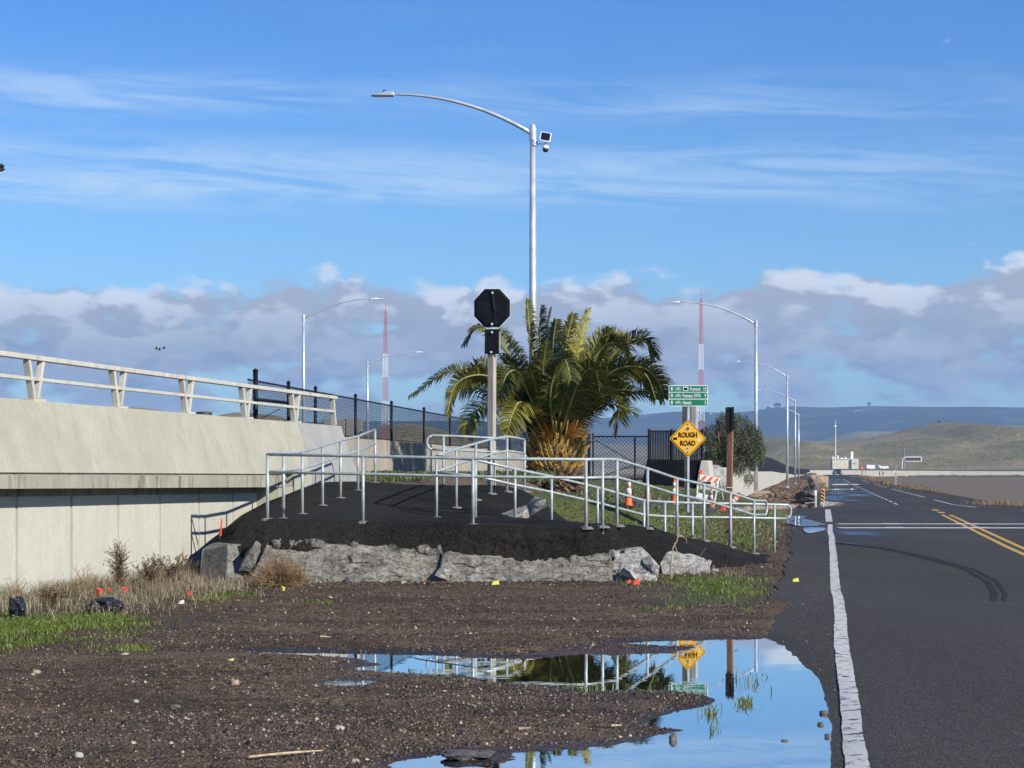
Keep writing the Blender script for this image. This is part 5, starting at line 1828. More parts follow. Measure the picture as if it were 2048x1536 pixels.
m_ = MB(); q = P(1375, 897.2, YQ - 0.013); m_.tube([(q.x, q.y, q.z), (q.x, q.y - 0.002, q.z)], 0.015, 10); m_.build('sticker_dot', M['darkmetal'], s2_)
m_ = MB(); m_.prism(rrect(1346.2, 874.8, 1354.2, 879.8, 0.4, YQ - 0.01), (0, 0.002, 0)); m_.build('dark_sticker', M['black'], dm)
m_ = MB(); m_.prism([P(x, y, YQ - 0.01) for x, y in ((1397.2, 875.5), (1401.5, 880.5), (1399, 883), (1395.6, 882.2))], (0, 0.002, 0)); m_.build('white_scrap', M['white'], dm)
for py in (848.5, 905):
    q = P(1375.7, py, YQ - 0.01); m_ = MB(); m_.tube([(q.x, q.y, q.z), (q.x, q.y - 0.012, q.z)], 0.013, 8); m_.build('bolt', M['darkmetal'], dm)

# second post with the backs of two signs facing away
bs = thing('sign_back', 'grey back of a tall sign turned away, between the green sign and the diamond', 'road sign', P(1371, 1028, YD + 1.2))
Yb_ = YD + 1.2
m_ = MB(); m_.prism([P(x, y, Yb_) for x, y in ((1364.5, 795), (1378.5, 795), (1378.5, 862), (1364.5, 862))], (0.05, 0.02, 0)); m_.build('dark_panel', M['darkmetal'], bs)
m_ = MB(); m_.prism([P(x, y, Yb_ + 0.15) for x, y in ((1378, 812), (1391.5, 812), (1391.5, 870), (1378, 870))], (0.05, 0.02, 0)); m_.build('light_panel', M['signback'], bs)
m_ = MB(); m_.bar(P(1371, 1030, Yb_ + 0.1), P(1371, 800, Yb_ + 0.1), 0.05, 0.05); m_.build('post', M['darkmetal'], bs)

# --- sign seen edge on, on a brown post
YE = 37.8
es = thing('edge_on_sign', 'brown wooden post with a black sign at its top seen edge on', 'road sign', P(1458, 1078, YE))
m_ = MB(); m_.bar(P(1457.5, 1082, YE), P(1461, 828, YE), 0.105, 0.105, up=Vector((0.35, 1, 0)).normalized()); m_.build('post', M['redwood'], es, bevel=0.006)
m_ = MB()
q0, q1 = P(1454.5, 861, YE - 0.05), P(1454.5, 814, YE - 0.05)
for dx, w_ in ((0.02, 0.03), (0.095, 0.05)):
    m_.box((q0.x + dx, YE + 0.10, (q0.z + q1.z) / 2), (w_, 0.45, q1.z - q0.z))
m_.build('sign_edge', M['black'], es)
m_ = MB(); q = P(1460, 975, YE); m_.box((q.x, YE, q.z), (0.125, 0.125, 0.012)); m_.build('white_band', M['whpaint'], es)

# --- striped hazard marker with steel posts
YH = 84
hz_ = thing('hazard_marker', 'black and yellow striped hazard marker at the left edge of the road', 'road sign', P(1645, 1010, YH))
x0h, x1h, y0h, y1h = 1642, 1649.5, 977, 1006
m_ = MB(); m_.prism([P(x, y, YH) for x, y in ((x0h, y1h), (x1h - 1.5, y1h - 2), (x1h, y0h), (x0h + 0.6, y0h + 0.5))], (0, 0.02, 0)); m_.build('marker_plate', M['amber'], hz_)
for k in range(4):
    y_a = y0h + 3 + k * 7.0
    m_ = MB(); m_.prism([P(x, y, YH - 0.006) for x, y in ((x0h + 0.4, y_a - 2.2), (x1h - 0.4 - k * 0.3, y_a + 2.5), (x1h - 0.5 - k * 0.3, min(y_a + 6, y1h - 2)), (x0h + 0.2, y_a + 1.4))], (0, 0.004, 0))
    m_.build('black_stripe', M['black'], hz_)
m_ = MB(); m_.bar(P(1647, 1014, YH + 0.1), P(1648.5, 980, YH + 0.1), 0.06); m_.build('post', M['galv'], hz_)
gp = thing('guard_posts', 'grey steel guard post pair with a white marker left of the striped hazard marker', 'post', P(1633, 1014, YH + 1))
for (px, w_, y0_, y1_, mm) in ((1631.5, 0.09, 982, 1014, 'galv'), (1637.5, 0.13, 984, 1014, 'darkmetal')):
    m_ = MB(); m_.bar(P(px, y1_, YH + 1), P(px, y0_, YH + 1), w_); m_.build('steel_post', M[mm], gp, bevel=0.01)
m_ = MB(); q = P(1631.5, 986, YH + 0.93); m_.box(q, (0.1, 0.02, 0.22)); m_.build('white_reflector', M['whpaint'], gp)

# ================================================================== CONES AND BARRICADE
def make_cone(label, body, band, clean=True):
    t_ = thing('traffic_cone', label, 'traffic cone', (0, 0, 0), 'traffic cones by the dark block')
    m_ = MB(); m_.box((0, 0, 0.02), (0.36, 0.36, 0.04)); m_.build('base', M['rubber'] if clean else M['dirtyor'], t_, bevel=0.01)
    r = lambda z: 0.145 - 0.118 * (z - 0.04) / 0.86
    m_ = MB()
    zs = [(0.04, 0.40), (0.60, 0.66), (0.80, 0.90)]
    prof = [(0.150, 0.04), (r(0.08), 0.08)] + [(r(z), z) for z in (0.3, 0.6, 0.8, 0.9)] + [(0.018, 0.905)]
    m_.lathe(prof, (0, 0, 0), 18); cb = m_.build('cone_body', M[body], t_, smooth=True)
    for z0_, z1_ in ((0.40, 0.60), (0.66, 0.80)):
        m_ = MB(); m_.lathe([(r(z0_) + 0.004, z0_), (r(z1_) + 0.004, z1_)], (0, 0, 0), 18); m_.build('reflective_band', M[band], cb, smooth=True)
    return t_


def place(o_, px, py, yaw=0, h=None, tilt=0.0, hpx=None):
    g_ = ground_at(px, py)
    o_.location = g_
    if hpx: 
        s_ = hpx * g_.y / F / 0.9
        o_.scale = (s_, s_, s_)
    o_.rotation_euler = (0, tilt, yaw)
    return g_


c1_ = make_cone('clean bright orange traffic cone, leftmost of the row', 'orange', 'white')
place(c1_, 1256, 1014, 0.2, tilt=0.05, hpx=56)
def cone_copy(src, label, *a, **k):
    c = copy_tree(src); c['label'] = label; place(c, *a, **k); return c
cone_copy(c1_, 'clean orange traffic cone just left of the yellow diamond sign post', 1349, 1013, 0.6, tilt=0.0, hpx=54)
for ch in c1_.children:
    pass
c2_ = make_cone('dusty brown-orange traffic cone between the two clean cones', 'dirtyor', 'dirtywh', False)
place(c2_, 1295, 1002, 0.1, hpx=47)
cone_copy(c2_, 'dusty traffic cone in front of the striped barricade', 1422, 1017, 0.4, tilt=0.03, hpx=40)
# last: far slim red one behind first
fl = thing('delineator_tube', 'fallen red tube with white bands lying right of the brown post', 'traffic tube', P(1478, 999, 52))
a, b_ = P(1463, 1004, 50), P(1476, 993, 50)
gz = float(Tbase(a.x, a.y))
m_ = MB(); m_.tube([a, b_], 0.06, 12); m_.build('tube', M['redor'], fl, smooth=True)
for s0_, s1_ in ((0.2, 0.4), (0.55, 0.75)):
    m_ = MB(); m_.tube([a.lerp(b_, s0_), a.lerp(b_, s1_)], 0.063, 12); m_.build('white_band', M['white'], fl)
m_ = MB(); q = P(1449, 1019, 48.5); m_.lathe([(0.17, -0.03), (0.16, 0.02), (0.09, 0.09), (0.06, 0.12)], q, 14); m_.build('base', M['redor'], fl)

YB = hit(1412, 1010)
ba = thing('barricade', 'folding barricade with orange and white stripes leaning in front of the pale block end', 'barricade', P(1415, 1012, YB))
def bar_board(pl, name, stripes=True):
    m_ = MB(); m_.prism([P(x, y, YB) for x, y in pl], (0, 0.03, 0)); bo = m_.build(name, M['white'], ba, bevel=0.004)
    return bo
bd = bar_board([(1400, 948.5), (1439, 955), (1436, 968), (1398.5, 961)], 'striped_board')
for k in range(3):
    xa = 1402 + k * 13.0
    m_ = MB(); m_.prism([P(x, y, YB - 0.004) for x, y in ((xa - 2, 960 + (xa - 1400) * 0.17), (xa + 4.5, 961.2 + (xa - 1400) * 0.17), (xa + 13 if k < 2 else xa + 10.5, 950.5 + (xa - 1394) * 0.17), (xa + 7.5 if k < 2 else xa + 7, 949.5 + (xa - 1396) * 0.17))], (0, 0.002, 0))
    m_.build('orange_stripe', M['orange'], bd)
bar_board([(1394.5, 985), (1417, 990), (1411, 1004), (1390, 999)], 'lower_board')
for (a_, b2, dy) in (((1401, 948), (1390, 1008), 0), ((1438, 955), (1428, 1012), 0), ((1402, 949), (1399, 1004), 0.8), ((1438, 956), (1450, 1000), 0.5)):
    m_ = MB(); p0 = P(*a_, YB + 0.05); p1 = P(*b2, YB + 0.05); p1.y += dy; m_.bar(p0, p1, 0.035); m_.build('leg', M['white'], ba)
m_ = MB(); m_.box(P(1401, 944, YB + 0.02), (0.09, 0.05, 0.1)); m_.build('warning_lamp', M['redor'], ba, bevel=0.01)
m_ = MB(); m_.box(P(1413, 966, YB - 0.02), (0.22, 0.02, 0.05)); m_.build('dark_plate', M['black'], ba)

# long dark kerb slab under the cones
kb = MB(); kb.bar(ground_at(1268, 1011) + Vector((0, 0, 0.04)), ground_at(1430, 1025) + Vector((0, 0, 0.04)), 0.10, 0.10); o = kb.build('timber_kerb', M['darkmetal'], None, origin=tuple(ground_at(1350, 1018)))
tag(o, 'long dark timber lying on the ground beneath the traffic cones', 'timber')
# sandbags / logs near the end of the rail
rgl = random.Random(5)
for i, (xa, ya, xb_, yb_, r_, lab) in enumerate(((1468, 1020, 1540, 1012, 0.13, 'tan fallen log right of the brown post, behind the handrail'),
                                              (1538, 1013, 1612, 1010, 0.16, 'broad tan log end lying just left of the steel guard posts'))):
    m_ = MB(); n = 14; pts = []; rs = []
    YG0 = 66
    for k in range(n):
        s_ = k / (n - 1)
        q = ground_at(xa + (xb_ - xa) * s_, ya + (yb_ - ya) * s_ + 4)
        q.z += 0.03 * math.sin(k * 1.7)
        pts.append(q); rs.append(r_ * (0.8 + 0.3 * rgl.random()) * (0.5 if k in (0, n - 1) else 1))
    m_.tube(pts, [r_q * 0.8 for r_q in rs], 10)
    o = m_.build('log', M['tan'], None, smooth=True, origin=tuple(pts[0]))
    tag(o, lab, 'log', 'logs past the ramp')


# ================================================================== ROCK HELPER
def rock(name, label, cat, c, size, mat, seed, group=None, sub=3, sharp=0.35):
    import bmesh
    bm = bmesh.new()
    bmesh.ops.create_icosphere(bm, subdivisions=sub, radius=1.0)
    for v in bm.verts:
        n_ = mnoise.noise(v.co * 1.3 + Vector((seed * 3.1, seed, 0))) * sharp + mnoise.noise(v.co * 3.5 + Vector((seed, 0, seed * 1.7))) * sharp * 0.35
        d = v.co.normalized()
        # facets
        v.co = d * (1 + n_)
        v.co.x = math.copysign(abs(v.co.x) ** 0.8, v.co.x); v.co.z = math.copysign(abs(v.co.z) ** 0.85, v.co.z)
        v.co = Vector((v.co.x * size[0], v.co.y * size[1], v.co.z * size[2]))
    me = bpy.data.meshes.new(name); bm.to_mesh(me); bm.free()
    me.materials.append(mat)
    o_ = bpy.data.objects.new(name, me); COL.objects.link(o_); o_.location = c
    return tag(o_, label, cat, group)


# rubble between verge and road past the crest
rg2 = random.Random(3)
RR = 'rubble heap at the left edge of the far road'
for i, (px, py, w_, h_, Yr, mm, lab) in enumerate((
        (1622, 950, 0.8, 0.3, 230, 'tan', 'farthest tan boulder on the heap beside the far road'),
        (1630, 957, 1.0, 0.45, 190, 'rock', 'tan boulder with a pale top, just nearer than the farthest one'),
        (1628, 965, 0.8, 0.45, 160, 'rockd', 'dark boulder left of the brown rusty lump beside the road'),
        (1637, 968, 0.55, 0.75, 130, 'rock', 'tall brown lump standing behind the steel guard posts'),
        (1625, 980, 0.75, 0.45, 112, 'rockd', 'black boulder left of the steel guard posts'),
        (1619, 992, 0.70, 0.35, 100, 'rockd', 'flat black boulder low on the slope left of the guard posts'),
        (1609, 1002, 0.6, 0.2, 94, 'rockd', 'low dark stone by the water at the foot of the verge'),
        (1642, 960, 0.35, 0.35, 160, 'rockl', 'small pale stone at the road edge above the hazard marker'),
        (1640, 1008, 0.35, 0.15, 86, 'rockl', 'pale flat stone at the foot of the hazard marker'),
        (1655, 1008, 0.35, 0.12, 86, 'rockl', 'pale flat stone on the tarmac right of the hazard marker'))):
    chunk('boulder', lab, 'boulder', P(px, py, Yr), (w_ * 0.62, 0.7, h_ * 0.8), M[mm], i + 3, RR, (0, rg2.uniform(-.3, .3), rg2.uniform(0, 2)), 16, 0.10)
rock('boulder', 'rounded pale boulder between the tree and the striped barricade', 'boulder', P(1428, 965, 76), (0.5, 0.5, 0.62), M['rub2'], 31, None, 4, 0.2)
rock('pole_base_stones', 'tan stone footing at the base of the nearest right-hand street light', 'footing', P(1513, 990, 114.5), (0.9, 0.6, 0.28), M['rock'], 41, None, 3, 0.4)

# foreground stones
RF = 'stones scattered on the near gravel'
for i, (px, py, wpx, hpx, mm, lab) in enumerate((
        (73, 1355, 8, 7, 'rock', 'small tan stone alone on the gravel at the far left'),
        (469, 1374, 9, 12, 'rock', 'upright tan stone on the gravel, the tallest of the loose stones'),
        (678, 1467, 12, 8, 'rockl', 'pale grey stone on the gravel above the bottom puddle'),
        (350, 1426, 12, 7, 'rockd', 'dark pair-shaped stone on the gravel left of the middle'),
        (157, 1526, 10, 9, 'rockl', 'white stone at the bottom left edge of the picture'),
        (272, 1412, 6, 5, 'rockl', 'little pale stone below the tufts on the left gravel'),
        (250, 1318, 8, 4, 'rockl', 'flat whitish stone beside the left end of the thin puddle'),
        (710, 1527, 9, 7, 'rock', 'reddish stone on the shore of the bottom puddle'),
        (1346, 1476, 8, 13, 'rockd', 'black wet stone standing in the puddle'),
        (1648, 1424, 9, 6, 'rockd', 'black stone on the tarmac beside the puddle edge'),
        (1569, 1478, 7, 3, 'rockd', 'flat black stone just breaking the puddle surface'),
        (1641, 1446, 7, 5, 'rockd', 'black stone near the tarmac, nearer than the largest one there'),
        (1655, 1470, 6, 6, 'rockd', 'small black stone at the right shore of the big puddle'))):
    g_ = P(px, py, EYE * F / (py - HZ))
    s_ = g_.y / F
    zz_ = float(ground_z(g_.x, g_.y)[0])
    rock('stone', lab, 'stone', (g_.x, g_.y, max(zz_, -0.012) + hpx * s_ * 0.30), (wpx * s_, wpx * s_ * 0.8, hpx * s_ * 0.8), M[mm], i + 51, RF, 3, 0.3)

# ================================================================== FAR THINGS
YC = 560
car = thing('car', 'dark blue car coming head on down the far end of the road', 'car', P(1677, 950, YC))
cz = P(1677, 950.2, YC).z; cxx = P(1677, 0, YC).x
def cbox(name, pts, dep, mat, par=None, dy=0, bev=0.03):
    m_ = MB(); m_.prism([Vector((cxx + x, YC + dy, cz + z)) for x, z in pts], (0, dep, 0)); return m_.build(name, M[mat], par or car, bevel=bev)
bodyc = cbox('body', [(-1.0, 0.3), (1.0, 0.3), (1.06, 0.75), (0.98, 1.05), (-0.98, 1.05), (-1.06, 0.75)], 4.4, 'carblue', bev=0.08)
cbox('cabin', [(-0.95, 1.05), (0.95, 1.05), (0.74, 1.72), (-0.74, 1.72)], 2.6, 'carblue', dy=1.1)
cbox('windscreen', [(-0.82, 1.1), (0.82, 1.1), (0.66, 1.62), (-0.66, 1.62)], 0.04, 'glass', dy=1.02, bev=0)
cbox('grille', [(-0.5, 0.5), (0.5, 0.5), (0.5, 0.85), (-0.5, 0.85)], 0.05, 'black', dy=-0.05, bev=0)
cbox('bumper', [(-1.02, 0.28), (1.02, 0.28), (1.02, 0.48), (-1.02, 0.48)], 0.15, 'carblue', dy=-0.12)
for sx in (-1, 1):
    cbox('headlight', [(sx * 0.88, 0.72), (sx * 0.58, 0.72), (sx * 0.58, 0.9), (sx * 0.88, 0.9)], 0.06, 'whpaint', dy=-0.06, bev=0)
    cbox('mirror', [(sx * 1.0, 1.1), (sx * 1.2, 1.1), (sx * 1.2, 1.25), (sx * 1.0, 1.25)], 0.1, 'carblue', dy=1.1, bev=0)
    for yy_ in (0.75, 3.5):
        m_ = MB(); m_.tube([(cxx + sx * 0.98, YC + yy_, cz + 0.33), (cxx + sx * 0.76, YC + yy_, cz + 0.33)], 0.33, 16); wh = m_.build('wheel', M['rubber'], car)
        m_ = MB(); m_.tube([(cxx + sx * 0.99, YC + yy_, cz + 0.33), (cxx + sx * 0.97, YC + yy_, cz + 0.33)], 0.2, 12); m_.build('rim', M['galv'], wh)

YU = 900
bl = thing('utility_building', 'cream flat roofed building with rooftop equipment beyond the marsh', 'building', P(1690, 941, YU))
m_ = MB(); m_.prism([P(x, y, YU) for x, y in ((1664.5, 944), (1716.5, 944), (1716.5, 918), (1664.5, 918))], (2, 18, 0)); bw = m_.build('wall', M['cream'], bl, bevel=0.1)
m_ = MB(); m_.prism([P(x, y, YU - 1.0) for x, y in ((1703, 944), (1717.2, 944), (1717.2, 917.5), (1703, 917.5))], (0, 6, 0)); m_.build('right_wing', M['cream'], bl, bevel=0.1)
m_ = MB(); m_.prism([P(x, y, YU - 0.3) for x, y in ((1664, 918.5), (1703, 918.5), (1703, 917.3), (1664, 917.3))], (0, 1, 0)); m_.build('parapet', M['whpaint'], bl)
m_ = MB(); m_.prism([P(x, y, YU - 1.1) for x, y in ((1706, 928), (1713, 928), (1713, 926), (1706, 926))], (0, 0.1, 0)); m_.build('wall_plate', M['signback'], bl)
for (x0_, y0_, x1_, y1_) in ((1665, 912, 1667, 918), (1669, 914, 1671.5, 918), (1674.5, 911, 1677.5, 918), (1681, 915.5, 1686, 918), (1689, 914.5, 1693.5, 918), (1701.5, 903, 1706.5, 918)):
    m_ = MB(); m_.prism([P(x, y, YU + 2) for x, y in ((x0_, y1_), (x1_, y1_), (x1_, y0_), (x0_, y0_))], (0, 1.2, 0)); m_.build('roof_unit', M['whpaint'], bl, bevel=0.15)
mt_ = thing('antenna_mast', 'thin grey antenna mast rising from the cream building', 'antenna', P(1671, 918, YU + 3))
m_ = MB(); m_.tube([P(1671, 918, YU + 3), P(1671.3, 840, YU + 3)], [0.28, 0.12], 6); m_.build('mast_pole', M['whpaint'], mt_)
m_ = MB(); m_.lathe([(0.2, -0.5), (0.6, -0.2), (0.6, 0.3), (0.2, 0.5)], P(1670, 853, YU + 3), 10); m_.build('antenna_dish', M['whpaint'], mt_)

gs = thing('overhead_sign', 'white overhead highway sign arm curving from a post beyond the marsh', 'road sign', P(1804.5, 938, 700))
m_ = MB()
pts = [P(1804.5, 938, 700), P(1804.5, 925, 700), P(1805.5, 919, 700), P(1808, 915.5, 700), P(1812, 914.2, 700), P(1843, 914.2, 700)]
m_.tube(pts, 0.16, 8); m_.build('curved_arm', M['whpaint'], gs)
m_ = MB(); m_.bar(P(1812, 922.5, 700), P(1842.5, 922.5, 700), 0.18); m_.bar(P(1842.5, 922.5, 700), P(1842.5, 914, 700), 0.3); 
m_.build('lower_chord', M['whpaint'], gs)
for px in (1820, 1827, 1834):
    m_ = MB(); m_.bar(P(px, 922.5, 700), P(px, 914, 700), 0.12); m_.build('strut', M['signback'], gs)
m_ = MB(); m_.prism([P(x, y, 700.2) for x, y in ((1813, 916), (1842, 916), (1842, 920.8), (1813, 920.8))], (0, 0.1, 0)); m_.build('sign_back', M['darkmetal'], gs)
up_ = thing('wood_pole', 'thin grey pole beside the overhead sign beyond the marsh', 'pole', P(1808.5, 936, 720))
m_ = MB(); m_.tube([P(1808.5, 938, 720), P(1808.5, 896, 720)], [0.2, 0.14], 8); m_.build('pole_shaft', M['signback'], up_)

og = thing('warning_sign', 'orange diamond warning sign on thin legs right of the cream building', 'road sign', P(1724, 949, 420))
m_ = MB(); m_.prism([P(x, y, 420) for x, y in ((1720.3, 936.2), (1724, 932.0), (1727.7, 936.2), (1724, 940.5))], (0, 0.05, 0)); m_.build('sign_plate', M['redor'], og)
for px in (1722.8, 1725.2):
    m_ = MB(); m_.bar(P(px, 950, 420), P(px, 939, 420), 0.07); m_.build('leg', M['darkmetal'], og)
m_ = MB(); m_.prism([P(x, y, 419.9) for x, y in ((1722.6, 936.2), (1724, 934.8), (1725.4, 936.2), (1724, 937.6))], (0, 0.02, 0)); m_.build('sign_symbol', M['white'], og)
mk = thing('marker_post', 'thin red marker post right of the orange warning sign', 'post', P(1731, 949, 420))
m_ = MB(); m_.bar(P(1731, 950, 420), P(1731, 940, 420), 0.09); m_.build('post_shaft', M['dirtyor'], mk)
tr1 = thing('trailer', 'white box trailer beyond the marsh, nearer to the cream building', 'trailer', P(1741, 940, 800))
m_ = MB(); m_.prism([P(x, y, 800) for x, y in ((1733.5, 937), (1750, 938.5), (1750, 930), (1733, 929.6))], (0, 2.5, 0)); m_.build('box', M['whpaint'], tr1, bevel=0.05)
for px in (1737, 1746):
    m_ = MB(); q = P(px, 939.5, 800); m_.tube([q, q + Vector((0, 0.4, 0))], 0.4, 12); m_.build('wheel', M['rubber'], tr1)
tr2 = thing('trailer', 'white low trailer with a raised nose, right of the white box trailer', 'trailer', P(1768, 940, 800))
m_ = MB(); m_.prism([P(x, y, 800) for x, y in ((1761, 937.5), (1777, 937.5), (1777, 932), (1764, 932.5), (1756, 929.5))], (0, 2.5, 0)); m_.build('box', M['whpaint'], tr2, bevel=0.05)
for px in (1764, 1773):
    m_ = MB(); q = P(px, 938.5, 800); m_.tube([q, q + Vector((0, 0.4, 0))], 0.4, 12); m_.build('wheel', M['rubber'], tr2)

pp = thing('utility_post', 'wooden post with white boxes standing at the edge of the bay', 'post', P(1791.5, 972, 280))
m_ = MB(); m_.bar(P(1791.5, 974, 280), P(1791.5, 942, 280), 0.16); m_.build('post_shaft', M['wood'], pp)
m_ = MB(); m_.box(P(1789.5, 943, 280), (0.22, 0.15, 0.3)); m_.build('meter_box', M['whpaint'], pp, bevel=0.02)
m_ = MB(); m_.bar(P(1787, 940.5, 280), P(1795, 940.5, 280), 0.07); m_.build('cross_bar', M['signback'], pp)
m_ = MB(); m_.prism([P(x, y, 280) for x, y in ((1789.2, 938), (1793.5, 938), (1793, 931), (1790.6, 932))], (0, 0.08, 0)); m_.build('top_box', M['signback'], pp, bevel=0.01)
for i, (px, lab) in enumerate(((1759, 'left of two dark stakes by the reeds at the head of the bay'), (1766, 'right of two dark stakes by the reeds at the head of the bay'))):
    m_ = MB(); m_.bar(P(px, 951, 330), P(px, 943, 330), 0.13); m_.bar(P(px - 1.2, 946, 330), P(px + 1.0, 945.5, 330), 0.1)
    o = m_.build('stake', M['darkmetal'], None, origin=tuple(P(px, 951, 330))); tag(o, lab, 'stake', 'stakes at the head of the bay')

# gas / vent cap peeking over the bridge barrier, and grey block behind the railing end
o = MB().lathe([(0.21, -0.3), (0.21, 0.03), (0.23, 0.03), (0.23, 0.10), (0.18, 0.12)], P(408, 832, 56), 20).build('vent_cap', M['darkmetal'], None, origin=tuple(P(408, 835, 56)))
tag(o, 'dark round cap just showing over the bridge barrier', 'cap')
gb = thing('grey_blocks', 'grey block wall piece behind the fence at the end of the bridge railing', 'wall', P(686, 880, 48))
for x0_, x1_, y0_ in ((645, 663, 836), (664, 690, 838), (691, 724, 836)):
    m_ = MB(); m_.prism([P(x, y, 48) for x, y in ((x0_, 882), (x1_, 882), (x1_, y0_), (x0_, y0_))], (0, 0.4, 0)); m_.build('block', M['concpatch'], gb, bevel=0.02)
# small houses strung along the far ridge
rg3 = random.Random(11)
for i in range(44):
    px = (rg3.uniform(1180, 1420) if i % 2 else rg3.uniform(1690, 1815))
    py = np.interp(px, [1178, 1300, 1340, 1680, 1815], [842, 832, 826, 821, 820]) + rg3.uniform(0.5, 5.5)
    q = P(px, py, 8200 if px > 1500 else 8300)
    m_ = MB(); w_ = rg3.uniform(3, 9); m_.box((q.x, q.y - 120, q.z), (w_, 10, rg3.uniform(2.5, 5)))
    h0 = m_.build('house', M['whpaint'], None, origin=(q.x, q.y - 120, q.z - 3))
    tag(h0, ('tiny pale house on the far ridge between the palm and the nearest right-hand lamp' if i % 2 else 'tiny pale house on the far ridge above the cream building'), 'house', 'tiny houses on the far ridge, left' if i % 2 else 'tiny houses on the far ridge, right')
# birds
for i, (px, py) in enumerate(((313, 698), (319, 700), (328, 697), (2, 340))):
    q = P(px, py, 260 if i < 3 else 90)
    w_ = 0.45 if i < 3 else 0.30
    m_ = MB()
    m_.tube([q + Vector((-0.25, 0.1, 0)), q, q + Vector((0.22, -0.1, 0.02))], [0.03, 0.09, 0.02], 6)
    for sg in (-1, 1):
        m_.add([q + Vector((0.12, 0, 0.02)), q + Vector((-0.12, 0, 0.02)), q + Vector((-0.05, sg * 0.2, 0.22 + w_ * 0.2)), q + Vector((0.02, sg * w_, 0.10)), q + Vector((0.12, sg * 0.2, 0.25))], [(0, 1, 2, 4), (4, 2, 3)])
    o = m_.build('bird', M['darkmetal'], None, origin=tuple(q))
    tag(o, ['dark bird in flight, leftmost of three above the bridge railing', 'dark bird in flight, middle of three above the bridge railing', 'dark bird in flight, rightmost of three above the bridge railing',
            'dark bird in flight at the very left edge of the sky'][i], 'bird', 'birds in flight')
# ================================================================== PALM
def catmull(pts, n):
    pts = [Vector(p) for p in pts]
    pts = [pts[0] * 2 - pts[1]] + pts + [pts[-1] * 2 - pts[-2]]
    out = []
    segs = len(pts) - 3
    for i in range(n + 1):
        u = i / n * segs
        k = min(int(u), segs - 1); t = u - k
        p0, p1, p2, p3 = pts[k:k + 4]
        out.append(0.5 * ((2 * p1) + (p2 - p0) * t + (2 * p0 - 5 * p1 + 4 * p2 - p3) * t * t + (3 * p1 - p0 - 3 * p2 + p3) * t ** 3))
    return out


YP = 47.0
PB = P(1112, 985, YP)
palm = thing('palm_tree', 'big bushy date palm with arching fronds and a golden stubby trunk', 'palm tree', PB)
rp = random.Random(21)
crown_c = P(1108, 880, YP)


def frond(path, bright=0.0, leaf=0.44, start=0.14, dens=1.0):
    leaf *= 1.12
    bright += 0.10
    roll = rp.choice([-1, 1]) * math.radians(rp.uniform(20, 55))
    cr, sr = math.cos(roll), math.sin(roll)
    n = 30
    pl = catmull(path, n)
    L = sum((pl[i + 1] - pl[i]).length for i in range(n))
    V = []; Fq_ = []; S = []
    nl = int(L / 0.027 * dens)
    for k in range(nl):
        s_ = start + (1 - start) * (k + rp.random() * 0.6) / nl
        if s_ >= 0.995: continue
        u = s_ * n; i = min(int(u), n - 1); t = u - i
        p = pl[i].lerp(pl[i + 1], t)
        T = (pl[i + 1] - pl[i]).normalized()
        side = T.cross(Vector((0, 0, 1)))
        if side.length < 0.15: side = T.cross(Vector((0.3, 1, 0)))
        side.normalize()
        N = side.cross(T).normalized()
        side, N = side * cr + N * sr, N * cr - side * sr
        ll = leaf * (math.sin(math.pi * min(1, (s_ * 0.86 + 0.12))) ** 0.6) * rp.uniform(0.8, 1.15) + 0.04
        for sg in (-1, 1):
            vup = rp.uniform(0.15, 0.75)
            fwd = rp.uniform(0.45, 0.75) + 1.0 * max(0, s_ - 0.7)
            d = (T * fwd + side * sg * rp.uniform(0.75, 1.0) + N * vup * 0.6 + Vector((0.10, 0, 0))).normalized()
            w = 0.014 * rp.uniform(0.8, 1.3)
            wd = d.cross(N + side * sg * 0.3)
            wd = wd.normalized() * w
            m = p + d * ll * 0.55
            e = p + d * ll + Vector((0.03, 0, -0.22 * ll * rp.uniform(0.6, 2.0)))
            b = len(V)
            V += [p - wd * 0.7, p + wd * 0.7, m + wd, m - wd, e + wd * 0.15, e - wd * 0.15]
            Fq_ += [(b, b + 1, b + 2, b + 3), (b + 3, b + 2, b + 4, b + 5)]
            sh = min(1, max(0, rp.gauss(0.38 + bright, 0.17)))
            S += [sh] * 6
    fo = np_mesh('frond', np.array([tuple(v) for v in V]), np.array(Fq_), M['palm'], palm, attrs={'shade': S})
    m_ = MB(); m_.tube(pl, [0.030 * (1 - 0.85 * i / n) + 0.004 for i in range(n + 1)], 6)
    m_.build('midrib', M['rachis'], fo, smooth=True)
    return fo


def fp(px, py, dy): return P(px, py, YP + dy)


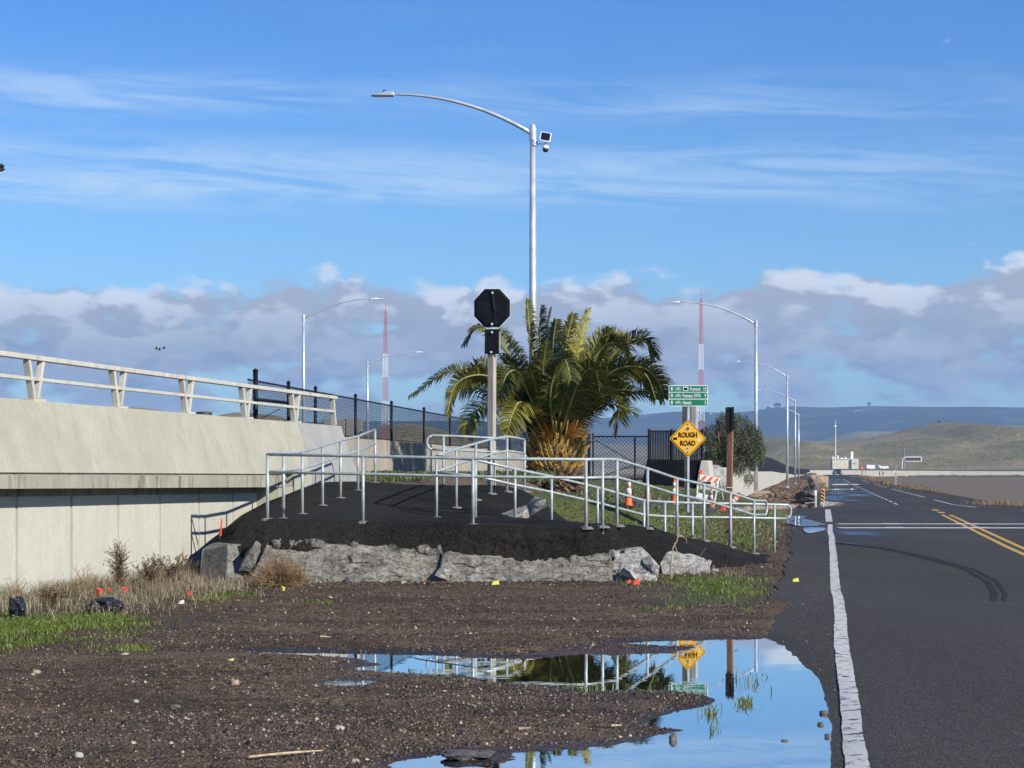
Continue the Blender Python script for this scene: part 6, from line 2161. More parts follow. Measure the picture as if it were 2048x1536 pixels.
B0 = lambda x=0, d=0: fp(1110 + x, 885, d)
hand = [
    ([B0(-18, 0.3), fp(1072, 760, 0.6), fp(1060, 670, 0.9), fp(1054, 600, 1.2)], 0.0, 0.30),
    ([B0(-10, 0.2), fp(1088, 760, 0.2), fp(1080, 680, 0.1), fp(1083, 612, 0.0)], 0.0, 0.34),
    ([B0(-8, 0.2), fp(1092, 760, 0.5), fp(1090, 690, 0.6), fp(1101, 618, 0.7)], 0.0, 0.34),
    ([B0(-4, 0), fp(1108, 760, -0.3), fp(1106, 690, -0.5), fp(1112, 640, -0.7)], 0.05, 0.34),
    ([B0(4, 0), fp(1126, 760, 0.5), fp(1132, 690, 0.8), fp(1146, 628, 1.0)], 0.0, 0.34),
    ([B0(8, 0), fp(1142, 760, 0.2), fp(1160, 680, 0.2), fp(1176, 618, 0.2)], 0.45, 0.42),
    ([B0(8, 0), fp(1150, 770, -0.2), fp(1185, 700, -0.4), fp(1215, 668, -0.5), fp(1232, 690, -0.6)], 0.4, 0.42),
    ([B0(10, 0), fp(1160, 780, 0.4), fp(1200, 715, 0.5), fp(1228, 672, 0.6), fp(1250, 678, 0.6)], 0.3, 0.42),
    ([B0(14, 0), fp(1180, 770, 0.2), fp(1236, 700, 0.1), fp(1285, 676, 0), fp(1308, 716, 0)], 0.05, 0.46),
    ([B0(14, 0), fp(1180, 790, -0.6), fp(1230, 740, -1.0), fp(1284, 735, -1.2), fp(1316, 762, -1.3), fp(1328, 797, -1.3)], 0.05, 0.46),
    ([B0(14, 0), fp(1190, 790, 0.8), fp(1245, 745, 1.2), fp(1290, 748, 1.5), fp(1312, 800, 1.6)], -0.05, 0.42),
    ([B0(16, 0), fp(1180, 810, -0.8), fp(1220, 790, -1.1), fp(1236, 822, -1.2), fp(1230, 868, -1.2)], 0.05, 0.34),
    ([B0(16, 0), fp(1190, 800, 0.3), fp(1230, 760, 0.4), fp(1245, 790, 0.4), fp(1246, 830, 0.4)], 0.0, 0.32),
    ([B0(-12, 0), fp(1062, 770, -0.5), fp(1030, 700, -0.8), fp(1000, 668, -1.0), fp(978, 690, -1.0)], 0.05, 0.44),
    ([B0(-14, 0), fp(1050, 770, 0.8), fp(1005, 690, 1.1), fp(960, 655, 1.4), fp(926, 690, 1.5)], 0.0, 0.42),
    ([B0(-14, 0), fp(1040, 790, 0.6), fp(975, 755, 1.0), fp(900, 742, 1.2), fp(818, 795, 1.4)], 0.10, 0.42),
    ([B0(-14, 0), fp(1030, 800, -0.7), fp(975, 752, -1.1), fp(915, 765, -1.4), fp(893, 830, -1.5)], 0.15, 0.44),
    ([B0(-16, 0), fp(1040, 815, -0.9), fp(985, 800, -1.3), fp(945, 830, -1.6), fp(932, 872, -1.7)], 0.2, 0.42),
    ([B0(-14, -0.2), fp(1062, 820, -1.2), fp(1038, 805, -1.7), fp(1022, 835, -2.0), fp(1014, 872, -2.1)], 0.25, 0.40),
    ([B0(-14, 0.4), fp(1030, 800, 1.4), fp(985, 745, 2.0), fp(950, 735, 2.3), fp(938, 770, 2.4)], -0.1, 0.40),
    ([B0(-10, 0.2), fp(1062, 800, -1.2), fp(1035, 745, -1.8), fp(1012, 752, -2.1), fp(1000, 800, -2.2)], -0.05, 0.42),
    ([B0(0, -0.3), fp(1100, 800, -1.2), fp(1110, 740, -1.8), fp(1130, 720, -2.1), fp(1142, 760, -2.3)], -0.05, 0.42),
    ([B0(6, -0.3), fp(1140, 810, -1.3), fp(1165, 750, -1.8), fp(1190, 740, -2.0), fp(1200, 790, -2.1)], -0.05, 0.42),
    ([B0(10, 0), fp(1150, 800, -0.5), fp(1200, 700, -0.8), fp(1240, 690, -0.9), fp(1262, 740, -1.0)], 0.1, 0.44),
]
for path, br, lf in hand:
    frond(path, br, lf)
for k in range(26):
    phi = rp.uniform(0, 2 * math.pi)
    th = math.radians(rp.uniform(40, 82))
    L = rp.uniform(2.1, 3.0) * (0.8 + 0.2 * math.sin(th))
    d = Vector((math.cos(phi) * math.cos(th), math.sin(phi) * math.cos(th), math.sin(th)))
    p = crown_c + Vector((math.cos(phi) * 0.22, math.sin(phi) * 0.22, -0.12))
    path = [p.copy()]
    for q in range(4):
        p = p + d * (L / 4)
        d = (d + Vector((0.07, 0, -0.24 * (q + 1) * (0.5 + 0.5 * math.cos(th))))).normalized()
        path.append(p.copy())
    frond(path, rp.uniform(-0.38, -0.05), 0.40, dens=0.85)
# trunk with boots
m_ = MB(); prof = [(0.52, -0.05), (0.58, 0.25), (0.62, 0.6), (0.60, 0.95), (0.50, 1.2), (0.2, 1.4)]
m_.lathe(prof, PB, 22); tk = m_.build('trunk', M['bootdark'], palm, smooth=True)
m_ = MB(); md_ = MB()
gold = 2.399963
nb_ = 330
for k in range(nb_):
    h = k / nb_
    z = 0.05 + 1.30 * h
    a = k * gold
    r = np.interp(z, [p[1] for p in prof], [p[0] for p in prof]) * 0.97
    out = Vector((math.cos(a), math.sin(a), 0)); tan = Vector((-out.y, out.x, 0))
    c = PB + out * r + Vector((0, 0, z))
    ln = rp.uniform(0.12, 0.24) * (0.7 + 0.7 * h)
    upv = (out * (0.75 - 0.35 * h) + Vector((0, 0, 0.35 + 0.9 * h if h > 0.25 else rp.uniform(-0.7, 0.2)))).normalized()
    w = rp.uniform(0.05, 0.075)
    nrm = tan.cross(upv).normalized()
    tgt = m_ if (h > 0.36 and rp.random() < 0.86) else md_
    e = c + upv * ln
    vs = [c + tan * w + nrm * 0.02, c - tan * w + nrm * 0.02, c - tan * w - nrm * 0.03, c + tan * w - nrm * 0.03,
          e + tan * w * 0.4 + nrm * 0.012, e - tan * w * 0.4 + nrm * 0.012, e - tan * w * 0.4 - nrm * 0.012, e + tan * w * 0.4 - nrm * 0.012]
    tgt.add(vs, [(0, 1, 2, 3), (7, 6, 5, 4), (0, 4, 5, 1), (1, 5, 6, 2), (2, 6, 7, 3), (3, 7, 4, 0)])
o = m_.build('golden_boots', M['boot'], palm); o['kind'] = 'stuff'
for k in range(150):    # shaggy dead stubs at the foot
    a = rp.uniform(0, 2 * math.pi); z = rp.uniform(0.02, 0.5)
    out = Vector((math.cos(a), math.sin(a), 0))
    c = PB + out * 0.5 + Vector((0, 0, z))
    e = c + out * rp.uniform(0.15, 0.42) + Vector((rp.uniform(-.1, .1), 0, rp.uniform(-0.18, 0.15)))
    md_.tube([c, (c + e) / 2 + Vector((0, 0, 0.03)), e], [0.03, 0.02, 0.004], 4)
o = md_.build('dead_stubs', M['bootdark'], palm); o['kind'] = 'stuff'
# yellow leaf bases rising into the crown + fruit stalks
m_ = MB()
for k in range(60):
    a = rp.uniform(0, 2 * math.pi)
    out = Vector((math.cos(a), math.sin(a), 0))
    c = PB + out * 0.42 + Vector((0, 0, rp.uniform(0.55, 1.15)))
    e = c + out * rp.uniform(0.1, 0.55) + Vector((0, 0, rp.uniform(0.4, 0.8)))
    m_.tube([c, (c + e) / 2 + out * 0.04, e], [0.036, 0.026, 0.012], 6)
o = m_.build('leaf_bases', M['boot'], palm, smooth=True); o['kind'] = 'stuff'
for cxp, sx in ((1092, -1), (1168, 1)):
    m_ = MB()
    for k in range(60):
        c = fp(1110 + sx * 12, 890, -0.35)
        e = fp(cxp + rp.uniform(-22, 22), 850 + rp.uniform(-18, 26), -0.8 + rp.uniform(-0.3, 0.3))
        mid = (c + e) / 2 + Vector((0, -0.1, 0.12))
        m_.tube([c, mid, e], [0.008, 0.006, 0.004], 3, caps=False)
    o = m_.build('fruit_stalks', M['fruit'], palm); o['kind'] = 'stuff'

# ================================================================== WILLOW-LIKE TREE BY THE WALL
YT = 92.0
TB = P(1446, 998, YT)
tree = thing('bushy_tree', 'small willow-like evergreen tree with a rounded drooping crown over the wall', 'tree', TB)
rt = random.Random(8)
m_ = MB()
tops = []
m_.tube([TB, P(1447, 965, YT), P(1450, 940, YT)], [0.22, 0.16, 0.14], 10)
for (px, py, dy) in ((1420, 880, 0.3), (1437, 862, -0.4), (1462, 852, 0.2), (1485, 868, 0.5), (1503, 890, -0.3), (1470, 900, -0.8), (1430, 905, 0.6), (1492, 915, 0.3)):
    a = P(1449 + rt.uniform(-2, 2), 942, YT); e = P(px, py, YT + dy)
    mid = (a + e) / 2 + Vector((rt.uniform(-0.15, 0.15), 0, 0.1))
    m_.tube([a, mid, e], [0.09, 0.05, 0.02], 7)
    for q in range(4):
        f_ = e + Vector((rt.uniform(-0.5, 0.5), rt.uniform(-0.5, 0.5), rt.uniform(-0.1, 0.4)))
        m_.tube([mid.lerp(e, 0.6), (mid + f_) / 2 + Vector((0, 0, 0.15)), f_], [0.03, 0.02, 0.008], 5)
m_.build('trunk', M['bark'], tree, smooth=True)
V = []; Fq_ = []; S = []
cc = P(1466, 888, YT)
blobs = []
for (px, py, r) in ((1432, 868, 0.62), (1455, 850, 0.62), (1482, 852, 0.60), (1505, 870, 0.50), (1418, 895, 0.50), (1440, 895, 0.70), (1470, 885, 0.80), (1500, 900, 0.62), (1515, 912, 0.35), (1422, 918, 0.42), (1450, 922, 0.5),
                    (1482, 922, 0.55), (1512, 896, 0.42), (1440, 950, 0.33), (1498, 955, 0.22), (1432, 938, 0.35), (1512, 880, 0.35)):
    blobs.append((P(px, py, YT + rt.uniform(-0.5, 0.5)), r))
for c, r in blobs:
    for k in range(int(300 * (r / 0.6) ** 2)):
        d = Vector((rt.gauss(0, 1), rt.gauss(0, 1), rt.gauss(0, 1))).normalized() * r * rt.uniform(0.35, 1.05) ** 0.6
        p = c + d + Vector((0, 0, 0.1))
        clump = 0.5 + 0.5 * mnoise.noise(p * 2.2)
        if clump < 0.30: continue
        ln = rt.uniform(0.15, 0.5)
        sw = Vector((rt.uniform(-0.25, 0.25), rt.uniform(-0.2, 0.2), -1)).normalized()
        nlf = int(ln / 0.028)
        base_s = min(1, max(0, 0.45 + 0.9 * (clump - 0.5) + rt.uniform(-0.2, 0.2)))
        for j in range(nlf):
            q = p + sw * (ln * j / nlf)
            dd = (sw * rt.uniform(0.3, 1) + Vector((rt.uniform(-1, 1), rt.uniform(-1, 1), rt.uniform(-0.6, 0.5)))).normalized()
            wd = dd.cross(Vector((rt.uniform(-1, 1), rt.uniform(-1, 1), 0.2))).normalized() * rt.uniform(0.010, 0.017)
            l2 = rt.uniform(0.06, 0.11)
            b = len(V)
            V += [q, q + dd * l2 * 0.5 + wd, q + dd * l2, q + dd * l2 * 0.5 - wd]
            Fq_.append((b, b + 1, b + 2, b + 3))
            S += [min(1, max(0, base_s + rt.uniform(-0.15, 0.15)))] * 4
np_mesh('crown', np.array([tuple(v) for v in V]), np.array(Fq_), M['leaf'], tree, attrs={'shade': S})

# dark bushes and trees on the ridge tops
def far_tree(px, py, Y, w, h, label):
    q = P(px, py, Y)
    t_ = thing('far_tree', label, 'tree', q, 'tiny trees on the far ridge')
    V = []; Fq_ = []; S = []
    for k in range(260):
        d = Vector((rt.gauss(0, 1), rt.gauss(0, 1), rt.gauss(0, 1))).normalized() * rt.uniform(0.4, 1) ** 0.5
        p = q + Vector((d.x * w, d.y * w, h * 0.6 + d.z * h * 0.55))
        s2 = w * 0.22
        b = len(V)
        a = Vector((rt.uniform(-1, 1), rt.uniform(-1, 1), rt.uniform(-1, 1))).normalized() * s2
        c = a.cross(Vector((rt.uniform(-1, 1), 1, rt.uniform(-1, 1)))).normalized() * s2
        V += [p - a, p + c, p + a, p - c]; Fq_.append((b, b + 1, b + 2, b + 3)); S += [rt.uniform(0, 0.3)] * 4
    np_mesh('crown', np.array([tuple(v) for v in V]), np.array(Fq_), M['leaf'], t_, attrs={'shade': S})
    m_ = MB(); m_.tube([q - Vector((0, 0, h * 0.3)), q + Vector((0, 0, h * 0.5))], w * 0.1, 6); m_.build('trunk', M['bark'], t_)


far_tree(1555, 815, 7900, 14, 16, 'bigger tiny tree clump on the far ridge just right of the nearest right-hand lamp')
far_tree(1537, 819, 7900, 8, 10, 'smaller dark tree on the far ridge beside the bigger clump')
far_tree(1738, 811, 8100, 7, 11, 'lone tiny dark tree on the far ridge above the cream building')
far_tree(1878, 845, 2650, 2.2, 2.4, 'tiny dark bush on the top of the green hill')
far_tree(1900, 846, 2650, 2.6, 1.6, 'low dark bush on the green hilltop, right of another')

# ================================================================== GRASS AND WEEDS
def blades(name, label, xy, hmin, hmax, wid, mat, lean=0.35, seed=0, kind='stuff', base_z=None, cat='grass'):
    r = np.random.RandomState(seed)
    n = len(xy)
    x, y = xy[:, 0], xy[:, 1]
    z = base_z if base_z is not None else ground_z(x, y)
    h = r.uniform(hmin, hmax, n)
    a = r.uniform(0, 2 * np.pi, n)
    b = r.uniform(0, 2 * np.pi, n)
    l = r.uniform(0, lean, n) * h
    w = wid * r.uniform(0.6, 1.3, n)
    ca, sa = np.cos(a) * w, np.sin(a) * w
    lx_, ly_ = np.cos(b) * l, np.sin(b) * l
    p0 = np.stack([x - ca, y - sa, z - 0.01], -1); p1 = np.stack([x + ca, y + sa, z - 0.01], -1)
    p2 = np.stack([x + ca * .7 + lx_ * .4, y + sa * .7 + ly_ * .4, z + h * .55], -1); p3 = np.stack([x - ca * .7 + lx_ * .4, y - sa * .7 + ly_ * .4, z + h * .55], -1)
    p4 = np.stack([x + lx_ + ca * .1, y + ly_ + sa * .1, z + h * (1 - 0.3 * lean)], -1); p5 = np.stack([x + lx_ - ca * .1, y + ly_ - sa * .1, z + h * (1 - 0.3 * lean)], -1)
    V = np.stack([p0, p1, p2, p3, p4, p5], 1).reshape(-1, 3)
    i = np.arange(n) * 6
    Fq_ = np.concatenate([np.stack([i, i + 1, i + 2, i + 3], -1), np.stack([i + 3, i + 2, i + 4, i + 5], -1)])
    sh = np.repeat(np.clip(r.beta(2.0, 2.6, n) + 0.35 * fbm(x * 1.5, y * 1.5, 3, seed + 500), 0, 1), 6)
    o_ = np_mesh(name, V, Fq_, mat, attrs={'shade': sh})
    return tag(o_, label, cat, None, kind)


R = np.random.RandomState(7)
# lawn
N = 120000
Y_ = R.uniform(37.5, 66, N); lxx = R.uniform(0.15, 9.5, N) ** 1.0
X_ = Lx(Y_) - 1.0 - lxx
dn = 0.5 + fbm(X_ * 0.9, Y_ * 0.5, 4, 201)
keep = (R.rand(N) < np.clip(dn * 1.3, 0.03, 1) * sstep(0.0, 1.2, lxx) * (1 - 0.6 * sstep(58, 66, Y_))) & (X_ > 0.09 * (Y_ - 37) + 0.8 + 0 * Y_) & ((X_ - 1.6) > (37.8 - Y_) * 1.2)
xy = np.stack([X_, Y_], -1)[keep]
sel = R.rand(len(xy)) < 0.80
blades('lawn_grass', 'short green grass on the slope behind the handrails', xy[sel], 0.035, 0.085, 0.010, M['lawn'], 0.9, 1)
blades('dry_lawn_grass', 'dry tan blades among the green grass of the slope', xy[~sel], 0.03, 0.09, 0.010, M['straw'], 1.2, 2)
# weeds on the soil bank
n = 5000
Y_ = R.uniform(38.3, 45, n); X_ = R.uniform(-3.4, 0.9, n)
k_ = fbm(X_ * 0.9, Y_ * 0.9, 3, 211) > 0.0
X_, Y_ = X_[k_], Y_[k_]
zb_ = np.interp(Y_, [36.6, 38, 42, 46, 60], [1.20, 1.30, 1.42, 1.50, 1.45]) + 0.02
blades('bank_weeds', 'green weeds on the soil behind the landing', np.stack([X_, Y_], -1), 0.03, 0.10, 0.014, M['lawn'], 1.0, 3, base_z=zb_)
# green grass at lower left and along the wall
def wallx(Y): return -10.56 - 0.35 + 0.198 * Y
n = 42000
Y_ = R.uniform(17.0, 32, n)
d_ = R.gamma(1.6, 0.38, n)
width = np.interp(Y_, [17, 20, 22, 25, 28, 32], [1.0, 1.25, 1.1, 1.0, 0.7, 0.4])
X_ = wallx(Y_) + d_ * width
kk = (X_ > wallx(Y_) + 0.05) & (fbm(X_ * 1.3, Y_ * 1.0, 3, 221) + 0.25 > 0.0 + 0.25 * d_)
xy = np.stack([X_, Y_], -1)[kk]
gfrac = sstep(23.5, 20.5, xy[:, 1]) * 0.0 + np.clip((23.8 - xy[:, 1]) / 3.0, 0.08, 1.0)
g_ = R.rand(len(xy)) < gfrac * 0.85
blades('green_grass', 'bright green grass along the foot of the wall at the left', xy[g_], 0.02, 0.09, 0.004, M['grass'], 1.0, 4)
blades('dry_grass', 'long dry straw-coloured grass along the foot of the wall', xy[~g_][::2], 0.08, 0.30, 0.0035, M['straw'], 0.9, 5)
# patches: px centre, spread, count
def patch(px, py, sx, sy, n, seed):
    r = np.random.RandomState(seed)
    a = r.normal(px, sx, n); b = np.clip(r.normal(py, sy, n), 1120, 1600)
    Y = EYE * F / (b - HZ)
    return np.stack([(a - 1024) * Y / F, Y], -1)
gp_ = np.concatenate([patch(40, 1270, 85, 15, 15000, 1), patch(200, 1250, 50, 12, 4600, 2), patch(330, 1200, 70, 7, 2500, 3), patch(430, 1190, 40, 3, 1400, 4), patch(1460, 1178, 60, 12, 5200, 6), patch(1400, 1160, 60, 6, 1600, 9),
                      patch(1310, 1222, 30, 3, 600, 7), patch(620, 1212, 26, 3, 500, 8), patch(265, 1306, 30, 3, 300, 10), patch(1520, 1240, 20, 8, 600, 12), patch(1290, 1168, 25, 5, 500, 13)])
gp_ = gp_[gp_[:, 0] < Lx(gp_[:, 1]) - shoulder(gp_[:, 1]) - 0.05]
kk = 0.45 + fbm(gp_[:, 0] * 2.5, gp_[:, 1] * 2.0, 4, 601) * 1.6 > R.rand(len(gp_))
gp_ = gp_[kk]
blades('grass_tufts', 'scattered green grass tufts on the gravel', gp_, 0.015, 0.075, 0.0045, M['grass'], 1.0, 6)
pd_ = np.concatenate([patch(1490, 1404, 8, 4, 60, 21), patch(1420, 1425, 10, 5, 34, 22), patch(1500, 1360, 22, 14, 40, 23), patch(1428, 1455, 6, 5, 18, 24), patch(1160, 1380, 45, 4, 120, 25), patch(1300, 1390, 20, 3, 90, 26), patch(870, 1362, 20, 4, 90, 27)])
blades('puddle_grass', 'thin grass blades standing in the puddle', pd_, 0.03, 0.11, 0.004, M['lawn'], 1.2, 7, base_z=np.full(len(pd_), -0.02))
dg = np.concatenate([patch(430, 1172, 60, 9, 2600, 31), patch(320, 1190, 60, 10, 3000, 32), patch(120, 1222, 80, 12, 3500, 33), patch(1380, 1150, 70, 5, 700, 34), patch(250, 1215, 50, 10, 1500, 35)])
dg = dg[dg[:, 0] > wallx(dg[:, 1]) + 0.05]
kk = 0.40 + fbm(dg[:, 0] * 3.0, dg[:, 1] * 2.0, 4, 602) * 1.6 > R.rand(len(dg))
dg = dg[kk]
blades('straw_clumps', 'pale dry grass clumps before the leaning block and the wall', dg, 0.04, 0.22, 0.0035, M['straw'], 1.0, 8)
# reeds on the road bank
for i, (Y0, Y1, off, n, lab) in enumerate(((95, 190, 10.4, 9000, 'golden dry reeds on the near part of the bay bank'), (190, 520, 11.0, 9000, 'brown dry reeds on the far part of the bay bank'))):
    Y_ = R.uniform(Y0, Y1, n); X_ = Lx(Y_) + off + R.normal(0, 0.9 + 0.4 * i, n)
    kk = fbm(Y_ * 0.10, Y_ * 0 + 4 + i, 3, 231 + i) > 0.08 - 0.1 * i
    X_, Y_ = X_[kk], Y_[kk]
    blades('dry_reeds', lab, np.stack([X_, Y_], -1), 0.12, 0.38 + 0.25 * i, 0.012 + 0.018 * i, M['reed'], 0.6, 9 + i, base_z=Tbase(X_, Y_))


def twig_plant(name, label, base, stems, height, spread, mat, seed, leaves=0, cat='plant', branch=5, r0=0.006, leafmat=None, leafsize=0.03):
    rr_ = random.Random(seed)
    t_ = thing(name, label, cat, base)
    m_ = MB(); lf = MB()
    for s_ in range(stems):
        a = rr_.uniform(0, 2 * math.pi); sp_ = spread * rr_.uniform(0.2, 1)
        h = height * rr_.uniform(0.6, 1)
        e = base + Vector((math.cos(a) * sp_, math.sin(a) * sp_, h))
        mid = base + Vector((math.cos(a) * sp_ * 0.25, math.sin(a) * sp_ * 0.25, h * 0.5))
        m_.tube([base, mid, e], [r0, r0 * 0.7, r0 * 0.3], 4, caps=False)
        for b in range(branch):
            t = rr_.uniform(0.25, 0.95)
            p = (base.lerp(mid, t * 2) if t < 0.5 else mid.lerp(e, t * 2 - 1))
            d = Vector((rr_.uniform(-1, 1), rr_.uniform(-1, 1), rr_.uniform(0.2, 1.1))).normalized() * height * rr_.uniform(0.12, 0.35)
            q = p + d
            m_.tube([p, p + d * 0.5 + Vector((0, 0, 0.01)), q], [r0 * 0.5, r0 * 0.4, r0 * 0.2], 3, caps=False)
            for l in range(leaves):
                c = p.lerp(q, rr_.uniform(0.2, 1)) + Vector((rr_.uniform(-1, 1), rr_.uniform(-1, 1), rr_.uniform(-1, 1))) * leafsize * 0.6
                u = Vector((rr_.uniform(-1, 1), rr_.uniform(-1, 1), rr_.uniform(-1, 1))).normalized() * leafsize * rr_.uniform(0.5, 1)
                v = u.cross(Vector((rr_.uniform(-1, 1), rr_.uniform(-1, 1), 1))).normalized() * leafsize * 0.35
                lf.add([c - u, c + v, c + u, c - v], [(0, 1, 2, 3)])
    m_.build('stems', mat, t_)
    if leaves: lf.build('leaves', leafmat or mat, t_)
    return t_


def gpt(px, py):
    q = P(px, py, EYE * F / (py - HZ)); q.z = float(ground_z(q.x, q.y)[0]); return q


twig_plant('dry_plant', 'tall reddish-brown dead plant standing against the panelled wall', gpt(238, 1192), 12, 0.66, 0.06, M['drystem2'], 3, 5, 'dry plant', 16, 0.006, M['drystem2'], 0.018)
twig_plant('dry_plant', 'thin spreading bare weed against the wall above the plastic bag', gpt(172, 1200), 13, 0.42, 0.26, M['drystem'], 4, 0, 'dry plant', 8, 0.004)
twig_plant('dry_plant', 'small bare weed against the wall at the far left', gpt(30, 1215), 10, 0.34, 0.18, M['drystem'], 5, 0, 'dry plant', 6, 0.004)
for i, (px, py, h, lab) in enumerate(((300, 1178, 0.42, 'dark-leaved low bush by the wall, left part beside the tall dead plant'), (345, 1170, 0.42, 'dark-leaved arching bush by the wall, closest to the leaning block'))):
    twig_plant('leafy_bush', lab, gpt(px, py), 16, h, 0.42, M['drystem2'], 14 + i, 5, 'bush', 8, 0.004, M['bootdark'], 0.022)
twig_plant('dry_plant', 'low dark matted weeds beside the plastic bags', gpt(110, 1214), 20, 0.20, 0.4, M['drystem2'], 33, 4, 'dry plant', 7, 0.004, M['drystem2'], 0.02)

# tumbleweed
TBp = gpt(562, 1174)
tw = thing('tumbleweed', 'round brown dry bush in front of the ramp foot', 'dry bush', TBp)
rw = random.Random(77)
m1, m2 = MB(), MB()
for k in range(950):
    th = rw.uniform(0, 2 * math.pi); ph = math.acos(rw.uniform(-0.25, 1))
    d = Vector((math.sin(ph) * math.cos(th), math.sin(ph) * math.sin(th), math.cos(ph)))
    r = rw.uniform(0.55, 1.0)
    c = TBp + Vector((0, 0, 0.06))
    e = c + Vector((d.x * 0.46 * r, d.y * 0.40 * r, max(-0.05, d.z * 0.40 * r)))
    mid = c + Vector((d.x * 0.42 * r * 0.6, d.y * 0.4 * r * 0.6, abs(d.z) * 0.28 * r * 0.3)) + Vector((rw.uniform(-.03, .03), rw.uniform(-.03, .03), rw.uniform(-0.02, .05)))
    p0 = c if k % 3 == 0 else mid
    t2 = e + Vector((rw.uniform(-.05, .05), rw.uniform(-.05, .05), rw.uniform(0.0, .07)))
    (m1 if rw.random() < 0.6 else m2).tube([p0, mid.lerp(e, 0.5) if k % 3 else mid, e, t2], [0.0035, 0.003, 0.0022, 0.001], 3, caps=False)
m1.build('pale_twigs', M['drystem'], tw); m2.build('dark_twigs', M['drystem2'], tw)

# bare forked twig at the ramp corner and other sticks
sk = thing('forked_twig', 'pale forked bare twig standing in front of the pale slab', 'twig', gpt(1343, 1158))
Yk = gpt(1343, 1158).y
pp_ = [(1343, 1158), (1343, 1125), (1346, 1095), (1354, 1082), (1360, 1052)]
m_ = MB(); m_.tube([P(x, y, Yk) for x, y in pp_], [0.011, 0.012, 0.010, 0.008, 0.004], 6); m_.build('main_stem', M['stick'], sk)
m_ = MB(); m_.tube([P(x, y, Yk) for x, y in ((1358, 1070), (1366, 1073), (1373, 1078), (1373, 1087))], [0.006, 0.005, 0.004, 0.003], 5); m_.build('side_stem', M['stick'], sk)
m_ = MB(); m_.tube([P(x, y, Yk) for x, y in ((1348, 1086), (1353, 1100), (1362, 1118), (1372, 1126))], [0.004, 0.004, 0.003, 0.002], 4); m_.build('side_stem', M['stick'], sk)
def stick(label, pts, r, mat='stick', lift=0.02, fixedY=None):
    vs = []
    for x, y in pts:
        q = gpt(x, y) if fixedY is None else P(x, y, fixedY)
        q.z += lift if fixedY is None else 0
        vs.append(q)
    m_ = MB(); m_.tube(vs, [r] * (len(vs) - 1) + [r * 0.4], 6)
    o = m_.build('stick', M[mat], None, origin=tuple(vs[0])); tag(o, label, 'stick')
stick('long pale stick lying on the gravel at the bottom of the picture', [(497, 1533), (530, 1526), (590, 1521), (646, 1516)], 0.007)
stick('dark twig sticking up from the asphalt slope right of the forked twig', [(1400, 1112), (1405, 1105), (1413, 1094)], 0.010, 'drystem2', fixedY=31.0)
stick('short orange-brown wood chip near the bottom puddle shore', [(1037, 1475), (1062, 1474)], 0.012, 'rock')
stick('pale wood chip on the gravel right of the middle', [(1222, 1464), (1243, 1462)], 0.008)
stick('black stick lying across the puddle by the reflection of the brown post', [(1408, 1364), (1440, 1362), (1466, 1363)], 0.018, 'drystem2', 0.0)
stick('flat tan chip on the gravel above the thin puddle', [(641, 1281), (662, 1281)], 0.012, 'stick', 0.005)
stick('thin dark branch half floating in the puddle below the handrail reflections', [(830, 1314), (880, 1322), (940, 1330), (985, 1340)], 0.007, 'drystem2', 0.012)

# clumps of dark debris in the puddle
rock('mud_clump', 'dark mud clump rising from the puddle at the bottom edge', 'mud clump', P(935, 1512, EYE * F / (1512 - HZ)) + Vector((0, 0, 0.005)), (0.13, 0.14, 0.022), M['rockd'], 91, None, 4, 0.8)

# plastic bags
for i, (px, py, wx_, hx_, lab) in enumerate(((32, 1243, 0.125, 0.14, 'black plastic bag slumped in the grass at the far left edge'), (205, 1231, 0.20, 0.095, 'shiny black plastic bag with torn end lying in the dry grass'))):
    q = gpt(px, py) + Vector((0, 0, hx_ * 0.75))
    rock('plastic_bag', lab, 'plastic bag', q, (wx_ * (0.62 if i == 0 else 0.88), 0.13, hx_ * 0.85), M['bag'], 60 + i, 'black plastic bags by the wall', 5, 0.75)
# orange scraps and cups
def scrap(name, label, cat, px, py, wpx, hpx, mat, shape='cup', grp=None):
    q = gpt(px, py); s_ = q.y / F
    m_ = MB()
    if shape == 'cup':
        m_.lathe([(wpx * s_ * 0.34, 0), (wpx * s_ * 0.5, hpx * s_), (wpx * s_ * 0.46, hpx * s_), (wpx * s_ * 0.30, 0.01)], (0, 0, 0), 12)
    else:
        m_.prism([Vector((-wpx * s_ / 2, 0, 0)), Vector((wpx * s_ / 2, 0, 0.0)), Vector((wpx * s_ / 2 * 0.8, 0.02, hpx * s_)), Vector((-wpx * s_ / 2 * 0.6, 0.03, hpx * s_ * 0.8))], (0.01, 0.03, 0.0))
    o_ = m_.build(name, mat); o_.location = q + Vector((0, 0, 0.05 if shape == 'cup' and py < 1200 and px < 300 else 0.0))
    if shape == 'cup': o_.rotation_euler = (0.15, 0.12, 0)
    return tag(o_, label, cat, grp)
OG = 'orange scraps by the wall'
scrap('orange_cup', 'orange plastic cup in the dry grass, leftmost of three behind the shiny bag', 'cup', 199, 1199, 13, 11, M['redor'], 'cup', OG)
scrap('orange_cup', 'narrow orange cup in the dry grass, middle of three behind the shiny bag', 'cup', 218, 1196, 8, 11, M['redor'], 'cup', OG)
scrap('orange_cup', 'tipped orange cup in the dry grass, rightmost of three behind the shiny bag', 'cup', 249, 1194, 12, 10, M['redor'], 'cup', OG)
scrap('orange_scrap', 'faded orange scrap in the dry grass before the leaning block', 'litter', 377, 1192, 8, 9, M['redor'], 'flat')
scrap('white_scrap', 'crumpled white paper scrap at the edge of the dry grass', 'litter', 361, 1211, 10, 8, M['white'], 'flat')
scrap('orange_scrap', 'bright orange scrap at the foot of the white split chunk', 'litter', 1272, 1171, 13, 11, M['redor'], 'flat')
scrap('orange_scrap', 'small red scrap left of the bright orange one under the white split chunk', 'litter', 1257, 1166, 9, 8, M['redor'], 'flat')
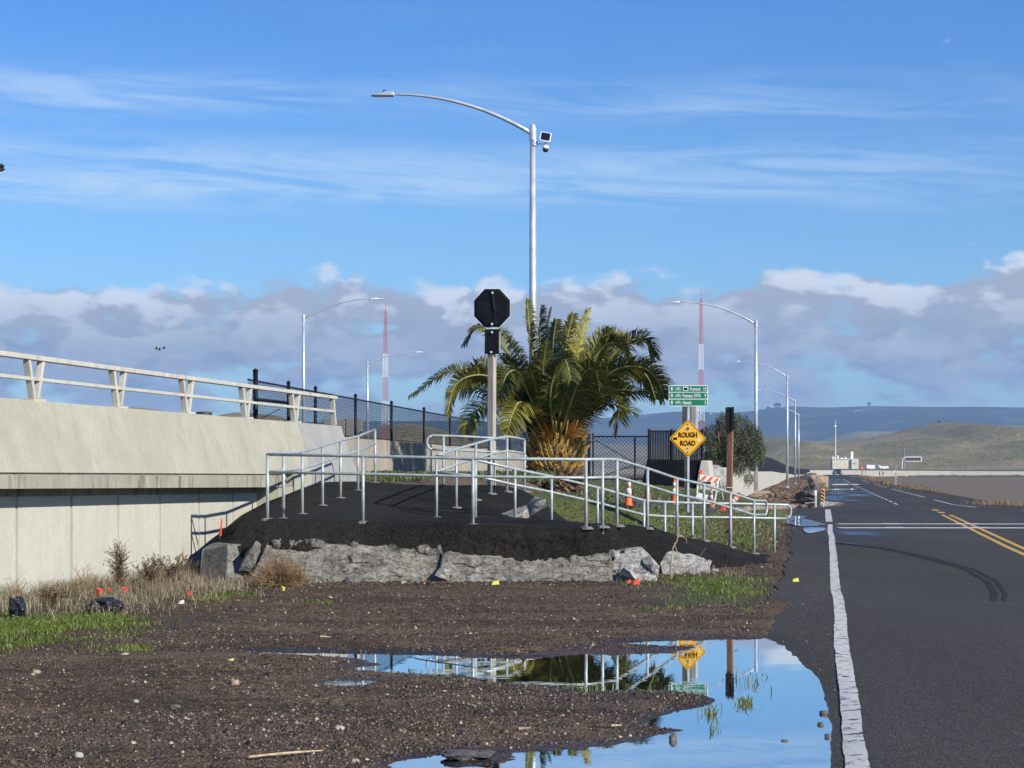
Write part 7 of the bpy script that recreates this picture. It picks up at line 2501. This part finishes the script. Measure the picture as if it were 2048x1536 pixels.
scrap('yellow_scrap', 'yellow cup at the foot of the round brown bush', 'litter', 566, 1183, 8, 8, M['yellow'], 'cup')
scrap('yellow_scrap', 'crumpled yellow scrap below the low cracked slab', 'litter', 990, 1170, 14, 8, M['yellow'], 'flat')
scrap('yellow_scrap', 'yellow leaf-like scrap on the tarmac shoulder', 'litter', 1591, 1165, 13, 9, M['yellow'], 'flat')
scrap('yellow_scrap', 'tiny yellow strip on the gravel above the small puddle', 'litter', 460, 1329, 9, 3, M['yellow'], 'flat')
sf = thing('flag_stake', 'thin stake with a red-orange ribbon beside the left end of the ramp', 'stake', P(440, 1078, 29.6))
m_ = MB(); m_.tube([P(439, 1078, 29.6), P(443, 1036, 29.6)], 0.006, 5); m_.build('stake_rod', M['drystem2'], sf)
m_ = MB(); m_.prism([P(x, y, 29.58) for x, y in ((439, 1072), (443, 1072), (445, 1040), (442, 1040))], (0, 0.008, 0)); m_.build('ribbon', M['redor'], sf)

# ================================================================== LOOSE GRAVEL
def pebbles(name, label, x, y, size, seed, zoff=0.0, mat=None, flat=0.6, zabs=None):
    r = np.random.RandomState(seed)
    n = len(x)
    z = (ground_z(x, y) if zabs is None else zabs) + zoff
    dirs = np.array([[1, 0, 0], [0, 1, 0], [-1, 0, 0], [0, -1, 0], [0, 0, 1], [0, 0, -1]], float)
    V = dirs[None] * (1 + r.uniform(-0.35, 0.35, (n, 6, 1)))
    V = V + r.uniform(-0.25, 0.25, (n, 6, 3))
    sx = size * r.uniform(0.7, 1.5, n); sy = size * r.uniform(0.6, 1.1, n); sz = size * flat * r.uniform(0.6, 1.2, n)
    V = V * np.stack([sx, sy, sz], -1)[:, None, :]
    a = r.uniform(0, 2 * np.pi, n)
    c, s_ = np.cos(a)[:, None], np.sin(a)[:, None]
    X = V[..., 0] * c - V[..., 1] * s_; Yv = V[..., 0] * s_ + V[..., 1] * c
    V = np.stack([X + x[:, None], Yv + y[:, None], V[..., 2] + z[:, None]], -1).reshape(-1, 3)
    f = np.array([[0, 1, 4], [1, 2, 4], [2, 3, 4], [3, 0, 4], [1, 0, 5], [2, 1, 5], [3, 2, 5], [0, 3, 5]])
    Fq_ = (np.arange(n)[:, None, None] * 6 + f[None]).reshape(-1, 3)
    sh = np.repeat(np.clip(r.beta(1.3, 2.6, n) + (r.rand(n) < 0.04) * 0.5, 0, 1), 6)
    o_ = np_mesh(name, V, Fq_, mat or M['pebble'], attrs={'shade': sh})
    return tag(o_, label, 'gravel', None, 'stuff')


n = 150000
pxs = R.uniform(-500, 1700, n); pys = R.uniform(1163, 1620, n)
Y_ = EYE * F / (pys - HZ); X_ = (pxs - 1024) * Y_ / F
pd0 = pud_depth(X_, Y_)
kk = (pd0 < -0.02) & (X_ < Lx(Y_) - shoulder(Y_) + 0.1) & (X_ > wallx(Y_) + 0.2) & (R.rand(n) < np.clip(0.62 + 0.8 * fbm(X_ * 1.1, Y_ * 1.1, 3, 301), 0.1, 1))
X_, Y_ = X_[kk], Y_[kk]
sz = np.clip(np.exp(R.normal(-5.30, 0.48, len(X_))), 0.002, 0.022) * (0.85 + 0.030 * Y_)
pebbles('loose_gravel', 'small loose stones covering the near ground', X_, Y_, sz, 302, flat=0.85)
# along the ramp foot: leaf litter and chips
n = 5000
pxs = R.uniform(520, 1560, n); foot = np.interp(pxs, [520, 740, 1100, 1330, 1420, 1560], [1170, 1162, 1158, 1148, 1140, 1125]) + np.abs(R.normal(0, 7, n))
Y_ = EYE * F / (foot - HZ); X_ = (pxs - 1024) * Y_ / F
pebbles('foot_litter', 'chips and dead leaves along the foot of the ramp', X_, Y_, np.exp(R.normal(-4.5, 0.4, n)), 303, 0.005, None, 0.4)
# litter over the lawn and verge
n = 5000
Y_ = R.uniform(38, 62, n); X_ = Lx(Y_) - 0.8 - R.uniform(0, 5, n)
pebbles('verge_litter', 'pale dead leaves and chips scattered over the grass verge', X_, Y_, np.exp(R.normal(-4.2, 0.35, n)), 304, 0.03, None, 0.5)
# grit on the tarmac shoulder beside the puddle
n = 5000
Y_ = R.uniform(10, 30, n); X_ = Lx(Y_) - 0.02 - np.abs(R.normal(0, 0.5, n)) * np.interp(Y_, [10, 20, 30], [0.6, 1.2, 1.2])
zr2 = roadz(X_, Y_)
kk = (zr2 > -0.008) & (X_ > road_left(Y_))
X_, Y_ = X_[kk], Y_[kk]
o = pebbles('shoulder_grit', 'grit scattered on the tarmac shoulder beside the puddle', X_, Y_, np.exp(R.normal(-5.4, 0.4, len(X_))), 305, zabs=roadz(X_, Y_))
# rough rubble over the far verge
n = 9000
Y_ = R.uniform(84, 330, n) ; X_ = Lx(Y_) - 0.6 - R.uniform(0, 1, n) ** 1.3 * 14
pebbles('verge_rubble', 'dark broken rubble over the far verge beneath the wall', X_, Y_, np.exp(R.normal(-2.3, 0.5, n)), 306, 0.02, M['bootdark'], 0.6)
